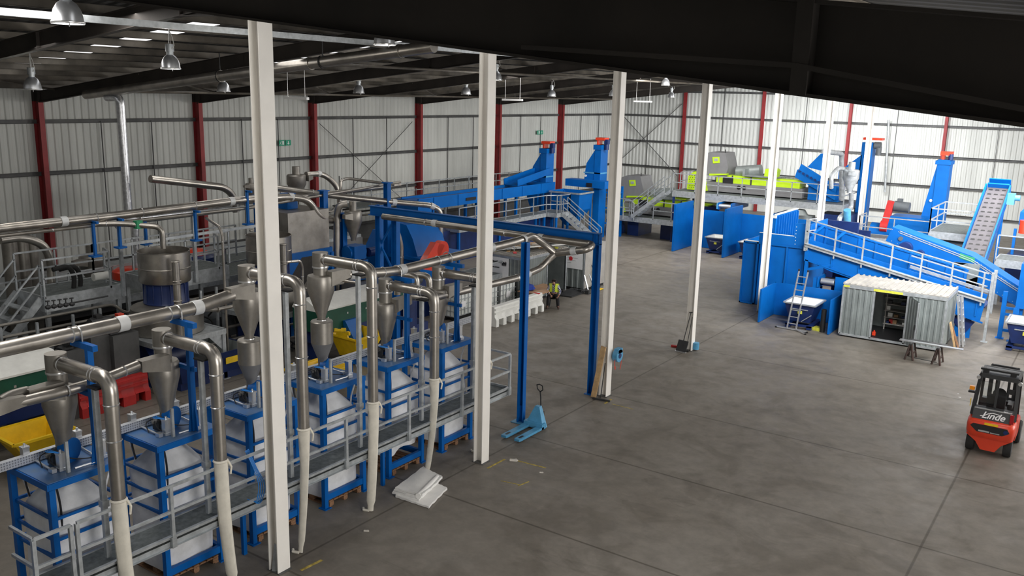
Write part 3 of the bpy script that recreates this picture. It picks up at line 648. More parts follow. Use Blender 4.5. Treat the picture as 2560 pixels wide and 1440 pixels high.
# ------------------------------------------------------------------ long stainless conveying pipes over the line
def pipe_run(lab, pts, r, bend=.35, collars=(), rings=(), mt='ss', name='conveying_pipe', seg=18, group=None):
    c = V((0, 0, 0))
    for p in pts: c += V(p)
    c /= len(pts); c.z = min(V(p).z for p in pts)
    t = thing(name, lab, 'pipe', tuple(c), group); MB().tube(pts, r, seg, bend=bend).build('pipe', mt, t)
    P = [V(p) for p in pts]
    def at(i, f): a, b = P[i], P[i+1]; return a+(b-a)*f, (b-a).normalized()
    for i, f in collars:
        p, d = at(i, f); MB().lathe(p, [(r*1.05, -.1), (r*1.12, -.09), (r*1.12, .09), (r*1.05, .1)], seg, axis=d, cap=False).build('collar', 'band', t)
    for i, f in rings:
        p, d = at(i, f); MB().lathe(p, [(r*1.02, -.014), (r*1.14, 0), (r*1.02, .014)], seg, axis=d, cap=False).build('clamp_ring', 'clamp', t)
    return t
pipe_run('thick stainless pipe crossing low at the left into the third cyclone', [(-1.62, 3.0, 5.0), (-1.62, 10.05, 5.02), (-1.62, 10.75, 5.12)], .125, .4, collars=((0, .77), (0, .985)), rings=((0, .64), (0, .90)))
pipe_run('stainless pipe feeding the second cyclone, curving in front of the first', [(-1.35, 4.6, 4.22), (-1.38, 7.3, 4.16), (-1.62, 8.0, 4.10), (-1.62, 8.68, 4.2)], .09, .5, rings=((0, .62), (0, .98), (2, .6)))
t = thing('pipe_splitter', 'diamond shaped stainless splitter joining two pipes at the left edge', 'pipe fitting', (-1.4, 6.2, 4.05))
ys = (5.78, 6.12, 6.55)
q = MB(); rg = [(.08, .08), (.16, .11), (.08, .08)]; vs = []
for yy, (a, b) in zip(ys, rg): vs += [(-1.35-a*.7, yy, 4.2-b), (-1.35+a*.7, yy, 4.2-b), (-1.35+a*.7, yy, 4.2+b), (-1.35-a*.7, yy, 4.2+b)]
q.add(vs, [(0,3,2,1), (8,9,10,11)]+[(k*4+i, k*4+(i+1) % 4, k*4+4+(i+1) % 4, k*4+4+i) for k in range(2) for i in range(4)]); q.build('splitter_body', 'ssd', t)
MB().tube([(-1.42, 6.2, 4.25), (-1.6, 6.45, 4.25), (-1.68, 6.75, 4.22)], .085, 14, bend=.15).build('branch', 'ssd', t)
pipe_run('stainless pipe from the fourth cyclone rising along to the tall blue posts', [(-1.62, 13.85, 5.05), (-1.62, 15.4, 4.88), (-1.62, 20.8, 4.98), Py(1330, 589, 21.7), Py(1362, 611, 22.1), Py(1388, 633, 22.3)], .115, .4, collars=((0, .1), (1, .05), (1, .72), (2, .1)), rings=((0, .75), (1, .3), (1, .62)))
pipe_run('stainless pipe leaving the fifth cyclone at mid height', [(-1.62, 15.9, 4.2), (-1.62, 16.8, 3.98), (-1.62, 20.8, 3.9), Py(1350, 671, 21.8), Py(1370, 650, 22.1), Py(1388, 634, 22.3)], .10, .4, collars=((1, .22), (2, .3)), rings=((1, .5), (1, .95)))
pipe_run('stainless pipe hung under the blue gantry beam, ending in a grey elbow', [Py(958, 541, 22.75), Py(1440, 606, 22.75), Py(1484, 611, 22.75), Py(1468, 624, 22.35), Py(1388, 633, 22.3)], .11, .25, collars=((0, .3), (0, .84), (3, .4)), rings=((0, .25), (0, .67)))
# blue posts with bracket arms carrying the pipes
for i, (yy, top, lab) in enumerate(((7.62, 4.88, 'leftmost blue bracket post, on the nearest stand'), (9.52, 4.88, 'second blue bracket post, on the second stand'), (15.5, 4.75, 'blue bracket post on the fifth stand'), (17.42, 4.82, 'blue bracket post on the last stand'))):
    t = thing('pipe_post', lab, 'post', (-1.3, yy, 2.78), 'blue pipe posts')
    MB().chan((-1.3, yy, 2.79), (-1.3, yy, top), .09, .1, .01, up=(0, 1, 0)).build('upright', 'blue', t)
    MB().prism([(-1.42, yy, 2.79), (-1.18, yy, 2.79), (-1.25, yy, 3.35), (-1.35, yy, 3.35)], (0, .012, 0)).prism([(-1.3, yy-.12, 2.79), (-1.3, yy+.12, 2.79), (-1.3, yy+.05, 3.35), (-1.3, yy-.05, 3.35)], (.012, 0, 0)).build('gusset', 'blue', t)
    MB().bar((-1.78, yy, top-.04), (-1.1, yy, top-.04), .09, .1).build('bracket_arm', 'blue', t)
    z2 = 4.0 if i < 2 else 3.75; MB().bar((-1.7, yy, z2), (-1.15, yy, z2), .06, .08).build('bracket_arm', 'blue', t)
    MB().tube([(-1.78, yy, top), (-1.78, yy, top+.2), (-1.62, yy, top+.28), (-1.47, yy, top+.2), (-1.47, yy, top)], .012, 6, bend=.12).build('u_bolt', 'clamp', t)
# ================================================================== washing line behind the filling stands (left, middle distance)
def rail(m_, pts, z0, h=1.1, mids=(.55,), th=.05, posts=None, step=1.5):
    """handrail along a polyline at deck height z0 (pts x,y or x,y,z)"""
    P = [V((p[0], p[1], p[2] if len(p) > 2 else z0)) for p in pts]
    for si, (a, b) in enumerate(zip(P, P[1:])):
        for hh in (h,)+tuple(mids): m_.bar(a+V((0,0,hh)), b+V((0,0,hh)), th, th)
        n = max(1, round((b-a).length/step))
        for i in range(1 if si else 0, n+1): p = a+(b-a)*(i/n); m_.bar(p-V((0,0,.05)), p+V((0,0,h)), th, th)
    return m_
def platform(lab, x0, x1, y0, y1, z, rails, legs=True, mt='galv', dmat='galvd', fas=.22, cat='platform', name='platform', group=None, lmat=None):
    t = thing(name, lab, cat, ((x0+x1)/2, (y0+y1)/2, 0), group)
    MB().box(x0, x1, y0, y1, z-.05, z).build('deck', dmat, t)
    q = MB(); q.bar((x0, y0, z-fas/2), (x1, y0, z-fas/2), .05, fas+.04).bar((x0, y1, z-fas/2), (x1, y1, z-fas/2), .05, fas+.04).bar((x0, y0, z-fas/2), (x0, y1, z-fas/2), .05, fas+.04).bar((x1, y0, z-fas/2), (x1, y1, z-fas/2), .05, fas+.04)
    q.build('edge_beam', mt, t)
    for r_ in rails: rail(MB(), r_, z).build('guard_rail', mt, t)
    if legs:
        for a in (x0+.08, x1-.08):
            for b in (y0+.08, y1-.08): MB().bar((a, b, 0), (a, b, z-.06), .12).build('leg', lmat or mt, t)
    return t
def stair(lab, top, bot, w, group=None, name='stair', side=(1, 0, 0), mt='galv', n=9, railh=1.0):
    a = V(top); b = V(bot); s = V(side).normalized()*w/2; t = thing(name, lab, 'stair', (b.x, b.y, 0), group)
    for k in (-1, 1): MB().bar(a+s*k, b+s*k, .04, .22).build('stringer', mt, t)
    q = MB(); d = (b-a); h = V((d.x, d.y, 0)).normalized()
    for i in range(1, n): p = a+d*(i/n); q.bar(p-s, p+s, .24, .035, up=(0, 0, 1))
    q.build('treads', mt, t)
    for k in (-1, 1):
        q = MB(); p0 = a+s*k; p1 = b+s*k
        for hh in (railh, railh/2): q.bar(p0+V((0,0,hh)), p1+V((0,0,hh)), .045, .045)
        for f_ in (0, .5, 1): p = p0+(p1-p0)*f_; q.bar(p, p+V((0,0,railh)), .045, .045)
        q.build('handrail', mt, t)
    return t
platform('grey raised platform with rails left of the first round tank', -14.6, -13.0, 12.95, 15.35, 2.95,
         [[(-13.0, 12.95), (-13.0, 15.0), (-13.6, 15.2)], [(-14.6, 12.95), (-14.6, 15.4)]], fas=.42)
stair('grey steel stair going down at the left edge of the platform', (-13.8, 12.9, 2.9), (-13.8, 10.2, .1), 1.4)
platform('grey raised platform with rails between the two round tanks', -14.6, -13.0, 16.4, 19.4, 2.95,
         [[(-13.0, 16.4), (-13.0, 19.0), (-13.6, 19.3), (-13.6, 19.9)], [(-14.6, 15.4), (-14.6, 21.0)]], fas=.42)
platform('low grey platform with rails at the far left by the wall ducts', -19.5, -15.6, 12.0, 26.0, 1.9, [[(-15.6, 12.0), (-15.6, 25.9)]], legs=True)
# round tanks
def tank(c, lab, cap):
    x, y = c; t = thing('round_dryer_tank', lab, 'tank', (x, y, 1.5), 'round stainless tanks with blue drums')
    zt = 4.15
    q = MB(); N_ = 40
    q.lathe((x, y, zt-.95), [(.70, 0), (.74, 0), (.76, .04), (.76, .42), (.775, .44), (.76, .46), (.76, .93), (.78, .95), (.75, .95), (.735, .05), (.70, .04)], N_, cap=False); q.build('open_tub', 'ss', t)
    MB().lathe((x, y, zt-.93), [(.74, 0), (.001, .02)], N_, cap=False).lathe((x, y, zt-.5), [(.22, 0), (.22, .35)], 20).build('tub_floor', 'ssd', t)
    q = MB(); q.lathe((x, y, zt-1.62), [(.66, 0), (.68, .03), (.66, .06), (.64, .6), (.70, .68)], N_)
    for k in range(16): a = 2*math.pi*k/16; q.bar((x+.65*math.cos(a), y+.65*math.sin(a), zt-1.58), (x+.65*math.cos(a), y+.65*math.sin(a), zt-.98), .03, .03)
    q.build('blue_drum', 'navy', t)
    MB().lathe((x, y, 1.62), [(1.02, 0), (1.06, .02), (1.06, .78), (1.04, .8), (.62, .92)], N_).build('base_tank', 'ssd', t)
    if cap:
        MB().tube([(x+1.3, y-.5, zt-2.6), (x+1.3, y-.5, zt-.1)], .11, 16).build('side_pipe', 'ss', t)
        for z in (zt-.12, zt-.7, zt-.78, zt-1.3): MB().lathe((x+1.3, y-.5, z), [(.115, -.02), (.14, 0), (.115, .02)], 16, cap=False).build('pipe_flange', 'ss', t)
    MB().tube([(x+.9, y+.6, 2.3), (x+1.2, y+.8, 2.3), (x+1.3, y+2.2, 2.3)], .06, 12, bend=.2).lathe((x+1.22, y+.95, 2.3), [(.1, -.02), (.1, .02)], 12, axis=(0, 1, 0)).build('outlet_pipe', 'ssd', t)
tank((-11.5, 15.9), 'open stainless tub on a blue drum over a round tank, nearer one', True)
tank((-11.5, 19.95), 'open stainless tub on a blue drum, partly behind the nearest cream column', True)
for (x, y, lab) in ((-11.5, 15.9, 'galvanised frame table under the nearer round tank'), (-11.5, 19.95, 'galvanised frame table under the farther round tank')):
    t = thing('tank_frame', lab, 'frame', (x, y, 0), 'galvanised tank frames')
    q = MB(); z = 1.55
    for a, b, c, d in ((-1.15, -1.2, 1.2, -1.2), (-1.15, 1.2, 1.2, 1.2), (-1.15, -1.2, -1.15, 1.2), (1.2, -1.2, 1.2, 1.2)): q.bar((x+a, y+b, z), (x+c, y+d, z), .08, .16)
    q.build('top_frame', 'galv', t); MB().box(x-1.1, x+1.15, y-1.15, y+1.15, z+.04, z+.07).build('top_plate', 'galv', t)
    for a in (-1.1, 1.15):
        for b in (-1.15, 1.15):
            q = MB().chan((x+a, y+b, 0), (x+a, y+b, z), .1, .12, .01, up=(0, 1, 0)); q.cbox((x+a, y+b, 0), .25, .25, .015); q.build('leg', 'galv', t)
    MB().prism([(x+1.15, y-1.1, z-.08), (x+1.15, y-.6, z-.08), (x+1.15, y-1.1, z-.6)], (.01, 0, 0)).build('gusset', 'galv', t); MB().prism([(x+1.15, y+1.1, z-.08), (x+1.15, y+.6, z-.08), (x+1.15, y+1.1, z-.6)], (.01, 0, 0)).build('gusset', 'galv', t)
    s = thing('blue_screw_housing', 'dark blue round housing standing under the %s round tank' % ('nearer' if y < 17 else 'farther'), 'machine', (x-.2, y-.3, 0))
    q = MB().lathe((x-.2, y-.9, .72), [(.6, 0), (.6, 1.2)], 28, axis=(0, 1, 0)); q.build('drum_shell', 'navy', s)
    MB().box(x-.75, x+.35, y-.85, y+.25, 0, .5).build('housing_base', 'navy', s)
# frame of galvanised posts around the first tank with thin pipes
t = thing('post_and_beam_rack', 'tall galvanised post and beam frame holding thin pipes around the first tub', 'frame', (-12.9, 15.5, 2.95))
for (y, z1) in ((15.35, 4.9), (18.0, 4.95), (21.2, 5.0)): MB().bar((-12.9, y, 2.6), (-12.9, y, z1), .1).build('post', 'galv', t)
for z in (4.9, 4.2): MB().bar((-12.9, 15.35, z), (-12.9, 21.2, z+.05), .07, .09).build('beam', 'galv', t)
pipe_run('thin vertical pipe with a tee top in front of the platform, right of the tub', [(-12.2, 18.0, 4.85), (-11.0, 17.6, 4.72), (-10.75, 17.5, 4.5), (-10.75, 17.5, .3)], .045, .12, rings=((2, .05), (2, .5)), seg=10)
pipe_run('steel feed pipe with green valve bending down into the first tub', [(-13.2, 13.5, 5.0), (-12.3, 15.0, 4.98), (-11.5, 15.9, 4.86), (-11.5, 15.9, 4.2)], .085, .25, rings=((0, .8), (1, .4)), seg=14)
MB().cbox((-11.95, 15.4, 4.82), .18, .2, .24).one('green_valve', 'green2', 'green valve on the pipe above the first tub', 'valve')
# main run of pipes crossing the picture
NX = -12.6
pipe_run('long stainless pipe crossing the left half above the tanks', [Px(0, 571, NX)-V((0, 4, 0)), Px(0, 571, NX), Px(300, 538, NX), Px(620, 498, NX), Px(722, 492, NX), Px(770, 498, NX+.2), Px(800, 545, NX+.2), Px(835, 553, NX+.1), Px(868, 545, NX)], .13, .5, collars=((1, .5), (2, .85), (4, .1), (7, .2)), rings=((1, .78), (2, .15), (2, .55)))
pipe_run('thinner steel pipe running parallel under the long pipe', [Px(0, 590, NX)-V((0, 4, 0)), Px(0, 590, NX), Px(250, 562, NX), Px(620, 520, NX), Px(1000, 455, NX)], .055, rings=((1, .5), (3, .3)), seg=10)
pipe_run('pipe rising to the right toward the capped end over the blue posts', [Px(700, 498, -13), Px(1000, 462, -13)], .08, rings=((0, .97), (0, .35)), seg=12)
pipe_run('short steel pipe with elbow rising high behind the tub', [Px(376, 447, -17), Px(560, 468, -17), Px(585, 490, -17), Px(590, 530, -17)], .14, .5, seg=16)
pipe_run('pipe stepping across to the far elbow that drops behind the second column', [Px(690, 470, -14), Px(840, 490, -13), Px(1000, 507, -12), Px(1075, 513, -11.4), Px(1101, 525, -11.2), Px(1101, 690, -11.2)], .12, .5, collars=((1, .9), (3, .2)), rings=((0, .6),))
pipe_run('upper thin pipe ending above the two blue posts', [Px(850, 500, -13.4), Px(852, 450, -13.4), Px(870, 446, -13.4), Px(985, 462, -12.4)], .06, .15, rings=((1, .2), (2, .9)), seg=10)
pipe_run('curved pipe looping from the wall cyclone down behind the blue post', [Px(765, 436, -17), Px(810, 434, -17), Px(848, 470, -16.6), Px(852, 600, -16.6)], .12, .6, collars=((0, .7),))
pipe_run('vertical pipe left of the third cyclone gantry', [Px(868, 508, -12), Px(848, 512, -12.2), Px(842, 535, -12.3), Px(842, 760, -12.3)], .13, .3, seg=16)
pipe_run('curving flexible duct beside the tall blue frame', [Px(985, 540, -10.8), Px(990, 570, -10.8), Px(1003, 610, -10.8), Px(1003, 690, -10.8)], .10, .5, rings=((2, .4),))
pipe_run('grey duct stub curving down at the far left', [Px(0, 600, -15), Px(60, 592, -15), Px(110, 612, -15), Px(128, 650, -15), Px(130, 720, -15)], .13, .6)
for i, (px, py) in enumerate(((22, 600), (52, 590), (78, 600))):
    a = Px(px, py, -16-.3*i); b = V((a.x, a.y, .2))
    MB().tube([a, b], .22-.03*i, 16).one('vertical_duct', 'ssd', 'grey vertical duct at the far left edge, %s of three' % ['leftmost', 'middle', 'right'][i], 'duct')
pipe_run('slender foil wrapped pipe dropping behind the first tub', [Px(290, 565, -15), Px(333, 545, -15), Px(338, 560, -15), Px(340, 700, -15)], .12, .2, mt='foil')
pipe_run('grey lagged pipe along the wall behind the tanks', [Px(350, 550, -18), Px(600, 520, -18)], .12, mt='foil')
for i, (px, y0, y1) in enumerate(((232, 555, 640), (296, 548, 618), (487, 528, 600), (617, 478, 560), (362, 548, 610))):
    x = NX+(.1 if i < 4 else -1.2); a = Px(px, y0, x); b = Px(px+3, y1, x); t = thing('pipe_hanger', 'blue bracket under the long pipe, %s' % ['first from the left', 'second from the left', 'right of the first tub', 'beside the nearest cream column', 'set back behind the second'][i], 'bracket', (a.x, a.y, b.z), 'blue pipe hangers')
    MB().bar(a, (a.x, a.y, b.z), .09, .07).build('upright', 'blue', t); MB().bar((a.x-.05, a.y, a.z), (a.x+.25, a.y, a.z), .07).cbox((a.x, a.y, b.z-.03), .28, .28, .05).build('cross_arm', 'blue', t)
# cyclones of the washing line
def cyc(px, pyt, pyb, x, lab, s=1., inlet=1):
    a = Px(px, pyt, x); b = Px(px, pyb, x); h = a.z-b.z; c = V((a.x, a.y, b.z)); t = thing('cyclone', lab, 'cyclone', tuple(c), 'cyclones of the washing line')
    r = h*.22*s
    MB().lathe(c, [(r*.3, 0), (r*.3, h*.06), (r, h*.48), (r, h*.72), (r*.9, h*.76), (r*.42, h*.77), (r*.42, h)], 24).build('cyclone_body', 'ssd', t)
    MB().hexa([c+V((0, -r*.9*inlet, h*.56)), c+V((r*.9, -r*.9*inlet, h*.56)), c+V((r*.9, -r*.9*inlet, h*.73)), c+V((0, -r*.9*inlet, h*.73))], [c+V((.1*r, -r*1.8*inlet, h*.6)), c+V((.6*r, -r*1.8*inlet, h*.6)), c+V((.6*r, -r*1.8*inlet, h*.7)), c+V((.1*r, -r*1.8*inlet, h*.7))]).build('inlet_duct', 'ssd', t)
    return t
cyc(882, 503, 602, -12, 'grey steel cyclone over the blue rotary valve, between the first two cream columns')
cyc(740, 416, 500, -17, 'steel cyclone high by the left wall behind the nearest cream column', 1.3, -1)
cyc(627, 445, 500, -17, 'small steel cyclone peeping left of the nearest cream column', 1.2)
cyc(228, 612, 720, -17, 'cone shaped separator by the wall, left of the first tub', 1.3)
# rotary valve and granulator under the middle cyclone
p = Px(888, 605, -12)
t = thing('rotary_valve', 'dark blue rotary valve and motor below the middle grey cyclone', 'machine', (p.x, p.y, 1.8))
MB().box(p.x-.3, p.x+.3, p.y-.35, p.y+.3, p.z-.65, p.z-.12).cyl((p.x-.05, p.y-.45, p.z-.4), (p.x-.05, p.y+.4, p.z-.4), .28, seg=20).build('valve_body', 'blue', t)
MB().cyl((p.x+.2, p.y+.5, p.z-.45), (p.x+.2, p.y+.95, p.z-.45), .18, seg=16).build('motor', 'navy', t)
MB().box(p.x-.35, p.x+.35, p.y-.4, p.y+.35, 1.8, p.z-.7).build('pedestal', 'blue', t)
MB().box(p.x-.3, p.x+.8, p.y-.5, p.y+.8, 0, 1.75).one('machine_cabinet', 'grey', 'grey steel cabinet carrying the blue rotary valve', 'cabinet')
p = Px(940, 590, -13.5)
t = thing('blue_elevator_housing', 'blue angled housing just right of the middle grey cyclone', 'machine', (p.x, p.y, 0))
MB().prism([(p.x, p.y-.6, .2), (p.x, p.y+.9, .2), (p.x, p.y+1.1, p.z-.1), (p.x, p.y+.6, p.z+.35), (p.x, p.y-.2, p.z+.3), (p.x, p.y-.7, p.z-.4)], (.8, 0, 0)).build('housing', 'blue', t)
MB().box(p.x+.82, p.x+1.1, p.y+1.2, p.y+2.2, .2, 2.6).build('side_panel', 'shed', t)
# stainless hopper with blue frame (right of nearest cream column)
p = Px(730, 520, -13.2); x, y = p.x, p.y
t = thing('steel_hopper', 'grey steel hopper box in a blue frame, right of the nearest cream column', 'hopper', (x, y, 0))
MB().box(x-.9, x+.9, y-1.0, y+1.0, 3.1, 4.65).build('hopper_box', 'ssd', t)
MB().hexa([(x-.25, y-.25, 1.7), (x+.25, y-.25, 1.7), (x+.25, y+.25, 1.7), (x-.25, y+.25, 1.7)], [(x-.88, y-.98, 3.1), (x+.88, y-.98, 3.1), (x+.88, y+.98, 3.1), (x-.88, y+.98, 3.1)]).build('hopper_cone', 'ssd', t)
q = MB()
for a in (-1, 1): q.bar((x+a*.95, y-1.05, 3.08), (x+a*.95, y+1.05, 3.08), .12, .2).bar((x-.95, y+a*1.05, 3.08), (x+.95, y+a*1.05, 3.08), .12, .2)
q.build('support_frame', 'blue', t)
for a in (-1, 1):
    for b in (-1, 1):
        q = MB().bar((x+a*.95, y+b*1.05, 0), (x+a*.95, y+b*1.05, 3.0), .14); q.prism([(x+a*.95, y+b*1.0, 2.98), (x+a*.95, y+b*.45, 2.98), (x+a*.95, y+b*1.0, 2.3)], (.02, 0, 0)); q.build('leg', 'blue', t)
MB().cbox((x-.1, y-.1, 4.66), .5, .5, .5).lathe((x-.1, y-.1, 5.1), [(.3, 0), (.3, .12)], 16).build('top_drive', 'blue', t)
# pumps, motors and pipe racks in the dim area under the platforms
def motor(c, r, l, mt, lab, ax=(0, 1, 0), cover=None, grp='small motors under the platforms'):
    c = V(c); a = V(ax).normalized(); t = thing('electric_motor', lab, 'motor', (c.x, c.y, c.z-r-.05), grp)
    q = MB().cyl(c, c+a*l, r, seg=18)
    for k in range(10): an = 2*math.pi*k/10; _, rr, uu = q.frame(c, c+a); d = rr*math.cos(an)+uu*math.sin(an); q.bar(c+d*r+a*.06, c+d*r+a*(l-.12), .012, .05, up=tuple(d))
    q.cbox((c.x, c.y, c.z-r-.05), r*1.6, r*1.6, .06); q.build('motor_body', mt, t)
    MB().cyl(c+a*l, c+a*(l+.1), r*.92, seg=18).build('fan_cover', mt, t)
    MB().cbox(c+a*l*.5+V((0, 0, r*.9)), r*.9, r*.9, r*.55).build('terminal_box', cover or mt, t)
for i, (px, py, x, mt, lab) in enumerate(((225, 815, -11.2, 'black', 'black pump motor under the left platform'), (280, 812, -11.0, 'orange', 'pump with a red cover beside the first round tank'), (160, 850, -10.8, 'charc', 'dark motor low beneath the left platform'))):
    q = Px(px, py, x); 
    MB().cbox((q.x, q.y+.25, 0), .5, .8, q.z-.28).one('pump_plinth', 'girt', 'dark plinth under ' + lab, 'plinth', 'pump plinths')
    motor((q.x, q.y, q.z), .2, .5, 'charc', lab, cover=mt)
q = MB()
for k, (z, x) in enumerate(((1.0, -12.0), (1.35, -12.3), (2.1, -12.7), (.6, -11.7), (2.4, -12.9))): q.tube([(x, 9.5, z), (x, 15.0, z), (x+.2, 15.2, z-.3), (x+.2, 21.5, z-.3)], .045+.01*(k % 2), 8, bend=.2)
q.one('pipe_bundle', 'ssd', 'bundle of slim steel pipes running low behind the round tanks', 'pipes', kind='stuff')
t = thing('pipe_rack', 'row of galvanised uprights holding the low pipe bundle', 'rack', (-12.4, 15, 0))
for k, y in enumerate((9.8, 10.6, 11.4, 12.3, 13.4, 14.3, 17.7, 18.4, 21.6)): MB().bar((-12.3-.1*(k % 3), y, 0), (-12.3-.1*(k % 3), y, 2.45), .07).build('upright', 'galv', t)
t = thing('conveyor_bed', 'long grey machine bed running below the platforms', 'machine', (-13.5, 15, 0))
MB().box(-14.2, -12.8, 8.5, 23.5, .5, 1.25).build('bed', 'grey2', t); 
for y in (9, 12, 15, 18, 21): MB().box(-14.1, -12.9, y-.1, y+.1, 0, .5).build('foot', 'grey2', t)
# green conveyors with pale covers
def green_conv(x, y0, y1, z, lab, w=.62):
    t = thing('covered_conveyor', lab, 'conveyor', (x, (y0+y1)/2, 0), 'green conveyors with pale lids')
    MB().box(x-w, x+w, y0, y1, z-.75, z-.02).build('trough', 'green', t)
    MB().prism([(x-w-.03, y0, z-.02), (x+w+.03, y0, z-.02), (x+w+.03, y0, z+.03), (x+.1, y0, z+.30), (x-.3, y0, z+.30), (x-w-.03, y0, z+.03)], (0, y1-y0, 0)).build('lid', 'wplas', t)
    q = MB(); n = int((y1-y0)/.9)
    for i in range(n): q.box(x+w, x+w+.012, y0+.4+i*.9, y0+.46+i*.9, z-.3, z-.24)
    q.build('fixing_plates', 'clamp', t)
    MB().box(x-w+.1, x+w-.1, y0+.15, y1-.15, z-1.2, z-.75).build('chassis', 'navy', t)
    for y in (y0+.4, y1-.4): MB().box(x-w+.05, x+w-.05, y-.08, y+.08, 0, z-1.2).build('leg', 'navy', t)
    MB().hexa([(x+w-.1, y0+1.2, z-1.3), (x+w+.55, y0+1.2, z-1.3), (x+w+.55, y0+1.6, z-1.3), (x+w-.1, y0+1.6, z-1.3)], [(x+w-.1, y0+1.1, z-.5), (x+w+.12, y0+1.1, z-.5), (x+w+.12, y0+1.7, z-.5), (x+w-.1, y0+1.7, z-.5)]).build('discharge_chute', 'blue', t)
green_conv(-9.9, 7.0, 11.4, 2.05, 'dark green conveyor with a pale ridged lid at the left edge')
green_conv(-9.6, 19.8, 24.0, 1.85, 'dark green conveyor with a pale lid behind the fourth cyclone')
MB().box(-12.2, -11.4, 10.9, 11.6, 0, 1.7).box(-12.0, -11.5, 10.8, 10.9, 1.1, 1.5).one('control_cabinet', 'navy', 'dark blue cabinet at the end of the left green conveyor', 'cabinet')
t = thing('control_station', 'blue machine front with round dials beside the left yellow bin', 'machine', (-8.9, 8.2, 0))
MB().box(-9.3, -8.7, 7.4, 9.0, 0, 1.25).build('panel', 'navy', t); MB().cyl((-8.7, 8.3, 1.0), (-8.6, 8.3, 1.0), .13, seg=16).build('dial', 'lblue', t); MB().cyl((-8.7, 8.8, 1.15), (-8.62, 8.8, 1.15), .06, seg=10).build('stop_button', 'orange', t)
# yellow tipping bins
def tipbin(c, rz, lab):
    t = thing('tipping_bin', lab, 'bin', c, 'yellow tipping bins'); x, y, z = c
    MB().open_box((x-.30, x+.40, y-.40, y+.40, z+.22), (x-.52, x+.86, y-.62, y+.62, z+.98), .045).build('tub', 'yellow', t)
    q = MB(); lip = .07
    for a, b, c2, d in ((-.54, -.64, .88, -.64), (-.54, .64, .88, .64), (-.54, -.64, -.54, .64), (.88, -.64, .88, .64)): q.bar((x+a, y+b, z+.97), (x+c2, y+d, z+.97), lip, .06)
    q.build('rim', 'yellow', t)
    MB().prism([(x-.56, y-.3, z+.98), (x-.56, y-.22, z+1.2), (x-.56, y+.22, z+1.2), (x-.56, y+.3, z+.98)], (.05, 0, 0)).box(x-.58, x-.50, y-.36, y-.25, z+1.1, z+1.22).box(x-.58, x-.50, y+.25, y+.36, z+1.1, z+1.22).build('handle', 'yellow', t)
    MB().box(x-.4, x+.45, y-.3, y+.3, z+.12, z+.24).build('chassis', 'black', t)
    for a, b in ((-.3, -.28), (-.3, .28), (.35, -.28), (.35, .28)): MB().cyl((x+a, y+b-.03, z+.08), (x+a, y+b+.03, z+.08), .08, seg=14).build('wheel', 'rubber', t)
    turn(t, rz)
b_ = Pz(108, 1070, .95); tipbin((b_.x, b_.y-.1, 0), math.radians(-92), 'yellow tipping bin at the left, beside the dark blue cabinet')
b_ = Pz(880, 838, .95); tipbin((b_.x, b_.y+.1, 0), math.radians(88), 'yellow tipping bin with a handle, below the green conveyor')
b_ = Pz(785, 925, .95); tipbin((b_.x, b_.y, 0), math.radians(92), 'yellow tipping bin half hidden behind the fourth drop pipe')
# red plastic road barriers
def barrier(c, rz, lab, mt, L_=2.0, grp=None, mark=False):
    t = thing('road_barrier', lab, 'barrier', c, grp); x, y, z = c; h = L_/2
    q = MB(); prof = [(-.22, .0), (.22, 0), (.22, .28), (.13, .40), (.11, .80), (-.11, .80), (-.13, .40), (-.22, .28)]
    # body with fork slots: segments
    segs = [(-h, -h+.18, 0), (-h+.18, -h+.48, 1), (-h+.48, -.18, 0), (-.18, .18, 1), (.18, h-.48, 0), (h-.48, h-.18, 1), (h-.18, h, 0)]
    for a, b, slot in segs:
        pr = prof if not slot else [(-.22, .30), (.22, .30), (.13, .40), (.11, .80), (-.11, .80), (-.13, .40)]
        q.prism([(x+a, y+u, z+w_) for u, w_ in pr], (b-a, 0, 0))
    for a in (-h+.33, 0, h-.33): q.box(x+a-.05, x+a+.05, y-.05, y+.05, z+.0, z+.3)
    q.build('barrier_body', mt, t)
    q = MB()
    for z_ in (.50, .66): q.box(x-h+.02, x+h-.02, y-.155, y+.155, z+z_, z+z_+.07)
    q.build('ribs', mt, t)
    if mark: MB().box(x+h-.32, x+h-.2, y-.13, y+.13, z+.79, z+.815).build('red_marker', 'rink', t)
    turn(t, rz)
barrier((-10.6, 13.4, 0), math.radians(90), 'red plastic road barrier behind the first two filling stands', 'redp', 2.1)
barrier((-7.55, 28.5, 0), math.radians(90), 'white plastic road barrier, nearer one of the row by the liquid tanks', 'wplas', 1.75, 'white road barriers')
barrier((-7.55, 30.25, 0), math.radians(90), 'white plastic road barrier, farther one of the row beside the seated person', 'wplas', 1.7, 'white road barriers', True)
# low grey tray trailer behind second cyclone
x, y = -11.2, 16.6
t = thing('chip_tray', 'wide dark blue low skip with a grey sloping tray, behind the second cyclone', 'skip', (x, y, 0))
MB().open_box((x-1.0, x+1.0, y-1.2, y+1.2, .25), (x-1.15, x+1.15, y-1.4, y+1.4, .95), .04).build('skip_body', 'navy', t)
MB().add([(x-1.1, y-1.35, .93), (x+1.1, y-1.35, .93), (x+1.1, y+1.35, .93), (x-1.1, y+1.35, .93), (x-.9, y-1.1, .45), (x+.6, y-1.1, .45), (x+.6, y+1.1, .45), (x-.9, y+1.1, .45)], [(0,1,5,4),(1,2,6,5),(2,3,7,6),(3,0,4,7),(4,5,6,7)]).build('tray_lining', 'shed', t)
MB().box(x+1.12, x+1.14, y+.3, y+.75, .55, .75).build('label_plate', 'yellow', t)
for a in (-.8, .8): MB().box(x+a-.1, x+a+.1, y-1.2, y+1.2, 0, .25).build('skid', 'navy', t)
q = MB()
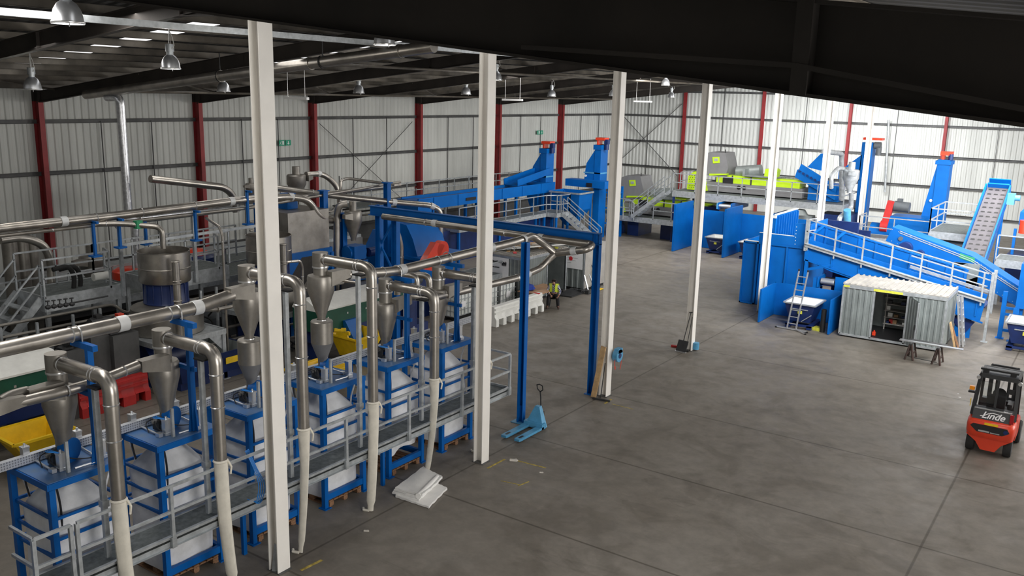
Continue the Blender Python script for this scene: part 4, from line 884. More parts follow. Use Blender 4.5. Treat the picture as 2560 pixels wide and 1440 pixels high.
for k in range(9): q.bar((-12.0+.15*(k % 3), 19.4+.22*k, .06+.03*(k % 4)), (-10.8, 19.2+.18*((k*5) % 9), .10), .05, .03)
q.one('scrap_frames', 'charc', 'pile of dark rusty steel bars on the floor behind the second cyclone', 'scrap', kind='stuff')
# yellow guards and small dark machines seen between the fifth and sixth cyclones
t = thing('pump_skid', 'dark blue pump skid with yellow guards behind the fifth cyclone', 'machine', (-9.8, 24.6, 0))
MB().box(-11.0, -8.8, 23.7, 25.2, 0, .5).build('skid', 'navy', t)
for (a, b) in ((-10.3, 24.4), (-9.4, 24.6)): MB().box(a-.2, a+.2, b-.3, b+.25, .5, 1.25).build('guard', 'yellow', t)
MB().lathe((-9.0, 24.1, .5), [(.45, 0), (.45, 1.0), (.2, 1.2)], 20).build('pump_housing', 'navy', t)
MB().bar((-8.5, 23.6, 0), (-8.5, 23.6, 2.1), .14).one('cream_post', 'white', 'short cream post beside the pump skid', 'post')
for i, (px, py) in enumerate(((1030, 690), (1062, 690))):
    a = Px(px, py, -7.5); MB().tube([a+V((-.5, -.2, -.7)), a+V((-.5, -.2, 0)), a+V((.1, .1, .02)), a+V((.15, .1, -.5))], .12, 14, bend=.3).one('goose_neck_pipe', 'ss', 'steel goose neck pipe behind the blue bracket post, %s of two' % ['left', 'right'][i], 'pipe')
# stack of dark machinery closing the view low between tanks and wall
t = thing('wash_tank', 'long low grey wash tank against the left wall', 'tank', (-21, 24, 0))
MB().box(-22.5, -19.8, 13, 33, .3, 1.6).build('tank_side', 'grey', t); MB().box(-22.4, -19.9, 13, 33, 1.6, 1.75).build('lid', 'galv', t)
for y in (14, 20, 26, 32): MB().box(-22.3, -20, y-.1, y+.1, 0, .3).build('foot', 'grey', t)
for i, (x, y, h) in enumerate(((-16.5, 20.5, 2.7), (-16.3, 24.3, 2.9))):
    t = thing('blue_drum_machine', 'dark blue drum machine with a red cover, %s the nearest cream column' % ['behind', 'right behind'][i], 'machine', (x, y, 0), 'blue drum machines')
    MB().lathe((x, y, 1.95), [(.8, 0), (.8, h-1.95), (.7, h-1.85)], 24).build('drum', 'navy', t)
    MB().lathe((x+.1, y, h-1.95+2.0), [(.45, 0), (.45, .16), (.3, .25)], 18).build('red_cover', 'orange', t)
for (px, py, x) in ((318, 668, -14.0), (322, 720, -14.2)):
    a = Px(px, py, x)
MB().lathe((Px(322, 662, -15.2).x, Px(322, 662, -15.2).y, 2.6), [(.55, 0), (.55, .25), (.4, .35)], 20).one('red_guard_cover', 'orange', 'bright red round guard just left of the first tub', 'guard')
# ================================================================== blue gantry and posts in the middle
t = thing('pipe_gantry', 'long blue steel gantry beam with end legs between the cream columns', 'gantry', (-.36, 23.05, 0))
MB().ibeam((-9.7, 23.05, 4.88), (-.3, 23.05, 4.88), .2, .34, .02).build('beam', 'blue', t)
MB().chan((-.40, 23.05, 0), (-.40, 23.05, 5.04), .16, .2, .012, up=(1, 0, 0), flip=-1).cbox((-.42, 23.05, 0), .3, .28, .02).build('right_leg', 'blue', t)
for x in (-9.55, -8.75): MB().ibeam((x, 23.35, 0), (x, 23.35, 5.05 if x < -9 else 4.7), .2, .22, .015, up=(1, 0, 0)).build('left_leg', 'blue', t)
q = MB()
for z0, z1 in ((3.6, 4.6), (3.6, 2.6), (1.6, 2.6)): q.bar((-9.5, 23.35, z0), (-8.8, 23.35, z1), .06)
q.bar((-9.7, 23.35, 4.75), (-8.6, 23.35, 4.75), .1, .16); q.build('lattice', 'blue', t)
t = thing('pipe_post', 'tall blue post with splayed foot standing behind the pallet truck', 'post', (-.75, 19.7, 0), 'blue pipe posts')
MB().chan((-.75, 19.7, .02), (-.75, 19.7, 5.15), .15, .19, .012, up=(1, 0, 0), flip=-1).build('upright', 'blue', t)
MB().box(-.83, -.80, 19.6, 19.8, .02, 5.15).build('web', 'blue', t)
MB().cbox((-.78, 19.7, 0), .42, .34, .02).build('base_plate', 'lblue', t)
MB().prism([(-.75-.16, 19.7, .02), (-.75+.14, 19.7, .02), (-.75+.08, 19.7, .5), (-.75-.1, 19.7, .5)], (0, .015, 0)).build('gusset', 'blue', t)
for px, y0, y1, x, lab in ((612+197, 478, 700, -12.6, 'tall blue post carrying pipes, left one right of the nearest cream column'), (857, 535, 700, -12.3, 'blue post behind the middle grey cyclone'), (968, 458, 650, -12.2, 'tall blue post carrying the capped pipe end'), (643, 490, 560, -15.5, 'blue post left of the nearest cream column, high'), (988, 545, 700, -10.2, 'blue post inside the left end of the gantry')):
    a = Px(px, y0, x); b = Px(px, y1, x)
    MB().ibeam((a.x, a.y, 0), (a.x, a.y, a.z), .22, .22, .015, up=(1, 0, 0)).cbox((a.x, a.y, a.z), .34, .3, .04).one('blue_post', 'blue', lab, 'post', 'blue equipment posts')
# ------------------------------------------------------------------ granulator with red belt guard
t = thing('granulator', 'blue granulator hopper with a big red belt guard, left of the second cream column', 'machine', (-11.6, 27.4, 0))
x, y = -11.6, 27.8
MB().box(x-1.1, x+1.0, y-1.0, y+1.4, 0, 1.55).build('base', 'navy', t)
MB().hexa([(x-1.0, y-.9, 1.55), (x+.9, y-.9, 1.55), (x+.9, y+1.2, 1.55), (x-1.0, y+1.2, 1.55)], [(x-1.15, y-1.1, 2.4), (x+1.1, y-1.1, 2.4), (x+1.1, y+1.4, 2.4), (x-1.15, y+1.4, 2.4)]).box(x-1.25, x+1.2, y-1.2, y+1.5, 2.4, 2.52).build('chamber', 'blue', t)
MB().prism([(x-1.0, y-.9, 2.52), (x+.8, y-.9, 2.52), (x+.55, y-.9, 3.2), (x+.2, y-.9, 3.75), (x-1.0, y-.9, 3.85), (x-1.5, y-.9, 3.3)], (0, 1.9, 0)).build('feed_hood', 'blue', t)
gx = -9.7; 
a = Px(1052, 672, gx); b = Px(1112, 612, gx); c_ = Px(1120, 640, gx); d_ = Px(1085, 678, gx); e_ = Px(1090, 606, gx)
MB().prism([a, d_, c_, b, e_], (-.28, 0, 0)).cyl(Px(1108, 625, gx), Px(1108, 625, gx)+V((-.28, 0, 0)), .36, seg=24).build('belt_guard', 'orange', t)
MB().cyl((x+.9, y-1.7, 1.7), (x+.9, y-1.0, 1.7), .3, seg=20).build('motor', 'grey2', t)
platform('small grey platform with white rails beside the red guard', -11.3, -9.7, 30.0, 32.2, 1.3, [[(-9.7, 30.0), (-9.7, 32.2), (-11.3, 32.2)]], mt='galv')
# ------------------------------------------------------------------ far left group: long belt conveyor, elevator towers, hopper, stair
t = thing('long_conveyor', 'long raised blue belt conveyor running back beside the left wall', 'conveyor', (-18.6, 42, 0))
cx = -18.5; cz = 3.42; y0 = 35.2; y1 = 48.6
MB().box(cx-.62, cx-.54, y0, y1, cz-.5, cz+.12).build('side_plate', 'blue', t); MB().box(cx+.54, cx+.62, y0, y1, cz-.5, cz+.12).build('side_plate', 'blue', t)
MB().box(cx-.54, cx+.54, y0+.6, y1, cz-.1, cz-.05).build('belt', 'belt', t)
MB().box(cx-.75, cx+.75, y0-.2, y0+.9, cz-1.6, cz+.05).build('tail_box', 'blue', t)
q = MB()
for k in range(6): q.box(cx+.62, cx+.66, y0+1.2+k*2.1, y0+1.25+k*2.1, cz-.5, cz+.12)
q.build('stiffeners', 'blue', t); MB().box(cx+.62, cx+.67, y0+4.0, y0+4.9, cz-.3, cz-.14).build('inspection_slot', 'black', t)
for y in (36.6, 40.5, 44.5, 47.5): MB().bar((cx+.4, y, 0), (cx+.4, y, cz-.5), .14).bar((cx-.4, y, 0), (cx-.4, y, cz-.5), .14).bar((cx-.4, y, 1.5), (cx+.4, y, 1.5), .08).build('trestle', 'blue', t)
t = thing('storage_bunker', 'dark blue steel bunker wall under the long conveyor', 'bunker', (-17.4, 41, 0))
MB().box(-18.0, -17.2, 33.5, 47.5, 0, 1.75).build('bunker_wall', 'navy', t)
for k in range(8): MB().box(-17.2, -17.1, 33.8+k*1.9, 33.95+k*1.9, 0, 1.75).build('rib', 'blue', t)
platform('grey walkway with rails beside the long blue conveyor', -17.5, -16.6, 37.0, 45.6, 1.92, [[(-16.6, 37.0), (-16.6, 45.6), (-16.0, 46.2), (-15.9, 47.2)]], legs=True, lmat='blue', fas=.2)
platform('square grey stair landing at the end of the far walkway', -17.3, -15.9, 45.7, 47.2, 1.95, [[(-17.3, 47.2), (-15.9, 47.2)], [(-15.9, 45.7), (-15.9, 46.2)]], lmat='blue')
stair('grey steel stair coming down beside the big blue hopper', (-15.85, 46.6, 1.85), (-13.7, 47.2, .1), .95, side=(-.28, .96, 0))
def tower(x, y, zt, zb, lab, mirror=1, lit=None):
    t = thing('bucket_elevator', lab, 'elevator', (x, y, 0), 'blue bucket elevators')
    MB().box(x-.02, x+.42, y-.45, y+.45, zb, zt-.45).build('casing', 'blue', t)
    q = MB().prism([(x-.02, y-.42, zt-.75), (x+.38, y-.42, zt-.75), (x+.38, y-.42, zt-3.0), (x-.78, y-.42, zt-3.0), (x-.70, y-.42, zt-2.2), (x-.62, y-.42, zt-1.65)], (0, .84, 0)); q.build('head_chute', 'blue', t)
    MB().prism([(x-.80, y-.45, zt-2.28), (x+.44, y-.45, zt-2.28), (x+.44, y-.45, zt-2.2), (x-.78, y-.45, zt-2.2)], (0, .9, 0)).build('flange', 'lblue', t)
    MB().box(x-.12, x+.46, y-.5, y+.5, zt-.75, zt-.45).build('head', 'blue', t)
    MB().box(x-.1, x+.55, y-.3, y+.3, zt-.16, zt).box(x-.02, x+.1, y-.25, y+.25, zt-.45, zt-.16).build('belt_guard', 'orange', t)
    MB().cyl((x+.62, y-.1, zt-.75), (x+.62, y-.1, zt-.3), .14, seg=14).box(x+.5, x+.75, y-.25, y+.05, zt-.4, zt-.1).build('drive_motor', 'navy', t)
    MB().cyl((x-.62, y-.44, zt-2.45), (x-.62, y-.5, zt-2.45), .07, seg=12).build('sight_glass', 'wplas', t)
    return t
tower(-18.75, 48.6, 6.1, 0, 'left blue bucket elevator with a red topped drive, far left group')
tower(-15.75, 50.3, 6.42, 0, 'shiny blue bucket elevator left of the third cream column')
t = thing('vibrating_feeder', 'sloping blue vibrating trough feeding the long conveyor', 'feeder', (-18.7, 47, 3.5))
a = V((-18.75, 48.5, 4.1)); b = V((-18.6, 44.6, 3.6)); q = MB()
q.add([a+V((-.5,0,0)), a+V((.5,0,0)), b+V((.5,0,0)), b+V((-.5,0,0)), a+V((-.5,0,-.06)), a+V((.5,0,-.06)), b+V((.5,0,-.06)), b+V((-.5,0,-.06))], [(0,1,2,3),(7,6,5,4),(0,4,5,1),(1,5,6,2),(2,6,7,3),(3,7,4,0)])
for s in (-.5, .5): q.bar(a+V((s,0,.12)), b+V((s,0,.12)), .05, .4)
q.build('trough', 'blue', t); MB().hexa([(-19.1, 47.5, 2.0), (-18.5, 47.5, 2.0), (-18.5, 48.1, 2.0), (-19.1, 48.1, 2.0)], [(-19.3, 47.0, 3.5), (-18.2, 47.0, 3.5), (-18.2, 48.5, 3.5), (-19.3, 48.5, 3.5)]).build('boot', 'blue', t)
t = thing('vibrating_feeder', 'level blue feeder box above the big open hopper', 'feeder', (-16.9, 49.8, 3.4))
MB().box(-17.5, -14.6, 49.2, 50.0, 3.30, 3.75).build('trough', 'blue', t); MB().box(-15.9, -15.5, 49.15, 49.2, 3.35, 3.6).build('motor_plate', 'black', t)
hx, hy = -16.3, 49.2-1.2
t = thing('open_hopper', 'big open blue hopper with tapered bottom and grey rim between the two elevator towers', 'hopper', (-16.6, 48.6, 0))
MB().open_box((-17.5, -15.5, 47.6, 49.1, 2.0), (-17.6, -15.4, 47.5, 49.2, 3.1), .05).build('upper_bin', 'blue', t)
MB().hexa([(-16.8, 48.2, .9), (-16.2, 48.2, .9), (-16.2, 48.7, .9), (-16.8, 48.7, .9)], [(-17.5, 47.6, 2.0), (-15.5, 47.6, 2.0), (-15.5, 49.1, 2.0), (-17.5, 49.1, 2.0)]).build('cone', 'blue', t)
q = MB()
for a, b, c, d in ((-17.62, 47.48, -15.38, 47.48), (-17.62, 49.22, -15.38, 49.22), (-17.62, 47.48, -17.62, 49.22), (-15.38, 47.48, -15.38, 49.22)): q.bar((a, b, 3.05), (c, d, 3.05), .06, .1)
q.build('rim', 'galv', t)
for a, b in ((-17.5, 47.6), (-15.5, 47.6), (-15.5, 49.1), (-17.5, 49.1)): MB().bar((a, b, 0), (a, b, 3.0), .1).build('leg', 'blue', t)
t = thing('elevator_frame', 'open blue braced frame under the second elevator tower', 'frame', (-15.2, 50.9, 0))
for a, b in ((-15.6, 50.85), (-14.6, 50.85), (-15.6, 51.6), (-14.6, 51.6)): MB().bar((a, b, 0), (a, b, 3.3), .12).build('post', 'blue', t)
q = MB()
for z in (.9, 1.9, 2.9): q.bar((-15.6, 50.85, z), (-14.6, 50.85, z), .08, .1).bar((-14.6, 50.85, z), (-14.6, 51.6, z), .08, .1)
q.build('cross_rails', 'blue', t)
t = thing('wall_duct_rack', 'low grey pipes and rails along the left wall behind the far conveyor', 'pipes', (-22, 40, 0))
q = MB()
for k in range(3): q.tube([(-22.5, 28, 2.2+.22*k), (-22.5, 46, 2.2+.22*k)], .05, 8)
q.build('pipes', 'ssd', t)
q = MB(); rail(q, [(-21.5, 34), (-21.5, 50)], 2.9, 1.0); q.build('guard_rail', 'galv', t); MB().box(-23, -21.4, 34, 50, 2.8, 2.88).build('deck', 'galvd', t)
for y in (34.2, 42, 49.8): MB().bar((-21.6, y, 0), (-21.6, y, 2.8), .1).build('leg', 'galv', t)
# ------------------------------------------------------------------ storage sheds
def shed(name, lab, lx, ly, h, group):
    """built at the origin: front faces -y, lx long, ly deep"""
    t = thing(name, lab, 'storage shed', (0, 0, 0), group)
    return t
def ribbed(m_, a, b, z0, z1, out, pitch=.2, dep=.025):
    a = V(a); b = V(b); L_ = (b-a).length; n = max(1, int(L_/pitch)); d = (b-a)/n; o = V(out)*dep; P = []
    for i in range(n):
        for t_, k in ((0, 0), (.5, 0), (.62, 1), (.88, 1)): P.append(a+d*(i+t_)+o*k)
    P.append(b); k = len(P)
    base = [a-V(out)*.04, b-V(out)*.04]
    m_.add([(p.x, p.y, z0) for p in P]+[(p.x, p.y, z1) for p in P], [(i, i+1, k+i+1, k+i) for i in range(k-1)])
    m_.add([(base[0].x, base[0].y, z0), (base[1].x, base[1].y, z0), (base[1].x, base[1].y, z1), (base[0].x, base[0].y, z1)], [(3, 2, 1, 0)])
    return m_
SHX0, SHX1, SHY0, SHY1, SHH = 3.83, 7.52, 35.35, 37.5, 2.1
t = thing('storage_shed', 'galvanised steel storage shed with one door open and a ribbed pale roof, right side', 'storage shed', ((SHX0+SHX1)/2, (SHY0+SHY1)/2, 0))
MB().box(SHX0+.05, SHX1-.05, SHY0+.05, SHY1-.05, .02, .14).box(SHX0+.3, SHX0+.5, SHY0+.05, SHY1-.05, 0, .03).box(SHX1-.5, SHX1-.3, SHY0+.05, SHY1-.05, 0, .03).build('floor_frame', 'black', t)
D0, D1 = 4.98, 6.2
q = MB(); ribbed(q, (SHX0, SHY0, 0), (D0-.02, SHY0, 0), .14, SHH-.12, (0, -1, 0)); q.build('front_wall', 'shed', t)
q = MB(); ribbed(q, (D1+.02, SHY0, 0), (SHX1, SHY0, 0), .14, SHH-.12, (0, -1, 0)); q.build('front_wall', 'shed', t)
q = MB(); ribbed(q, (SHX1, SHY0, 0), (SHX1, SHY1, 0), .14, SHH-.05, (1, 0, 0)); q.build('end_wall', 'shed', t)
q = MB(); ribbed(q, (SHX0, SHY1, 0), (SHX0, SHY0, 0), .14, SHH-.05, (-1, 0, 0)); q.build('end_wall', 'shed', t)
q = MB(); ribbed(q, (SHX1, SHY1, 0), (SHX0, SHY1, 0), .14, SHH-.05, (0, 1, 0)); q.build('back_wall', 'shed', t)
q = MB()
for a, b in ((SHX0, SHY0), (SHX1, SHY0), (SHX0, SHY1), (SHX1, SHY1), (D0, SHY0), (D1, SHY0)): q.bar((a, b, .1), (a, b, SHH-.05), .07)
q.bar((SHX0, SHY0-.02, SHH-.06), (SHX1, SHY0-.02, SHH-.06), .06, .14).bar((SHX1+.01, SHY0, SHH-.06), (SHX1+.01, SHY1, SHH-.06), .06, .14).bar((SHX0, SHY0, .1), (SHX1, SHY0, .1), .07, .08); q.build('frame', 'galv', t)
q = MB().box(SHX0-.03, SHX1+.03, SHY0-.05, SHY1+.05, SHH, SHH+.03)
n = 17
for k in range(n+1): xx = SHX0+(SHX1-SHX0)*k/n; q.box(xx-.03, xx+.03, SHY0-.05, SHY1+.05, SHH+.03, SHH+.065)
q.build('roof', 'shedroof', t)
q = MB()
for k in range(n): xx = SHX0+(SHX1-SHX0)*(k+.5)/n; q.box(xx-.06, xx+.06, SHY1+.0, SHY1+.056, SHH-.02, SHH+.034)
q.build('rib_gaps', 'black', t)
MB().box(4.95, 6.0, SHY0-.06, SHY0-.052, SHH-.12, SHH-.03).box(SHX0-.0, SHX0+.22, SHY0-.06, SHY0-.052, SHH-.10, SHH-.03).build('yellow_label', 'ylabel', t)
q = MB(); ribbed(q, (D1+.02, SHY0-.03, 0), (D1+.55, SHY0-.98, 0), .16, SHH-.14, (-.87, -.48, 0), .22); q.build('open_door', 'shed', t)
dd = V((.53, -.95, 0)).normalized()
MB().bar(V((D1+.02, SHY0-.03, .16)), V((D1+.02, SHY0-.03, SHH-.14)), .05).bar(V((D1+.55, SHY0-.98, .16)), V((D1+.55, SHY0-.98, SHH-.14)), .05).build('door_stile', 'galv', t)
MB().cbox((D1+.50, SHY0-.99, .95), .06, .08, .16).build('door_lock', 'black', t)
for k in range(6):
    z = .38+k*.27; MB().box(D0+.1, D1+.6, SHY1-.55, SHY1-.1, z, z+.025).build('shelf', 'shedroof', t)
for xx in (D0+.15, D0+.95, D1+.5): MB().bar((xx, SHY1-.5, .15), (xx, SHY1-.5, 1.9), .04).build('shelf_post', 'shedroof', t)
rnd = random.Random(3)
for k in range(26):
    z = .41+(k % 6)*.27; xx = D0+.2+rnd.random()*1.3; w_ = .08+.12*rnd.random()
    mm_ = ['charc', 'shed', 'card', 'wplas', 'navy', 'redp'][rnd.randrange(6)]
    MB().cbox((xx, SHY1-.35, z), w_, .16, .07+.1*rnd.random()).one('tool_box', mm_, 'small %s item on the %s shelf inside the open right shed' % ({'charc': 'black', 'shed': 'grey', 'card': 'brown', 'wplas': 'white', 'navy': 'dark blue', 'redp': 'red'}[mm_], ['lowest', 'second lowest', 'third', 'fourth', 'fifth', 'top'][k % 6]), 'box', 'things on the shed shelves')
MB().cbox((5.05, 35.7, .16), .12, .1, .14).cyl((5.05, 35.7, .3), (5.05, 35.7, .36), .03, seg=10).one('orange_can', 'orange', 'small orange can just inside the open shed door', 'can')
# left sheds with posters
AX0, AX1, AY0, AY1, AH = -10.75, -8.62, 31.35, 34.9, 2.1
t = thing('storage_shed', 'galvanised shed with junk on its roof and an open front, behind the desk', 'storage shed', ((AX0+AX1)/2, (AY0+AY1)/2, 0))
MB().box(AX0+.05, AX1-.05, AY0+.05, AY1-.05, 0, .14).build('floor_frame', 'black', t)
q = MB(); ribbed(q, (AX0, AY0, 0), (AX1, AY0, 0), .14, AH-.05, (0, -1, 0)); q.build('end_wall', 'shed', t)
q = MB(); ribbed(q, (AX1, AY0, 0), (AX1, 33.2, 0), .14, AH-.05, (1, 0, 0)); q.build('front_wall', 'shed', t)
q = MB(); ribbed(q, (AX0, AY1, 0), (AX0, AY0, 0), .14, AH-.05, (-1, 0, 0)); ribbed(q, (AX1, AY1, 0), (AX0, AY1, 0), .14, AH-.05, (0, 1, 0)); q.build('back_wall', 'shed', t)
q = MB()
for a, b in ((AX0, AY0), (AX1, AY0), (AX0, AY1), (AX1, AY1), (AX1, 33.25)): q.bar((a, b, .1), (a, b, AH-.05), .08)
q.bar((AX1+.01, AY0, AH-.05), (AX1+.01, AY1, AH-.05), .05, .12).bar((AX0, AY0-.01, AH-.05), (AX1, AY0-.01, AH-.05), .05, .12); q.build('frame', 'galv', t)
q = MB().box(AX0-.04, AX1+.04, AY0-.05, AY1+.05, AH, AH+.03)
for k in range(18): yy = AY0+(AY1-AY0)*k/17; q.box(AX0-.04, AX1+.04, yy-.03, yy+.03, AH+.03, AH+.06)
q.build('roof', 'shedroof', t)
MB().box(AX1-.35, AX1-.25, 33.25, 33.45, .15, 1.9).build('open_door', 'blue', t)
t = thing('storage_shed', 'second galvanised shed with a white poster bearing a red disc', 'storage shed', (-9.4, 36.6, 0))
BX0, BX1, BY0, BY1 = -10.5, -8.0, 35.55, 37.6
MB().box(BX0+.05, BX1-.05, BY0+.05, BY1-.05, 0, .14).build('floor_frame', 'black', t)
q = MB(); ribbed(q, (BX0+1.05, BY0, 0), (BX1, BY0, 0), .14, AH-.02, (0, -1, 0), .28); q.build('front_wall', 'shed', t)
MB().box(BX1, BX1+.03, BY0, BY1, .14, AH).build('end_wall', 'shedroof', t)
MB().box(BX0, BX0+.03, BY0, BY1, .14, AH).box(BX0, BX1, BY1-.03, BY1, .14, AH).build('back_wall', 'shed', t)
MB().box(BX0-.03, BX1+.05, BY0-.04, BY1+.04, AH, AH+.05).build('roof', 'shedroof', t)
q = MB()
for a, b in ((BX1, BY0), (BX1, BY1), (BX0+1.05, BY0)): q.bar((a, b, .1), (a, b, AH), .06)
q.build('frame', 'galv', t)
# posters (handwriting drawn as strokes)
def scrawl(m_, o, ux, uz, n, w_, h_, seed, lw=.018):
    r_ = random.Random(seed); o = V(o); ux = V(ux); x = 0
    nrm = ux.cross(V((0, 0, 1)))*-.004
    P = []
    for i in range(n*4): P.append(o+ux*(w_*i/(n*4))+V((0, 0, h_*(.5+.5*math.sin(i*2.1+r_.random()*1.2)))))
    for a, b in zip(P, P[1:]): m_.bar(a, b, .006, lw, up=tuple(ux.cross(V((0, 0, 1)))) ) if False else m_.bar(a, b, lw, .006, up=tuple(ux.cross(V((0, 0, 1)))))
t = thing('poster', 'tall white poster with black handwriting on the end of the left shed', 'poster', (-10.0, 31.3, .5), 'white posters on the sheds')
MB().box(-10.55, -9.35, 31.28, 31.295, .55, 2.0).build('sheet', 'paper', t)
q = MB(); scrawl(q, (-10.48, 31.27, 1.74), (1, 0, 0), 0, 12, .72, .12, 1, .016); scrawl(q, (-9.72, 31.27, 1.64), (1, 0, 0), 0, 5, .28, .22, 2, .018); scrawl(q, (-10.46, 31.27, 1.52), (1, 0, 0), 0, 3, .16, .13, 5, .016); scrawl(q, (-10.22, 31.27, 1.52), (1, 0, 0), 0, 8, .40, .06, 4, .012); q.build('handwriting', 'ink', t)
t = thing('poster', 'wide white poster with a red disc and faint writing on the second shed', 'poster', (-8.75, 35.48, 1.1), 'white posters on the sheds')
MB().box(-9.4, -8.06, 35.47, 35.485, 1.05, 2.02).build('sheet', 'paper', t)
d_ = Py(1427, 646, 35.46); MB().cyl((d_.x, 35.469, d_.z), (d_.x, 35.455, d_.z), .1, seg=24).build('red_disc', 'rink', t)
q = MB()
for k, (z, w_) in enumerate(((1.68, .7), (1.55, .95), (1.42, .85), (1.30, .6))): scrawl(q, (-9.25, 35.462, z), (1, 0, 0), 0, 16, w_, .03, 10+k, .006)
q.build('faint_writing', 'galv', t)
# junk on the roof
rnd = random.Random(5)
for k in range(6):
    x = -10.4+.2*k; MB().bar((x, 31.8+.1*k, AH+.10+.03*k), (x+1.0, 34.3+.05*k, AH+.10+.03*k), .16, .02).one('metal_strip', 'wplas' if k % 2 else 'galv', 'pale metal strip lying on the roof of the left shed', 'strip', 'strips on the shed roof')
for k in range(12):
    x = -10.5+1.7*rnd.random(); y = 31.5+3.1*rnd.random(); MB().cbox((x, y, AH+.065), .15+.35*rnd.random(), .12+.2*rnd.random(), .02+.05*rnd.random(), rnd.random()*3).one('scrap_piece', ['card', 'pine', 'card', 'debris', 'rink', 'ylabel'][k % 6], ['brown cardboard', 'pale wood', 'brown cardboard', 'grey', 'red', 'yellow'][k % 6]+' scrap piece lying on the roof of the left shed', 'scrap', 'scrap on the shed roof')
# ibc tanks
def ibc(c, lab):
    x, y, z = c; t = thing('ibc_tank', lab, 'tank', c, 'caged liquid tanks')
    MB().box(x-.45, x+.45, y-.55, y+.55, z+.16, z+1.05).build('bottle', 'ibc', t)
    MB().lathe((x, y, z+1.05), [(.12, 0), (.12, .05)], 16).build('lid', 'rink', t)
    q = MB()
    for zz in (.18, .4, .62, .84, 1.07):
        for a, b, c2, d in ((-.48, -.58, .48, -.58), (-.48, .58, .48, .58), (-.48, -.58, -.48, .58), (.48, -.58, .48, .58)): q.bar((x+a, y+b, z+zz), (x+c2, y+d, z+zz), .025)
    for k in range(6):
        a = -.48+.96*k/5; b = -.58+1.16*k/5
        q.bar((x+a, y-.58, z+.16), (x+a, y-.58, z+1.08), .02).bar((x+a, y+.58, z+.16), (x+a, y+.58, z+1.08), .02).bar((x-.48, y+b, z+.16), (x-.48, y+b, z+1.08), .02).bar((x+.48, y+b, z+.16), (x+.48, y+b, z+1.08), .02)
    q.build('cage', 'galv', t)
    MB().box(x-.48, x+.48, y-.58, y+.58, z+.1, z+.16).box(x-.48, x-.34, y-.58, y+.58, z, z+.1).box(x+.34, x+.48, y-.58, y+.58, z, z+.1).box(x-.07, x+.07, y-.58, y+.58, z, z+.1).build('pallet_base', 'black', t)
    MB().box(x+.495, x+.5, y-.15, y+.15, z+.5, z+.75).build('label_plate', 'paper', t)
ibc((-9.65, 27.85, 0), 'white caged liquid tank left of the second cream column')
ibc((-9.4, 29.35, 0), 'white caged liquid tank right of the second cream column, front one')
ibc((-9.35, 30.6, 0), 'white caged liquid tank nearest the poster shed')
# desk, cloth, ramp, steps, hand truck, bucket
t = thing('desk', 'brown office desk with side panels in front of the open shed', 'desk', (-8.0, 31.2, 0))
MB().prism([(-8.55, 30.85, .72), (-7.5, 31.0, .72), (-7.45, 31.7, .72), (-8.35, 32.9, .72), (-8.58, 32.9, .72)], (0, 0, .03)).build('top', 'desk', t)
MB().box(-8.45, -7.6, 30.98, 31.0, .3, .72).build('modesty_panel', 'desk', t)
for a, b in ((-8.48, 31.0), (-7.58, 31.08), (-8.48, 32.7)): MB().bar((a, b, 0), (a, b, .72), .05).build('leg', 'charc', t)
q = MB()
for k in range(40): pass
q.lathe((-8.3, 31.3, .755), [(.22, 0), (.26, .06), (.24, .16), (.17, .24), (.05, .27)], 14); 
for v in q.v: v.x += .05*math.sin(v.y*31)+.03*math.sin(v.z*40); v.y += .05*math.sin(v.x*27)
q.one('blue_jacket', 'ucloth', 'crumpled bright blue jacket lying on the desk', 'jacket')
MB().prism([(-8.45, 34.0, .02), (-7.75, 34.1, .02), (-7.75, 35.2, .02), (-8.45, 35.2, .16)], (0, 0, .03)).one('access_ramp', 'charc', 'dark grey ramp sheet leaning at the shed threshold', 'ramp')
t = thing('hand_truck', 'yellow hand truck leaning on the white end of the second shed', 'hand truck', (-7.75, 36.4, 0))
q = MB()
for s in (-.2, .2): q.tube([(-7.75, 36.4+s, .1), (-7.9, 36.4+s, 1.05)], .02, 8)
for z in (.3, .6, .9): q.bar((-7.76-.1*z, 36.2, z), (-7.76-.1*z, 36.6, z), .03)
q.box(-7.78, -7.5, 36.15, 36.65, .02, .05); q.build('frame', 'yellow', t)
for s in (-.26, .26): MB().cyl((-7.82, 36.4+s-.03, .11), (-7.82, 36.4+s+.03, .11), .11, seg=16).build('wheel', 'rubber', t)
MB().tube([(-7.9, 36.2, 1.05), (-7.98, 36.2, 1.2)], .02, 6).tube([(-7.9, 36.6, 1.05), (-7.98, 36.6, 1.2)], .02, 6).build('grips', 'black', t)
t = thing('step_ladder', 'small folded grey step ladder lying by the second shed', 'ladder', (-7.9, 35.3, 0))
q = MB().bar((-8.5, 35.3, .1), (-7.5, 35.35, .1), .05, .1).bar((-7.62, 35.4, .05), (-7.95, 35.5, .8), .05).bar((-7.45, 35.75, .05), (-7.85, 35.8, .8), .05)
q.build('rails', 'alu', t)
MB().cbox((-8.3, 35.25, 0), .2, .25, .16).cbox((-7.95, 35.25, 0), .2, .25, .17).cbox((-7.6, 35.3, 0), .2, .25, .18).build('treads', 'charc', t)
p = Pz(1311, 797)
t = thing('bucket', 'black bucket on the floor behind the tall blue post', 'bucket', (p.x-.1, p.y, 0))
MB().lathe((p.x-.1, p.y, 0), [(.13, 0), (.18, .38), (.19, .38), (.19, .4), (.17, .4), (.12, .02)], 20, cap=False).lathe((p.x-.1, p.y, 0), [(.13, 0), (.001, .01)], 20, cap=False).build('pail', 'black', t)
MB().tube([(p.x-.29, p.y, .38), (p.x-.3, p.y-.05, .42)], .01, 6).tube([(p.x+.09, p.y, .38), (p.x+.12, p.y-.05, .42)], .01, 6).build('handle_lug', 'clamp', t)
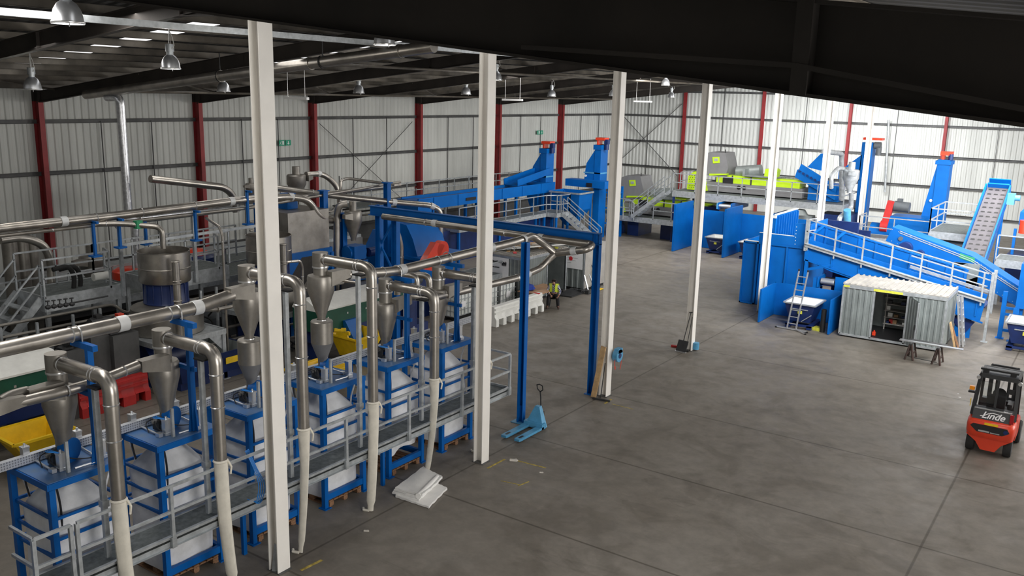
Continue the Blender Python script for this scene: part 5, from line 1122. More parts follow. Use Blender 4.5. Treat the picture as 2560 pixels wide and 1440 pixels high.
# ================================================================== push wall bays and skips (right of the third cream column)
t = thing('push_wall_bay', 'pair of open storage bays made of smooth bright blue steel walls', 'storage bay', (-6.4, 50.2, 0))
for x in (-9.5, -6.35): MB().box(x-.04, x+.04, 48.7, 51.3, .02, 2.85).box(x-.06, x+.06, 48.66, 48.72, .02, 2.85).build('side_wall', 'blue', t)
MB().box(-9.46, -6.39, 51.25, 51.33, .02, 2.35).box(-7.5, -7.46, 51.2, 51.25, 0, 2.35).build('back_wall', 'blue', t)
MB().box(-6.3, -1.6, 51.25, 51.33, .02, 2.35).build('back_wall', 'blue', t)
def skip_bin(x, y, lab, s=1., rz=0, group='blue tipping skips'):
    t = thing('tipping_skip', lab, 'skip', (x, y, 0), group)
    q = MB().open_box((x-.38*s, x+.38*s, y-.36*s, y+.55*s, .26*s), (x-.58*s, x+.58*s, y-.55*s, y+.78*s, 1.0*s), .03); q.build('skip_body', 'navy', t)
    MB().open_box((x-.33*s, x+.33*s, y-.30*s, y+.50*s, .30*s), (x-.555*s, x+.555*s, y-.52*s, y+.755*s, 1.005*s), .012).build('inside_lining', 'wplas', t)
    q = MB()
    for a, b, c, d in ((-.6, -.57, .6, -.57), (-.6, .8, .6, .8), (-.6, -.57, -.6, .8), (.6, -.57, .6, .8)): q.bar((x+a*s, y+b*s, .99*s), (x+c*s, y+d*s, .99*s), .06*s, .05*s)
    q.build('rim', 'galv', t)
    q = MB().box(x-.5*s, x-.32*s, y-.5*s, y+.7*s, .02, .16*s).box(x+.32*s, x+.5*s, y-.5*s, y+.7*s, .02, .16*s).box(x-.5*s, x+.5*s, y-.5*s, y-.44*s, .1*s, .18*s).box(x-.5*s, x+.5*s, y+.5*s, y+.6*s, .1*s, .26*s); q.build('fork_base', 'navy', t)
    MB().box(x-.32*s, x+.32*s, y-.52*s, y-.47*s, .76*s, .79*s).build('release_bar', 'galv', t); MB().box(x-.06*s, x+.10*s, y-.50*s, y-.44*s, .60*s, .72*s).build('label_plate', 'ylabel', t)
    MB().bar((x+.1*s, y-.45*s, .3*s), (x+.46*s, y-.5*s, .6*s), .03).build('lever', 'galv', t)
    if rz: turn(t, rz)
    return t
skip_bin(-7.2, 50.0, 'dark blue tipping skip inside the first bright blue bay')
skip_bin(-5.0, 49.6, 'dark blue tipping skip half hidden behind the tall blue panel')
skip_bin(2.2, 35.85, 'dark blue tipping skip with a grey inside, behind the tall step ladder', 1.05)
skip_bin(10.0, 37.9, 'dark blue skip on a light blue base cut by the right edge', 1.1)
# tall ribbed blue bunker in front of the far platform
t = thing('blue_bunker', 'tall ribbed blue steel bunker behind the fifth cream column', 'bunker', (0, 39.6, 0))
y = 38.4
q = MB().box(-1.42, -.75, y, y+.06, .02, 2.85)
for x in (-1.42, -.80): q.box(x, x+.06, y-.09, y, .02, 2.85)
q.box(-1.42, -.74, y-.09, y, 2.79, 2.86).box(-1.42, -.74, y-.09, y, .02, .08); q.build('front_panel', 'blue', t)
q = MB().box(-.75, 1.45, y+.05, y+.1, .02, 2.85)
for x in (-.62, -.2, .55, 1.3): q.box(x-.05, x+.03, y-.04, y+.05, .02, 2.8)
q.box(-.75, 1.45, y-.06, y+.05, 2.78, 2.86); q.build('ribbed_panel', 'blue', t)
MB().prism([(-.75, y-.02, 2.86), (1.45, y-.02, 2.86), (1.45, y-.02, 3.86), (.80, y-.02, 3.86), (.80, y-.02, 3.28), (-.75, y-.02, 3.28)], (0, .06, 0)).build('upper_plate', 'blue', t)
q = MB()
for k in range(6): q.cyl((.86, y-.03, 2.95+.15*k), (.86, y-.035, 2.95+.15*k), .018, seg=8)
q.build('bolts', 'wplas', t)
MB().box(-1.42, -1.36, y, 41.2, .02, 2.85).box(1.39, 1.45, y, 41.0, .02, 3.86).box(-1.42, 1.45, 41.1, 41.16, .02, 2.9).build('rear_walls', 'blue', t)
MB().box(-1.42, -.74, y-.09, y+.1, 2.855, 2.875).box(-.75, .80, y-.03, y+.05, 3.275, 3.295).build('top_flange', 'wplas', t)
q = MB().box(-1.1, -1.02, 41.3, 44.6, .1, 3.72)
for k in range(9): q.box(-1.02, -.92, 41.5+.36*k, 41.58+.36*k, .1, 3.68)
q.one('ribbed_bunker_wall', 'blue', 'ribbed blue bunker side wall with a pale top edge, left of the sloping conveyor', 'wall panel')
MB().bar((-1.05, 41.3, 3.76), (-1.05, 44.6, 3.76), .12, .05).box(-1.5, -1.0, 41.2, 41.35, 3.6, 3.72).one('wall_capping', 'wplas', 'pale steel capping along the ribbed bunker wall', 'capping')
MB().box(.3, 1.9, 44.8, 45.0, 0, 3.3).box(.3, 1.9, 47.4, 47.6, 0, 2.6).box(.3, .4, 45, 47.4, 0, 2.6).one('bunker_back', 'navy', 'dark blue bunker back wall below the far platform', 'wall panel')
# low bay with the skip
t = thing('push_wall_bay', 'low blue three sided bay around the skip and the step ladder', 'storage bay', (2.0, 36.0, 0))
MB().box(.55, .62, 35.25, 37.1, .02, 1.42).build('side_wall', 'blue', t); MB().box(3.42, 3.49, 35.15, 37.1, .02, 1.42).build('side_wall', 'blue', t)
MB().box(.55, 3.49, 37.05, 37.12, .02, 1.42).build('back_wall', 'blue', t)
# ------------------------------------------------------------------ sloping conveyor with walkway, right
t = thing('sloping_conveyor', 'long blue conveyor sloping down to the right with a railed grey walkway', 'conveyor', (5, 38.4, 0))
A = V((1.42, 38.0, 3.12)); B = V((8.48, 38.0, 1.72)); D = B-A
def on(f, dy=0, dz=0): return A+D*f+V((0, dy, dz))
q = MB().prism([on(0, .12, -.06), on(1, .12, -.06), on(.985, .12, -1.0), on(.16, .12, -.72-.18), on(0, .12, -.75)], (0, .05, 0)); q.build('side_beam', 'blue', t)
q = MB()
for k in range(7): f_ = .0+k*.16; q.bar(on(f_, .1, -.06), on(f_, .1, -.8), .05, .06)
q.bar(on(0, .13, -.75), on(1, .13, -.98), .1, .05).bar(on(0, .1, -.03), on(1, .1, -.03), .1, .05); q.build('beam_flanges', 'blue', t)
MB().add([on(0, .2, -.35), on(1, .2, -.35), on(1, 1.5, -.35), on(0, 1.5, -.35), on(0, .2, -.4), on(1, .2, -.4), on(1, 1.5, -.4), on(0, 1.5, -.4)], [(0,1,2,3),(7,6,5,4),(0,4,5,1),(1,5,6,2),(2,6,7,3),(3,7,4,0)]).build('trough_floor', 'navy', t)
q = MB().bar(on(-.02, 1.55, .12), on(.86, 1.55, .12), .06, 1.0).bar(on(-.02, 1.52, .62), on(.86, 1.52, .62), .12, .06)
for k in range(9): f_ = .06+k*.10; q.bar(on(f_, 1.46, -.35), on(f_, 1.52, .6), .08, .1, up=(1, 0, 0))
q.build('far_side_wall', 'blue', t)
for f_ in (.02, .15): MB().bar(on(f_, .3, .35), on(f_+.02, 1.5, .66), .08, .08).build('cross_tie', 'blue', t)
q = MB().bar(on(0, .30, -.02), on(1, .30, -.02), .05, .30); q.build('near_skirt', 'blue', t)
MB().bar(on(0, -.05, -.08), on(1.0, -.05, -.08), .06, .16).bar(on(0, .0, -.02), on(1, .0, -.02), .30, .03).build('walkway_edge', 'galv', t)
MB().bar(on(0, 0, 1.0), on(1, 0, 1.0), .045).bar(on(0, 0, .5), on(1, 0, .5), .04).build('handrail', 'galv', t)
for k in range(7): f_ = k/6.2+.012; MB().bar(on(f_, -.03, -.3), on(f_, 0, 1.0), .06, .045).build('rail_post', 'galv', t)
MB().bar(on(0, .02, -.35), on(0, .02, 1.03), .12, .08).bar(on(0, 0, 1.0), on(.02, .8, 1.0), .045).bar(on(0, 0, .5), on(.02, .8, .5), .045).bar(on(.02, .8, .0), on(.02, .8, 1.0), .045).build('end_rail', 'galv', t)
MB().bar((8.62, 38.1, 0), (8.62, 38.1, 2.75), .1, .09).cbox((8.62, 38.1, 0), .24, .2, .02).build('end_post', 'galv', t)
MB().bar(on(.58, .75, .65), on(1.0, .75, .62), .045).bar(on(.58, .75, .2), on(1, .75, .16), .06, .12).bar((8.62, 38.9, 1.0), (8.62, 38.9, 2.75), .12, .08).build('inner_rail', 'galv', t)
MB().bar((1.5, 38.15, 0), (1.5, 38.15, 3.0), .14).build('leg', 'blue', t); MB().bar((1.55, 38.15, 1.95), (2.6, 38.15, 2.3), .12).build('brace', 'blue', t)
for x in (7.6, 7.95): MB().bar((x, 38.4, 0), (x, 38.4, 1.15), .22, .1).build('leg', 'blue', t)
MB().prism([(6.9, 38.3, .95), (8.2, 38.3, .7), (7.9, 38.3, .2)], (0, .05, 0)).build('gusset', 'navy', t)
# dark crusher chamber in the shade below
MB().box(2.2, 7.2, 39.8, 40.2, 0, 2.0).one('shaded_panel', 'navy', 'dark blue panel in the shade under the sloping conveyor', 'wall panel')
t = thing('short_conveyor', 'short blue conveyor end with a steel roller behind the step ladder', 'conveyor', (2.6, 37.8, 0))
MB().cyl((2.3, 37.75, 1.62), (2.85, 37.75, 1.62), .13, seg=20).build('head_roller', 'alu', t)
MB().prism([(2.9, 37.6, 1.3), (2.9, 37.6, 1.9), (3.4, 38.6, 1.7), (3.4, 38.6, 1.2)], (.05, 0, 0)).box(2.18, 2.24, 37.55, 38.6, 1.35, 1.8).box(2.0, 2.2, 37.6, 37.9, 1.3, 1.75).build('side_plates', 'blue', t)
for x in (2.2, 3.1): MB().bar((x, 38.2, 0), (x, 38.2, 1.3), .08).build('leg', 'navy', t)
MB().box(2.24, 2.9, 37.8, 38.7, 1.6, 1.64).build('belt', 'rubber', t)
# second enclosed conveyor rising left behind it
t = thing('enclosed_conveyor', 'bolted blue enclosed conveyor running down to the right edge, green tape on it', 'conveyor', (6.8, 40.8, 0))
Y = 40.5; P = [Py(2232, 568, Y), Py(2430, 640, Y), Py(2556, 722, Y)]; Q = [Py(2214, 602, Y), Py(2400, 680, Y), Py(2556, 775, Y)]
q = MB().add([P[0], P[1], P[2], Q[2], Q[1], Q[0]]+[p+V((0, 1.1, 0)) for p in (P[0], P[1], P[2], Q[2], Q[1], Q[0])], [(5,4,1,0),(4,3,2,1),(6,7,10,11),(7,8,9,10),(0,1,7,6),(1,2,8,7),(5,11,10,4),(4,10,9,3),(0,6,11,5)]); q.build('casing', 'blue', t)
q = MB()
for k in range(26):
    f_ = k/25*2; i = min(1, int(f_)); g = f_-i
    for (L_, o) in ((P, -.10), (Q, .10)):
        p = L_[i]+(L_[i+1]-L_[i])*g; q.cyl(p+V((0, -.006, o)), p+V((0, -.02, o)), .016, seg=6)
q.build('bolts', 'galv', t)
q = MB()
for o in (-.05, -.13): q.bar(P[0]+V((.3, -.02, o-.08)), P[1]+V((0, -.02, o-.08)), .03, .03).bar(P[1]+V((0, -.02, o-.08)), P[2]+V((0, -.02, o-.08)), .03, .03)
q.build('rubber_seal', 'galv', t)
p = P[1]; MB().prism([p+V((-.45, -.03, .07)), p+V((.12, -.03, -.07)), p+V((.12, -.03, -.28)), p+V((-.45, -.03, -.14))], (0, .02, 0)).build('green_tape', 'green2', t)
p = Py(2262, 622, Y-.3); MB().cyl((p.x, Y-.35, p.z), (p.x, Y, p.z), .28, seg=20).build('hub_cover', 'navy', t); p = Py(2297, 638, Y-.3); MB().cyl((p.x, Y-.3, p.z), (p.x, Y, p.z), .2, seg=20).build('hub_cover', 'navy', t)
p = Py(2251, 597, Y-.1); MB().cyl((p.x, Y-.1, p.z), (p.x, Y, p.z), .09, seg=12).build('bearing', 'grey2', t)
MB().bar(Q[0]+V((.3, .5, -.2)), Q[1]+V((.3, .5, -.3)), .9, .3).build('under_tray', 'navy', t)
a = Py(2402, 650, Y-.8); 
MB().add([Py(2385, 655, Y-.6), Py(2450, 662, Y-.6), Py(2440, 720, Y-.6), Py(2375, 690, Y-.6)], [(0,1,2,3)]).prism([Py(2385, 655, Y-.6), Py(2450, 662, Y-.6), Py(2440, 720, Y-.6), Py(2375, 690, Y-.6)], (0, .05, 0)).build('grey_chute', 'shed', t)
for px in (2498, 2540):
    q = MB(); p = Pz(px, 845 if px < 2510 else 852); q.bar((p.x, p.y, 0), (p.x, p.y, 1.9 if px < 2510 else 1.3), .16, .16); q.cbox((p.x, p.y, 0), .3, .3, .02); q.build('leg', 'blue', t)
p = Pz(2498, 845); p2 = Pz(2540, 852)
for z in (.35, 1.0, 1.25): MB().bar((p.x, p.y, z), (p2.x, p2.y, z), .08, .1).build('leg_tie', 'blue', t)
t = thing('blue_boot_box', 'tall blue machine box cut by the right edge of the photo', 'machine', (9.75, 39.2, 0))
a = Pz(2532, 856); MB().box(9.45, 10.6, 38.9, 40.0, 1.35, 3.1).build('box', 'blue', t); MB().bar((9.5, 38.95, 0), (9.5, 38.95, 1.35), .2).cbox((9.5, 38.95, 0), .36, .3, .02).build('leg', 'blue', t); MB().bar((10.5, 38.95, 0), (10.5, 38.95, 1.35), .2).build('leg', 'blue', t)
MB().box(10.0, 10.3, 38.88, 38.9, 1.6, 1.8).build('warning_plate', 'wplas', t)
# inclined belt with black cleat holes
t = thing('cleated_belt_conveyor', 'steep blue sided conveyor with a grey belt and rows of black slots', 'conveyor', (7.5, 44, 0))
a = V((7.28, 41.2, 1.75)); b = V((7.52, 46.1, 5.35)); d = b-a; n = V((0, -d.z, d.y)).normalized(); hw = .44
MB().add([a+V((-hw,0,0)), a+V((hw,0,0)), b+V((hw,0,0)), b+V((-hw,0,0))]+[p-n*.05 for p in (a+V((-hw,0,0)), a+V((hw,0,0)), b+V((hw,0,0)), b+V((-hw,0,0)))], [(0,1,2,3),(7,6,5,4),(0,4,5,1),(1,5,6,2),(2,6,7,3),(3,7,4,0)]).build('belt', 'belt', t)
q = MB(); K = 20
for k in range(K):
    p = a+d*((k+.5)/K)
    for s in (-.27, 0, .27): c = p+V((s, 0, 0))+n*.012; e = d.normalized(); q.add([c+V((-.09,0,0))-e*.035, c+V((.09,0,0))-e*.035, c+V((.07,0,0))+e*.035, c+V((-.07,0,0))+e*.035], [(0,1,2,3)])
q.build('belt_slots', 'black', t)
for s in (-1, 1):
    MB().prism([a+V((s*(hw+.02), 0, 0))+n*.22, b+V((s*(hw+.02), 0, 0))+n*.22, b+V((s*(hw+.02), 0, 0))-n*.3, a+V((s*(hw+.02), 0, 0))-n*.3], (s*.06, 0, 0)).build('side_plate', 'blue', t)
MB().prism([b+V((-hw, 0, 0))+n*.22, b+V((hw, 0, 0))+n*.22, b+V((hw, 0, 0))-n*.3, b+V((-hw, 0, 0))-n*.3], d.normalized()*.08).prism([b+V((-hw, 0, 0))+n*.22+d.normalized()*.35, b+V((hw, 0, 0))+n*.22+d.normalized()*.35, b+V((hw, 0, 0))-n*.3+d.normalized()*.35, b+V((-hw, 0, 0))-n*.3+d.normalized()*.35], d.normalized()*.05).build('head_plate', 'blue', t)
for s in (-.4, .4): MB().bar((7.5+s, 45.3, 0), (7.5+s, 45.3, 4.5), .14).build('leg', 'blue', t)
MB().cyl((8.1, 45.6, 5.0), (8.5, 45.6, 5.0), .13, seg=14).cbox((8.15, 45.6, 4.7), .3, .4, .5).build('drive_motor', 'lblue', t)
MB().bar(a+V((-hw-.08, -.1, .1)), a+d*.22+V((-hw-.08, -.1, .2)), .05, .35).build('white_guard', 'wplas', t)
t = thing('vibrating_screen', 'blue vibrating screen with springs and an orange motor at the right edge', 'machine', (9.0, 47.2, 0))
MB().prism([(8.5, 46.6, 4.3), (11.5, 46.6, 3.9), (11.5, 46.6, 3.4), (8.5, 46.6, 3.7)], (0, 1.6, 0)).build('screen_box', 'blue', t)
MB().cyl((8.75, 46.4, 3.35), (8.75, 46.4, 3.95), .2, seg=16).build('orange_motor', 'orange', t)
MB().box(8.2, 12, 46.6, 48.4, 0, 2.3).build('base_block', 'navy', t)
for x in (8.4, 9.6, 10.8): MB().bar((x, 46.7, 2.3), (x, 46.7, 3.5), .12).build('leg', 'blue', t)
MB().cyl((9.3, 46.5, 3.6), (9.3, 46.5, 3.9), .1, seg=12).cyl((10.2, 46.5, 3.5), (10.2, 46.5, 3.8), .1, seg=12).build('spring', 'lblue', t)
# platforms behind
platform('grey railed platform beside the top of the slotted belt conveyor', 4.9, 6.9, 45.8, 49.5, 3.1, [[(4.9, 45.8), (6.9, 45.8)], [(4.9, 45.8), (4.9, 49.5), (6.9, 49.5)]], fas=.3)
platform('grey platform with rails at the far right behind the sloping machines', 8.0, 13.0, 44.2, 46.0, 2.35, [[(8.0, 44.2), (13.0, 44.2)]], fas=.3)
platform('grey railed walkway in front of the blue drum machine', 1.2, 4.6, 47.9, 49.3, 2.2, [[(1.2, 47.9), (4.6, 47.9)], [(1.2, 47.9), (1.2, 49.3)]], fas=.3)
MB().box(4.7, 6.6, 46.5, 48.0, 0, 2.6).one('switchgear_cabinet', 'shed', 'pale grey switch cabinets below the right platform', 'cabinet')
# far right elevator and shredder
tower_ = thing('bucket_elevator', 'tall blue bucket elevator in front of the far wall, right', 'elevator', (4.3, 51.5, 0), 'blue bucket elevators')
x, y = 4.15, 51.5
MB().box(x-.1, x+.47, y-.5, y+.5, 0, 6.2).build('casing', 'blue', tower_)
MB().prism([(x-.1, y-.45, 6.0), (x+.5, y-.45, 6.0), (x+.5, y-.45, 1.2), (x-.55, y-.45, 1.2), (x-.60, y-.45, 3.1), (x-.35, y-.45, 4.6)], (0, .9, 0)).build('front_chute', 'blue', tower_)
MB().box(x-.2, x+.55, y-.55, y+.55, 5.95, 6.15).build('head_flange', 'blue', tower_); MB().box(x-.62, x+.5, y-.5, y-.44, 3.0, 3.06).build('flange', 'galv', tower_)
MB().box(x-.05, x+.5, y-.3, y+.3, 6.42, 6.62).box(x+.02, x+.15, y-.2, y+.2, 6.15, 6.42).build('belt_guard', 'orange', tower_)
MB().cyl((x+.45, y-.2, 6.2), (x+.45, y-.2, 6.5), .12, seg=12).build('drive_motor', 'navy', tower_)
MB().cyl((x-.2, y-.46, 4.05), (x-.2, y-.52, 4.05), .07, seg=12).build('sight_glass', 'wplas', tower_)
t = thing('shredder', 'blue drum shredder with a tall red belt guard in front of the far wall', 'machine', (2.7, 50.3, 0))
MB().prism([(1.9, 49.7, 1.0), (4.0, 49.7, 1.0), (4.0, 49.7, 3.2), (2.3, 49.7, 3.2), (1.9, 49.7, 2.7)], (0, 1.5, 0)).build('housing', 'blue', t)
MB().cyl((1.3, 50.3, 2.1), (2.0, 50.3, 2.1), .62, seg=24).build('drum', 'blue', t); MB().box(1.2, 4.0, 49.8, 51.2, 0, 1.0).build('base', 'navy', t)
a = Py(2205, 572, 49.6); b = Py(2222, 503, 49.6)
MB().bar((a.x+.05, 49.8, a.z+.1), (b.x+.1, 49.8, b.z), .34, .30, up=(0, 1, 0)).cyl((a.x+.05-.17, 49.8, a.z+.12), (a.x+.05+.17, 49.8, a.z+.12), .3, seg=20).build('belt_guard', 'redp', t)
MB().cyl((b.x+.25, 49.9, b.z-.25), (b.x+1.0, 49.9, b.z-.28), .27, seg=20).cbox((b.x+.5, 49.9, b.z), .25, .25, .15).build('motor', 'grey2', t)
# tall narrow tower with a motor on top, behind the farthest cream column
t = thing('bucket_elevator', 'very tall narrow blue elevator behind the farthest cream column', 'elevator', (1.0, 54.5, 0), 'blue bucket elevators')
a = Py(2195, 348, 54.5)
MB().box(a.x-.75, a.x-.15, 54.1, 54.9, 0, a.z-.2).build('casing', 'blue', t)
MB().prism([(a.x-.7, 54.1, a.z-.9), (a.x-.7, 54.1, a.z-2.4), (a.x-1.9, 54.1, a.z-2.4), (a.x-1.9, 54.1, a.z-1.95)], (0, .8, 0)).build('side_chute', 'blue', t)
MB().box(a.x-.7, a.x+.35, 54.0, 54.6, a.z-.05, a.z+.08).build('belt_guard', 'orange', t)
MB().cyl((a.x-.1, 54.3, a.z-.35), (a.x+.25, 54.3, a.z-.35), .2, seg=14).cyl((a.x+.15, 54.3, a.z-.9), (a.x+.15, 54.3, a.z-.4), .16, seg=14).build('drive_motor', 'grey2', t)
# ------------------------------------------------------------------ two optical sorters on railed platforms
def prismY(m_, poly, y0, y1): return m_.prism([(x, y0, z) for x, z in poly], (0, y1-y0, 0))
def sorter(ox, oy, oz, s, lab):
    t = thing('optical_sorter', lab, 'sorting machine', (ox, oy, oz), 'grey and lime optical sorters')
    X = lambda x: ox+x*s; Z = lambda z: oz+z*s
    pp = lambda L_: [(X(a), Z(b)) for a, b in L_]
    prismY(MB(), pp([(-.35, .95), (1.45, .95), (1.62, 1.55), (1.35, 2.45), (.35, 2.45), (-.25, 2.2), (-.45, 1.6)]), oy, oy+1.6).build('hood', 'grey', t)
    prismY(MB(), pp([(.55, 2.15), (1.0, 2.20), (1.06, 1.82), (.62, 1.76)]), oy-.03, oy).build('lime_label', 'lime', t)
    prismY(MB(), pp([(.68, 2.08), (.92, 2.10), (.94, 1.94), (.70, 1.92)]), oy-.05, oy-.03).build('label_print', 'galv', t)
    q = MB().add([(X(-.9), oy-.3, Z(0)), (X(.45), oy-.3, Z(0)), (X(.2), oy-.3, Z(.85)), (X(-.05), oy-.3, Z(1.15)), (X(-.5), oy-.3, Z(1.2)), (X(-.85), oy-.3, Z(.9))], [(0,1,2,3,4,5)])
    prismY(MB(), pp([(-.9, .05), (.42, .05), (.2, .85), (-.05, 1.15), (-.5, 1.2), (-.85, .9)]), oy-.3, oy-.02).build('lime_guard', 'lime', t)
    q = MB()
    for i in range(7):
        for j in range(7): 
            a = -.75+.16*i+.04*(j % 2); b = .2+.125*j
            if a < .25-.2*b: q.cyl((X(a), oy-.302, Z(b)), (X(a), oy-.31, Z(b)), .028*s, seg=6)
    q.build('guard_holes', 'charc', t)
    MB().box(X(.3), X(6.3), oy, oy+1.3, Z(.05), Z(.62)).build('lower_body', 'grey', t)
    MB().box(X(.9), X(6.1), oy+.02, oy+1.28, Z(.62), Z(.98)).build('lime_band', 'lime', t)
    MB().box(X(.8), X(6.35), oy+.25, oy+1.0, Z(.98), Z(1.08)).build('lime_top', 'lime', t)
    for k in range(3): MB().box(X(1.9+1.2*k), X(1.98+1.2*k), oy-.02, oy+.02, Z(.6), Z(1.1)).build('clamp_strap', 'charc', t)
    MB().box(X(2.6), X(4.3), oy-.1, oy+1.0, Z(1.12), Z(1.2)).box(X(2.6), X(2.75), oy-.1, oy+1, Z(1.2), Z(1.55)).build('top_tray', 'shed', t)
    prismY(MB(), pp([(3.95, 1.2), (4.7, 1.2), (4.75, 1.6), (4.6, 1.7), (4.0, 1.65)]), oy-.1, oy+.5).build('lime_box', 'lime', t)
    MB().cyl((X(2.4), oy-.03, Z(.4)), (X(2.4), oy, Z(.4)), .12*s, seg=14).cyl((X(2.75), oy-.03, Z(.4)), (X(2.75), oy, Z(.4)), .12*s, seg=14).build('ports', 'black', t)
    MB().cyl((X(1.9), oy+.9, Z(1.25)), (X(3.4), oy+.9, Z(1.45)), .38*s, seg=16).build('grey_cover', 'shed', t)
    MB().box(X(1.35), X(2.0), oy-.05, oy+.2, Z(.62), Z(.95)).build('dark_recess', 'black', t)
    MB().prism([(X(.45), oy-.1, Z(1.0)), (X(1.6), oy-.1, Z(1.12)), (X(1.6), oy-.1, Z(1.2)), (X(.45), oy-.1, Z(1.12))], (0, .3, 0)).build('lime_strip', 'lime', t)
    MB().bar((X(1.25), oy+.3, Z(2.4)), (X(1.25), oy+.3, Z(2.65)), .04).build('aerial', 'black', t)
    return t
sorter(-9.7, 53.0, 3.3, 1.0, 'upper grey and lime green optical sorter behind the fourth cream column')
sorter(-15.2, 52.6, 1.48, 1.0, 'lower grey and lime green optical sorter left of the blue bays')
platform('upper grey platform with rails carrying the upper lime sorter', -11.2, -.7, 51.9, 55.2, 3.27, [[(-11.2, 51.9), (-.7, 51.9), (-.7, 55.2)], [(-11.2, 53.0), (-11.2, 55.2)], [(-11.2, 55.2), (-.7, 55.2)]], fas=.34, lmat='navy')
platform('lower grey platform with rails under the lower lime sorter', -16.5, -9.6, 51.4, 55.0, 1.42, [[(-16.5, 51.4), (-13.9, 51.4)], [(-12.2, 51.4), (-9.7, 51.4)]], fas=.3, lmat='blue')
stair('grey steel stair rising between the two sorter platforms', (-11.4, 51.55, 3.2), (-13.6, 51.55, 1.45), .9, side=(0, 1, 0), n=9)
t = thing('yellow_gate', 'small rounded grey gate at the head of the lower platform', 'gate', (-13.9, 51.3, .9))
MB().tube([(-14.3, 51.3, 1.2), (-14.3, 51.3, 2.3), (-14.2, 51.3, 2.45), (-13.7, 51.3, 2.45), (-13.55, 51.3, 2.3), (-13.55, 51.3, 1.2)], .04, 8).tube([(-14.3, 51.3, 1.8), (-13.55, 51.3, 1.8)], .03, 8).build('frame', 'galv', t); t.name = 'safety_gate'
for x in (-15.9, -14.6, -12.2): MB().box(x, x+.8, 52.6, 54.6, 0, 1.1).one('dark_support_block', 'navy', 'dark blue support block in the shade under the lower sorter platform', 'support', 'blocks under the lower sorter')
MB().box(-11.9, -9.7, 53.6, 55.0, .02, .28).one('pallet_stack', 'pine', 'pale timber stack on the floor under the lower sorter platform', 'timber')
# small belts poking out under the upper platform
for i, (x, y, z, lab) in enumerate(((-7.9, 51.95, 2.55, 'short blue belt conveyor end poking out below the upper platform, left'), (-4.6, 51.95, 2.15, 'short blue belt conveyor end poking out below the upper platform, right'))):
    t = thing('belt_conveyor_end', lab, 'conveyor', (x, y, 0), 'short belt ends under the upper platform')
    MB().box(x-.05, x+.02, y-.5, y+2.4, z-.12, z+.3).box(x+.75, x+.82, y-.5, y+2.4, z-.12, z+.3).build('side_plate', 'blue', t)
    MB().cyl((x, y-.4, z+.1), (x+.75, y-.4, z+.1), .11, seg=16).build('head_roller', 'alu', t); MB().box(x, x+.75, y-.4, y+2.4, z+.15, z+.2).build('belt', 'rubber', t)
    MB().box(x-.14, x-.05, y-.5, y-.2, z-.1, z+.25).build('bearing_block', 'lblue', t)
    for s in (.03, .72): MB().bar((x+s, y+1.2, 0), (x+s, y+1.2, z-.1), .12).build('leg', 'navy', t)
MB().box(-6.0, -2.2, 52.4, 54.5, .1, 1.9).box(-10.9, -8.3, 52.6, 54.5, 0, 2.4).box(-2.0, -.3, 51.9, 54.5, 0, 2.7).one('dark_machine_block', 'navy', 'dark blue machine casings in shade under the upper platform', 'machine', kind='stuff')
MB().box(-4.0, -2.4, 51.9, 52.6, 1.9, 2.5).lathe((-3.2, 52.2, 2.5), [(.5, 0), (.3, .3)], 14).one('grey_hood', 'shed', 'grey metal hood under the upper platform beside the cream column', 'hood')
# inclined screen and blue cyclone
t = thing('inclined_screen', 'blue inclined screen with a funnel, left of the farthest cream columns', 'machine', (-2.4, 53.4, 3.27))
a = Py(1993, 424, 53); b = Py(2090, 478, 53)
MB().prism([a, b, b+V((.0, 0, -.55)), a+V((-.1, 0, -.45))], (0, 1.5, 0)).build('screen_deck', 'blue', t)
MB().prism([a+V((.2, -.02, .35)), b+V((0, -.02, .30)), b+V((0, -.02, -.1)), a+V((.1, -.02, .0))], (0, .1, 0)).build('side_rail', 'blue', t)
q = MB()
for k in range(9): p = a+(b-a)*((k+.7)/10)+V((0, -.04, -.02)); q.cyl(p, p+V((0, -.04, 0)), .07, seg=10)
q.build('spring_row', 'navy', t)
MB().box(a.x+.7, b.x+.1, 53.2, 54.4, 3.3, 4.3).build('chute_body', 'blue', t)
MB().hexa([Py(2018, 418, 53.2), Py(2058, 428, 53.2), Py(2058, 428, 54.2), Py(2018, 418, 54.2)], [Py(2052, 384, 53.2), Py(2062, 384, 53.2), Py(2062, 384, 54.2), Py(2052, 384, 54.2)]).build('funnel', 'blue', t)
t = cyc(2131, 405, 480, .6, 'pale grey cyclone standing between the two farthest cream columns', 1.15)
for c_ in t.children: c_.data.materials[0] = M['galv']
a = Py(2131, 480, 48.8)
pipe_run('grey pipe looping beside the pale cyclone between the farthest columns', [Px(2120, 424, .2), Px(2095, 420, .2), Px(2078, 440, .2), Px(2078, 470, .2)], .11, .4, mt='galv')
pipe_run('tall grey vent pipe with an elbow, left of the pale cyclone', [Px(2060, 378, -.8), Px(2104, 384, -.8), Px(2104, 500, -.8)], .13, .25, mt='galv')
pipe_run('pale pipe bending down below the cyclone', [Px(2128, 480, .6), Px(2128, 520, .6), Px(2098, 545, .6), Px(2097, 575, .6)], .12, .25, mt='galv')
MB().cyl(Px(2118, 525, .9), Px(2118, 585, .9), .18, seg=16).one('blue_tube', 'lblue', 'upright blue tube beside the farthest cream columns', 'tube')
pipe_run('thin grey downpipe on the far wall right of the tall elevator', [Py(2222, 300, 71.2), Py(2212, 480, 71.2)], .09, mt='galv', seg=8)
# ================================================================== forklift
FX, FY = 10.32, 26.35
t = thing('forklift', 'red and black forklift truck seen from behind, parked at the right', 'forklift', (FX, FY, 0))
def L(x, y, z): return V((FX+x, FY+y, z))
q = MB(); rings = []
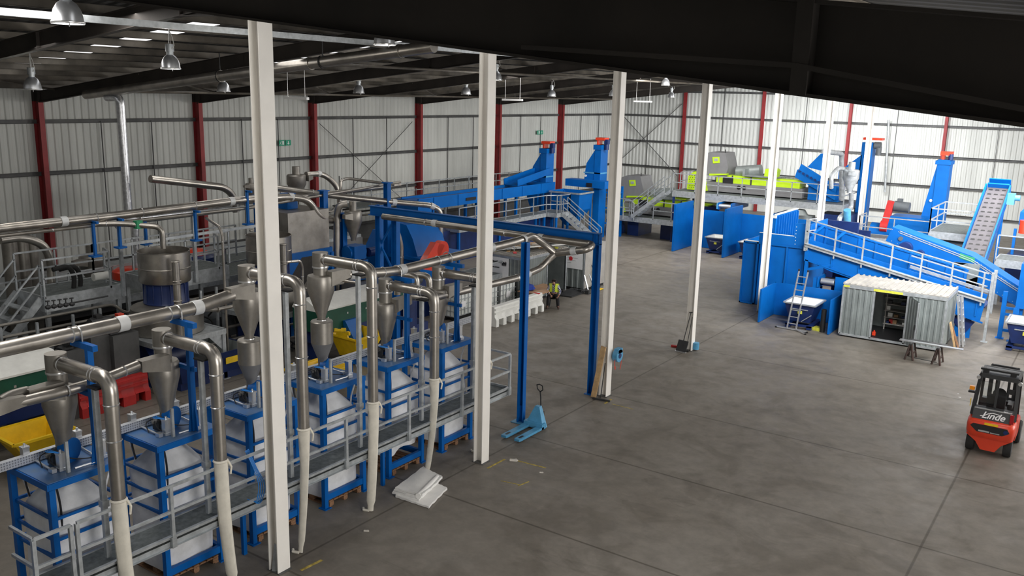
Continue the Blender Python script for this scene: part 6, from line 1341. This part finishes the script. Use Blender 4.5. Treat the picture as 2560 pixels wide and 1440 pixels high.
# counterweight: rounded plan, stacked rings
def ring(z, w, yr, yf, r=.16):
    P = [L(-w, yf, z), L(-w, yr+r, z), L(-w+r*.3, yr+r*.35, z), L(-w+r, yr, z), L(w-r, yr, z), L(w-r*.3, yr+r*.35, z), L(w, yr+r, z), L(w, yf, z)]
    return P
lv = [(.50, .545, -1.06, -.5), (.62, .56, -1.12, -.5), (.80, .565, -1.12, -.5), (.93, .55, -1.08, -.5), (.97, .50, -1.02, -.5)]
for z, w_, yr, yf in lv: rings.append(ring(z, w_, yr, yf))
n = 8; q.add([p for r_ in rings for p in r_], [(k*n+i, k*n+(i+1) % n, (k+1)*n+(i+1) % n, (k+1)*n+i) for k in range(len(lv)-1) for i in range(n)]+[tuple(range(n))[::-1], tuple(range((len(lv)-1)*n, len(lv)*n))])
q.prism([L(-.545, -1.0, .52), L(.545, -1.0, .52), L(.30, -1.0, .34), L(.17, -1.0, .14), L(-.17, -1.0, .14), L(-.30, -1.0, .34)], (0, .55, 0))
q.build('counterweight', 'orange', t, smooth=50)
MB().box(FX-.5, FX+.5, FY-.55, FY+.75, .22, .62).build('chassis', 'charc', t)
MB().prism([L(-.56, -.5, .4), L(-.56, .3, .4), L(-.56, .5, .75), L(-.56, .1, .95), L(-.56, -.5, .97)], (.1, 0, 0)).prism([L(.46, -.5, .4), L(.46, .3, .4), L(.46, .5, .75), L(.46, .1, .95), L(.46, -.5, .97)], (.1, 0, 0)).build('side_panel', 'orange', t)
q = MB().prism([L(-.40, -1.135, .86), L(.40, -1.135, .86), L(.46, -1.135, .76), L(.30, -1.135, .66), L(-.30, -1.135, .66), L(-.46, -1.135, .80)], (0, .06, 0)).build('rear_grille', 'black', t)
MB().box(FX-.26, FX-.0, FY-1.15, FY-1.13, .68, .72).box(FX+.02, FX+.24, FY-1.15, FY-1.13, .68, .70).build('grille_latch', 'alu', t)
MB().cyl(L(.37, -1.15, .77), L(.37, -1.12, .77), .055, seg=16).build('rear_light', 'navy', t)
MB().box(FX-.14, FX+.18, FY-1.128, FY-1.12, .875, .935).box(FX-.595, FX-.585, FY-.60, FY-.50, 1.15, 1.35).build('yellow_sticker', 'yellow', t)
q = MB().prism([L(-.46, -1.0, .97), L(.46, -1.0, .97), L(.46, -.88, 1.22), L(-.46, -.88, 1.22)], (0, .3, 0)).build('engine_cover', 'charc', t)
MB().bar(L(-.44, -.88, 1.23), L(.44, -.88, 1.23), .03).build('cover_rail', 'alu', t)
# name on the rear cover
fc = bpy.data.curves.new('lettering', 'FONT'); fc.body = 'Linde'; fc.size = .245; fc.shear = .35; fc.align_x = 'CENTER'; fc.extrude = .004; fc.offset = .004
to = bpy.data.objects.new('lettering_tmp', fc); COL.objects.link(to); bpy.context.view_layer.update()
me = bpy.data.meshes.new_from_object(to.evaluated_get(bpy.context.evaluated_depsgraph_get())); bpy.data.objects.remove(to)
tilt = math.atan2(.12, .25); mt_ = Matrix.Translation(L(.02, -.985, 1.015)-V(t['_o'])) @ Matrix.Rotation(math.pi/2-tilt, 4, 'X'); me.transform(mt_)
me.materials.clear(); me.materials.append(M['paper']); lo = bpy.data.objects.new('lettering', me); COL.objects.link(lo); lo.parent = t; lo['_o'] = t['_o']; lo['label'] = 'white slanted lettering'
q = MB().tube([L(-.28, -.975, 1.05), L(-.2, -.965, 1.06), L(-.1, -.945, 1.13), L(0, -.93, 1.165), L(.14, -.935, 1.15), L(.18, -.95, 1.12)], .012, 6).build('lettering_swash', 'paper', t)
# wheels
for x, y, r, w_ in ((-.44, -.72, .255, .19), (.44, -.72, .255, .19), (-.50, .62, .32, .22), (.50, .62, .32, .22)):
    o = MB().lathe(L(x-w_/2, y, r), [(r*.6, 0), (r*.92, .0), (r, .03), (r, w_-.03), (r*.92, w_), (r*.6, w_)], 28, axis=(1, 0, 0)).build('wheel', 'rubber', t)
    MB().cyl(L(x-w_/2-.004, y, r), L(x+w_/2+.004, y, r), r*.5, seg=18).build('hub', 'grey2', o)
# cab
for s in (-1, 1):
    q = MB()
    q.bar(L(s*.50, -.72, .97), L(s*.47, -.50, 1.55), .09, .07).bar(L(s*.47, -.50, 1.55), L(s*.44, -.34, 2.0), .09, .07)
    q.bar(L(s*.47, .50, .7), L(s*.44, .42, 2.0), .07, .07)
    q.bar(L(s*.44, -.36, 2.0), L(s*.44, .44, 2.03), .07, .08); q.build('guard_post', 'black', t)
q = MB().bar(L(-.44, -.36, 2.0), L(.44, -.36, 2.0), .10, .12).bar(L(-.44, .44, 2.03), L(.44, .44, 2.03), .08, .08)
for x in (-.22, 0, .22): q.bar(L(x, -.36, 2.02), L(x, .44, 2.04), .05, .03)
q.build('roof_frame', 'charc', t)
MB().box(FX-.42, FX+.42, FY-.3, FY+.4, 2.045, 2.06).build('roof_panel', 'grey2', t)
MB().bar(L(-.48, -.28, 2.15), L(.42, -.28, 2.15), .05).bar(L(-.48, -.14, 2.13), L(.42, -.14, 2.13), .05).cbox(L(-.35, -.22, 2.04), .14, .2, .1).cbox(L(.3, -.22, 2.04), .14, .2, .1).build('roof_blind', 'black', t)
for s in (-1, 1): MB().cyl(L(s*.49, -.44, 1.93), L(s*.49, -.36, 1.93), .05, seg=12).build('work_light', 'clamp', t)
MB().box(FX-.42, FX-.02, FY-.62, FY-.6, 1.25, 1.9).build('rear_window', 'glass', t)
MB().bar(L(0, -.62, 1.23), L(0, -.45, 1.95), .06, .03).build('window_bar', 'black', t)
MB().box(FX-.25, FX+.25, FY-.42, FY+.05, .97, 1.12).prism([L(-.22, -.46, 1.1), L(-.22, -.34, 1.1), L(-.22, -.44, 1.55), L(-.22, -.52, 1.52)], (.44, 0, 0)).build('seat', 'black', t)
MB().cyl(L(0, .3, 1.35), L(0, .27, 1.37), .17, seg=20).bar(L(0, .45, 1.0), L(0, .3, 1.36), .05).build('steering_wheel', 'black', t)
MB().box(FX-.45, FX+.45, FY+.42, FY+.6, .6, 1.15).cbox(L(.3, .1, 1.1), .12, .35, .12).build('dashboard', 'charc', t)
MB().cbox(L(-.60, -.48, 1.58), .12, .09, .10).build('indicator_lamp', 'amber', t); MB().cbox(L(-.60, -.48, 1.50), .16, .12, .05).bar(L(-.60, -.46, 1.52), L(-.48, -.46, 1.5), .03).build('lamp_bracket', 'black', t)
MB().cbox(L(.46, -1.0, .99), .09, .05, .24).build('tail_light', 'tail', t)
MB().cbox(L(.34, -.40, 1.6), .22, .03, .14).build('mirror', 'black', t)
q = MB()
for s in (-1, 1): q.chan(L(s*.30, .86, .08), L(s*.30, .86, 2.02), .10, .12, .012, up=(0, 1, 0), flip=s)
for z in (.3, 1.1, 1.98): q.bar(L(-.3, .86, z), L(.3, .86, z), .05, .1)
q.cyl(L(-.15, .84, .2), L(-.15, .84, 1.6), .035, seg=10).cyl(L(.15, .84, .2), L(.15, .84, 1.6), .035, seg=10); q.build('mast', 'charc', t)
q = MB().box(FX-.48, FX+.48, FY+.95, FY+1.0, .1, .5)
q.build('fork_carriage', 'black', t)
for s in (-1, 1): MB().box(FX+s*.25-.05, FX+s*.25+.05, FY+1.0, FY+2.1, .05, .09).box(FX+s*.25-.05, FX+s*.25+.05, FY+1.0, FY+1.04, .05, .5).build('fork', 'black', t)
# ================================================================== pallet truck
t = thing('pallet_truck', 'light blue hand pallet truck standing by the foot of a blue post', 'pallet truck', (-.18, 19.1, 0))
for x in (-.40, .03):
    MB().prism([(x-.08, 18.36, .05), (x+.08, 18.36, .05), (x+.09, 18.44, .05), (x+.09, 19.55, .05), (x-.09, 19.55, .05), (x-.09, 18.44, .05)], (0, 0, .065)).build('fork', 'lblue', t)
    MB().cyl((x-.05, 18.55, .05), (x+.05, 18.55, .05), .045, seg=12).box(x-.035, x+.035, 18.46, 18.66, .115, .118).build('load_roller', 'black', t)
MB().hexa([(-.49, 19.5, .06), (.12, 19.5, .06), (.12, 19.72, .06), (-.49, 19.72, .06)], [(-.25, 19.64, .62), (-.11, 19.64, .62), (-.11, 19.76, .62), (-.25, 19.76, .62)]).prism([(-.49, 19.45, .05), (.12, 19.45, .05), (.12, 19.45, .2), (-.49, 19.45, .2)], (0, .2, 0)).build('body', 'lblue', t)
MB().cyl((-.185, 19.83, .1), (-.185, 19.83, .55), .05, seg=14).box(-.26, -.10, 19.74, 19.9, .28, .42).build('pump', 'charc', t)
for s in (-.08, .08): MB().cyl((-.185+s-.03, 19.86, .09), (-.185+s+.03, 19.86, .09), .09, seg=18).build('steer_wheel', 'black', t)
MB().tube([(-.185, 19.84, .5), (-.175, 19.80, .85), (-.16, 19.74, 1.02)], .018, 10).build('handle_tube', 'charc', t)
MB().tube([(-.16, 19.74, 1.02), (-.25, 19.73, 1.10), (-.25, 19.70, 1.22), (-.16, 19.68, 1.26), (-.07, 19.70, 1.22), (-.07, 19.73, 1.10), (-.16, 19.74, 1.02)], .016, 8).build('handle_loop', 'black', t)
# ================================================================== things leaning on the columns
t = thing('plank', 'long pine plank leaning on the foot of the third cream column', 'plank', (-.12, 22.75, 0))
MB().bar((-.16, 22.78, .02), (-.0, 23.0, 1.62), .17, .04, up=(0, 1, 0)).build('board', 'pine', t)
MB().tube([(-.22, 22.95, .02), (-.10, 23.02, 1.5)], .012, 6).one('thin_rod', 'galv', 'thin steel rod leaning beside the pine plank', 'rod')
MB().tube([(.08, 22.8, .02), (.06, 23.03, 1.1)], .016, 6).one('dark_rod', 'charc', 'dark rod leaning at the third cream column', 'rod')
MB().bar((-.12, 23.0-.32, .03), (.42, 22.78, .03), .06, .05).one('floor_bar', 'charc', 'dark bar lying on the floor at the foot of the third column', 'bar')
t = thing('hose_reel', 'blue wall hose reel on the side of the third cream column', 'hose reel', (.26, 23.35, 1.0))
MB().cyl((.2, 23.4, 1.3), (.36, 23.4, 1.3), .2, seg=24).box(.2, .36, 23.3, 23.56, 1.38, 1.52).build('reel_case', 'lblue', t)
MB().cyl((.36, 23.4, 1.3), (.375, 23.4, 1.3), .08, seg=16).build('hub', 'navy', t); MB().bar((.15, 23.4, 1.3), (.22, 23.4, 1.3), .12).build('wall_bracket', 'galv', t)
MB().tube([(.28, 23.24, 1.25), (.3, 23.2, 1.0), (.3, 23.24, .86), (.3, 23.27, .98)], .012, 6, bend=.1).tube([(.3, 23.56, 1.3), (.32, 23.6, 1.05), (.3, 23.56, .82)], .012, 6, bend=.1).build('hose', 'hoser', t)
t = thing('snow_shovel', 'wide dark shovel standing at the foot of the fourth cream column', 'shovel', (-.1, 29.3, 0))
MB().add([(-.36, 29.2, .02), (.05, 29.14, .02), (.08, 29.28, .40), (-.33, 29.34, .40), (-.36, 29.24, .02), (.05, 29.18, .02), (.08, 29.32, .40), (-.33, 29.38, .40)], [(0,1,2,3),(7,6,5,4),(0,4,5,1),(1,5,6,2),(2,6,7,3),(3,7,4,0)]).build('blade', 'charc', t)
MB().box(-.37, .06, 29.12, 29.2, .0, .025).build('blade_edge', 'alu', t)
MB().tube([(-.13, 29.3, .35), (.04, 29.42, 1.45)], .016, 8).bar((-.02, 29.42, 1.45), (.10, 29.42, 1.47), .03).build('handle', 'charc', t)
MB().tube([(-.02, 29.34, .02), (.10, 29.43, 1.3)], .014, 8).bar((-.14, 29.3, .03), (.1, 29.32, .03), .04).one('broom', 'charc', 'thin dark broom beside the wide shovel', 'broom')
MB().cbox((-.56, 29.62, 0), .32, .1, .07, .1).one('red_brush', 'redp', 'small red brush head on the floor left of the shovel', 'brush')
MB().cyl((.2, 29.7, .05), (.2, 29.7, .3), .12, seg=14).one('blue_drum', 'lblue', 'small blue tin behind the foot of the fourth cream column', 'tin')
MB().prism([(-.06, 10.2, .02), (.04, 10.24, .02), (.02, 10.29, .55), (-.06, 10.28, .55)], (.01, -.02, 0)).one('metal_offcut', 'galv', 'thin grey metal offcut leaning inside the foot of the nearest cream column', 'offcut')
# ================================================================== folded white sheets
t = thing('folded_sheets', 'pile of folded white sheets on the floor by the fifth sock', 'sheets', (.1, 14.5, 0))
c0, c1, c2, c3 = Pz(982, 1242), Pz(1065, 1270), Pz(1118, 1226), Pz(1052, 1182)
def slab(m_, P, z0, z1, wob, seed):
    r_ = random.Random(seed); n = 10; vs = []; P = [V((p.x, p.y, 0)) for p in P]
    for layer in (0, 1):
        for i in range(n+1):
            for j in range(n+1):
                u, v = i/n, j/n; p = (P[0]*(1-u)+P[1]*u)*(1-v)+(P[3]*(1-u)+P[2]*u)*v
                z = (z1 if layer else z0) + (wob*(math.sin(u*5+seed)*math.sin(v*4+seed*2)*.5+.5) if layer else 0)
                vs.append((p.x+.01*math.sin(v*20+seed), p.y+.01*math.sin(u*23), z))
    N_ = (n+1)**2; f = []
    for i in range(n):
        for j in range(n):
            a = i*(n+1)+j; f += [(a, a+1, a+n+2, a+n+1), (N_+a, N_+a+n+1, N_+a+n+2, N_+a+1)]
    for i in range(n):
        for (a, b) in ((i, i+1), ((n)*(n+1)+i+1, n*(n+1)+i)): f.append((b, a, N_+a, N_+b))
        for (a, b) in (((i+1)*(n+1), i*(n+1)), (i*(n+1)+n, (i+1)*(n+1)+n)): f.append((b, a, N_+a, N_+b))
    return m_.add(vs, f)
e0, e1, e2, e3 = Pz(988, 1244), Pz(1072, 1272), Pz(1118, 1225), Pz(1080, 1207)
slab(MB(), [e0, e1, e2, e3], .01, .05, .015, 1).build('lower_sheet', 'sheet', t)
f0, f1, f2, f3 = Pz(980, 1240), Pz(1048, 1258), Pz(1098, 1212), Pz(1050, 1186)
for k in range(4):
    o = V((.02*k, .015*k, 0)); slab(MB(), [f0+o, f1+o, f2+o, f3+o], .06+.035*k, .085+.035*k, .015+(.03 if k == 3 else 0), 3+k).build('folded_layer', 'sheet', t)
a = (f1+f2)/2; MB().tube([f1+V((-.03, 0, .16)), f2+V((-.06, 0, .17))], .07, 12).build('rolled_fold', 'sheet', t)
# small bits on the floor
for (px, py, lab, sz, mt_) in ((915, 1328, 'small white scrap on the open floor in front of the walkway', .06, 'debris'), (1283, 1152, 'pale crumpled scrap beside the yellow floor mark', .11, 'debris'), (1353, 1182, 'tiny pale chip on the floor near the yellow mark', .05, 'debris'), (2399, 994, 'tiny white chip on the floor left of the forklift', .04, 'paper'), (2395, 985, 'tiny pale chip near the forklift', .03, 'paper')):
    p = Pz(px, py); q = MB().cbox((p.x, p.y, 0), sz*1.6, sz*.6, sz*.35, .5).cbox((p.x+sz*.5, p.y+sz*.5, 0), sz*.5, sz*.9, sz*.3, 1.1); q.one('floor_scrap', mt_, lab, 'scrap', 'scraps on the open floor')
for k, (a, b, w_) in enumerate((((1218, 1171), (1262, 1148), .06), ((1275, 1147), (1365, 1170), .05), ((1252, 1202), (1300, 1212), .03), ((1295, 1215), (1322, 1204), .04), ((752, 1426), (805, 1400), .07), ((1512, 1009), (1528, 998), .07), ((1530, 1010), (1583, 1023), .03))):
    p = Pz(*a); p2 = Pz(*b); MB().bar((p.x, p.y, .001), (p2.x, p2.y, .001), w_, .004).one('floor_marking', 'paint', 'worn yellow paint line on the floor, %s' % ['short one right of the second cream column', 'long one right of the second cream column', 'faint one farther out', 'faint short one joining another', 'by the foot of the nearest cream column', 'by the foot of the third cream column', 'thin one right of the third cream column'][k], 'floor marking', 'yellow floor marks', kind='stuff' if 0 else None)
# ================================================================== step ladder, pipes and trestles on the right
t = thing('ladder', 'tall aluminium ladder with a wide stabiliser foot, in front of the skip', 'ladder', (2.05, 35.0, 0))
q = MB(); b1, b2 = V((1.88, 34.95, .05)), V((2.24, 34.95, .05)); t1, t2 = V((2.0, 35.45, 2.35)), V((2.36, 35.45, 2.35))
for a, b in ((b1, t1), (b2, t2)): MB().bar(a, b, .035, .07).build('stile', 'alu', t)
for k in range(8): f_ = (k+.8)/8.6; MB().bar(b1+(t1-b1)*f_, b2+(t2-b2)*f_, .03).build('rung', 'alu', t)
MB().bar((1.45, 34.98, .05), (2.68, 34.92, .05), .05).bar((2.24, 34.95, .06), (2.7, 34.6, .04), .04).build('stabiliser', 'alu', t)
for p in ((1.43, 34.98, 0), (2.70, 34.9, 0), (2.72, 34.6, 0)): MB().cbox(p, .08, .07, .05).build('rubber_foot', 'black', t)
for p in (t1, t2): MB().cbox(p, .05, .08, .08).build('end_cap', 'black', t)
p = Pz(2055, 830)
MB().lathe((p.x, p.y, 0), [(.10, 0), (.10, .93), (.08, .94), (.08, .1)], 20).one('black_pipe', 'black', 'short upright black plastic pipe beside the skip bay', 'pipe')
MB().prism([(2.72, 35.5, 0), (3.1, 35.45, 0), (3.05, 35.75, .02), (2.8, 35.8, .02)], (0, 0, .12)).one('yellow_sack', 'ylabel', 'crumpled yellow sack behind the black pipe', 'sack')
def trestle(x, y, lab):
    t = thing('sawhorse', lab, 'trestle', (x, y, 0), 'dark brown trestles')
    MB().box(x-.04, x+.04, y-.30, y+.30, .56, .62).build('top_beam', 'charc', t)
    for s in (-1, 1):
        for e in (-1, 1): MB().bar((x+s*.03, y+e*.25, .58), (x+s*.14, y+e*.30, .0), .07, .045).build('leg', card_, t)
        MB().box(x+s*.09-.02, x+s*.09+.02, y-.3, y+.3, .2, .25).build('stretcher', card_, t)
card_ = mat('dark_brown_steel', (.07, .042, .035), .6, var=.2)
trestle(6.78, 33.8, 'dark brown trestle under the left end of the steel sheet'); trestle(7.68, 33.8, 'dark brown trestle under the right end of the steel sheet')
MB().bar((6.75, 33.55, .12), (7.7, 33.55, .08), .02).one('tie_rod', 'charc', 'thin dark rod lying between the two trestles', 'rod')
MB().box(6.35, 8.45, 33.72, 33.92, .62, .65).one('steel_strip', 'alu', 'long bright steel strip lying across the trestles', 'strip')
MB().box(6.62, 7.9, 33.93, 34.1, .62, .66).one('dark_sheet', 'charc', 'dark flat sheet lying across the trestles', 'sheet')
t = thing('folded_ladder', 'folded grey multi ladder leaning on the end of the right shed', 'ladder', (7.9, 36.8, 0))
for dy in (0, .34):
    for dx in (0, .12): MB().bar((7.98+dx, 36.65+dy, .02), (7.68+dx, 36.65+dy, 1.95), .05, .08).build('stile', 'alu', t)
for k in range(7): z = .2+.25*k; MB().bar((7.98-.155*z, 36.65, z), (7.98-.155*z, 36.99, z), .05).bar((8.10-.155*z, 36.65, z), (8.10-.155*z, 36.99, z), .05).build('rung', 'galv', t)
MB().bar((7.85, 36.42, .02), (7.6, 36.3, .98), .2, .05, up=(1, 0, 0)).one('plank', 'pine', 'short brown plank leaning on the end of the right shed', 'plank')
MB().bar((7.95, 36.5, .02), (7.68, 36.45, .75), .16, .04, up=(1, 0, 0)).one('dark_board', 'wood', 'short dark board leaning beside the brown plank', 'board')
# ================================================================== seated person
def skin(name, pts, edges, root, mt, parent, sub=2, off=V((0, 0, 0))):
    import bmesh
    bm = bmesh.new(); sl = bm.verts.layers.skin.verify(); vs = []
    for (x, y, z, r) in pts:
        v = bm.verts.new(V((x, y, z))); rr = r if isinstance(r, tuple) else (r, r); v[sl].radius = rr; vs.append(v)
    vs[root][sl].use_root = True
    for a, b in edges: bm.edges.new((vs[a], vs[b]))
    me = bpy.data.meshes.new(name); bm.to_mesh(me); bm.free()
    o = bpy.data.objects.new(name, me); COL.objects.link(o); me.materials.append(M[mt] if isinstance(mt, str) else mt)
    k = o.modifiers.new('skin', 'SKIN'); k.use_smooth_shade = True
    u = o.modifiers.new('sub', 'SUBSURF'); u.levels = sub; u.render_levels = sub
    o.parent = parent; o['_o'] = (0., 0., 0.); return o
PX_, PY_ = -7.52, 32.15
t = thing('person', 'seated person in a yellow hi vis vest, checked shirt and dark trousers, looking down', 'person', (PX_, PY_, 0))
t.rotation_euler = (0, 0, math.radians(28))            # local -y is forward
# joints: pelvis, waist, chest, neck, head..., shoulders, elbows, wrists, hips, knees, ankles, toes
Bp = [(0, .05, .50, .13), (0, .02, .66, .125), (0, -.07, .86, .13), (0, -.13, .98, .055), (0, -.17, 1.06, .06), (0, -.19, 1.15, .085),
 (-.17, -.08, .93, .055), (-.26, -.14, .72, .042), (-.12, -.36, .58, .028), (.17, -.08, .93, .055), (.28, -.12, .70, .042), (.24, -.36, .56, .03),
 (-.11, -.02, .48, .085), (-.20, -.43, .50, .062), (-.22, -.46, .10, .04), (-.24, -.60, .045, .038),
 (.11, -.02, .48, .085), (.20, -.43, .50, .062), (.24, -.42, .10, .04), (.26, -.56, .045, .038)]
Be = [(0,1),(1,2),(2,3),(3,4),(4,5),(2,6),(6,7),(7,8),(2,9),(9,10),(10,11),(0,12),(12,13),(13,14),(14,15),(0,16),(16,17),(17,18),(18,19)]
skin('body', Bp, Be, 0, 'skin', t)
skin('trousers', [(0, .05, .52, .15), (-.11, -.02, .48, .10), (-.20, -.43, .505, .078), (-.22, -.455, .10, .065), (.11, -.02, .48, .10), (.20, -.43, .505, .078), (.24, -.415, .10, .065), (0, .03, .62, .145)], [(0,1),(1,2),(2,3),(0,4),(4,5),(5,6),(0,7)], 0, 'trou', t)
skin('checked_shirt', [(0, .03, .60, .145), (0, -.01, .72, .145), (0, -.08, .88, .145), (0, -.12, .965, .075), (-.18, -.08, .92, .072), (-.27, -.14, .72, .060), (-.16, -.31, .61, .045), (.18, -.08, .92, .072), (.29, -.12, .70, .060), (.255, -.30, .60, .045)], [(0,1),(1,2),(2,3),(2,4),(4,5),(5,6),(2,7),(7,8),(8,9)], 0, 'shirt', t)
q = MB()
for s in (-1, 1):
    P = [(s*.06, -.235, .70), (s*.06, -.25, .90), (s*.075, -.19, 1.0), (s*.10, -.10, 1.03), (s*.12, .02, 1.0), (s*.12, .10, .85), (s*.12, .15, .62)]
    vs = []
    for (x, y, z) in P: vs += [(x, y, z), (x+s*.10, y+.03, z-.02)]
    q.add(vs+[(a*1.03, b-.012, c+.012) for a, b, c in vs], [(2*i, 2*i+1, 2*i+3, 2*i+2) for i in range(len(P)-1)]+[(14+2*i, 14+2*i+2, 14+2*i+3, 14+2*i+1) for i in range(len(P)-1)])
q.box(-.2, .2, .135, .165, .60, .98)
def local(mb, name, mt, par): 
    me = mb.mesh(name, mt); o = bpy.data.objects.new(name, me); COL.objects.link(o); o.parent = par; o['_o'] = (0., 0., 0.); return o
local(q, 'hi_vis_vest', 'hivis', t)
hc = V((0, -.19, 1.145))
q = MB().lathe(hc+V((0, .012, .0)), [(.05, -.07), (.088, -.03), (.097, .03), (.088, .075), (.055, .105), (.001, .118)], 18)
for v in q.v:
    if v.y < hc.y-.02 and v.z < hc.z+.05: v.y = hc.y-.02
local(q, 'hair', 'hair', t)
local(MB().lathe(hc+V((0, -.095, -.035)), [(.001, -.02), (.014, -.012), (.012, .005), (.001, .03)], 8), 'nose', 'skin', t)
local(MB().cbox(hc+V((-.034, -.092, .0)), .022, .01, .008).cbox(hc+V((.034, -.092, .0)), .022, .01, .008), 'eyes', 'hair', t)
local(MB().cbox(hc+V((0, -.088, -.062)), .04, .01, .006), 'mouth', 'tail', t)
for s in (-1, 1): local(MB().lathe(hc+V((s*.088, .0, -.01)), [(.001, -.03), (.016, -.01), (.016, .015), (.001, .03)], 8), 'ear', 'skin', t)
def hand(w_, dirx, s):
    w_ = V(w_); d = V(dirx).normalized(); side = V((1, 0, 0))
    pts = [(*w_, .028), (*(w_+d*.05), .032), (*(w_+d*.085), .030)]; ed = [(0, 1), (1, 2)]
    for i, (o, l) in enumerate(((-.027, .062), (-.009, .072), (.009, .068), (.027, .052))):
        a = w_+d*.09+side*o; k = len(pts); b = a+d*l*.55+V((0, 0, -.006)); c = b+d*l*.3+V((0, 0, -.022))
        pts += [(*a, .0088), (*b, .0082), (*c, .007)]; ed += [(2, k), (k, k+1), (k+1, k+2)]
    a = w_+d*.035+side*s*.032; k = len(pts); pts += [(*a, .011), (*(a+d*.03+side*s*.022), .009), (*(a+d*.058+side*s*.024), .008)]; ed += [(1, k), (k, k+1), (k+1, k+2)]
    return pts, ed
for wr, dr, s in (((-.12, -.36, .58), (.45, -.75, -.35), 1), ((.24, -.36, .56), (-.35, -.8, -.4), -1)):
    pts, ed = hand(wr, dr, s); skin('hand', pts, ed, 1, 'skin', t, 1)
for a, b in (((-.22, -.45, 0), (-.25, -.62, 0)), ((.24, -.41, 0), (.27, -.58, 0))):
    a = V(a); b = V(b); skin('boot', [(a.x, a.y, .15, .07), (a.x, a.y, .06, (.065, .06)), ((a.x+b.x)/2, (a.y+b.y)/2, .055, .055), (b.x, b.y, .045, .045)], [(0,1),(1,2),(2,3)], 1, 'boot', t)
t = thing('stool', 'dark stool hidden under the seated person', 'stool', (PX_, PY_, 0)); t.rotation_euler = (0, 0, math.radians(28))
def loc2(mb, name, mt): return local(mb, name, mt, t)
loc2(MB().lathe((0, .06, .34), [(.19, 0), (.2, .03), (.18, .05)], 20), 'seat', 'black')
for s in (-1, 1):
    for e in (-1, 1): loc2(MB().bar((s*.12, .06+e*.12, .34), (s*.17, .06+e*.17, 0), .03), 'leg', 'charc')
# ================================================================== small clutter among the tanks and platforms
a = Px(252, 690, -13.4)
MB().cyl((a.x, a.y-.25, a.z), (a.x, a.y+.25, a.z), .12, seg=18).one('white_roll', 'wplas', 'white roll lying on the grey platform left of the first tub', 'roll')
for i, (px, x) in enumerate(((172, -13.6), (188, -13.7))):
    MB().tube([Px(px, 668, x)+V((0, -.5, 0)), Px(px, 664, x), Px(px+14, 690, x), Px(px+12, 735, x)], .07, 10, bend=.4).one('black_hose', 'rubber', 'thick black hose curving down behind the platform rail, %s of two' % ['left', 'right'][i], 'hose', 'black hoses on the platform')
pipe_run('short steel pipe with valve flanges right of the nearest cream column', [Px(716, 655, -10.5), Px(750, 652, -10.5), Px(756, 668, -10.5), Px(756, 715, -10.5)], .05, .1, rings=((0, .3), (0, .8), (2, .5)), seg=10)
pipe_run('steel pipe stub with a flanged end beside the fourth cyclone', [Px(828, 706, -6.5), Px(884, 690, -6.5)], .06, rings=((0, .9), (0, .98)), seg=12)
pipe_run('lower steel pipe stub under the flanged one', [Px(850, 700, -6.8), Px(888, 706, -6.8)], .05, seg=12)
t = thing('valve_cluster', 'cluster of small black valves on a rail under the left platform', 'valves', (Px(150, 765, -11.8).x, Px(150, 765, -11.8).y, 1.9))
for k in range(5):
    p = Px(120+15*k, 768-2*k, -11.8); MB().lathe(p, [(.05, -.06), (.07, 0), (.05, .06)], 10, axis=(0, 1, 0)).cyl(p, p+V((0, 0, .16)), .015, seg=6).cyl(p+V((0, 0, .16)), p+V((0, 0, .18)), .06, seg=10).build('valve', 'charc', t)
a = Px(115, 770, -11.8); b = Px(270, 740, -11.8); MB().tube([a, b], .025, 8).build('rail_pipe', 'charc', t)
a = Px(240, 880, -11.5)
for k, (w_, h_, y_, mt_, lab) in enumerate(((.8, 1.1, 13.2, 'grey', 'grey steel cabinet low under the left platform'), (.7, .8, 14.3, 'shed', 'pale grey control box beside the first tank frame'), (.6, 1.2, 12.2, 'grey2', 'dark grey cabinet at the end of the left green conveyor'))):
    MB().cbox((-12.0, y_, 0), w_, w_, h_).one('floor_cabinet', mt_, lab, 'cabinet')
q = MB()
for k in range(14):
    y_ = 9.5+.9*k; q.tube([(-13.0+.1*math.sin(k), y_, 1.3), (-12.6, y_+.2, 1.7+.2*math.sin(k*2)), (-12.3, y_+.5, 1.4), (-12.2, y_+.6, .2)], .03, 6, bend=.2)
q.one('tangled_hoses', 'rubber', 'tangle of thin dark hoses along the low machine bed behind the tanks', 'hoses', kind='stuff')
for i, (px, py, x) in enumerate(((745, 455, -17), (1040, 470, -20), (848, 440, -20))):
    a = Px(px, py, x); MB().tube([(a.x, a.y, .1), a], .03, 6).one('thin_riser', 'girt', ['thin dark riser pipe by the small wall cyclone', 'thin dark riser pipe left of the long blue conveyor', 'thin dark riser pipe above the upper thin pipe'][i], 'pipe')
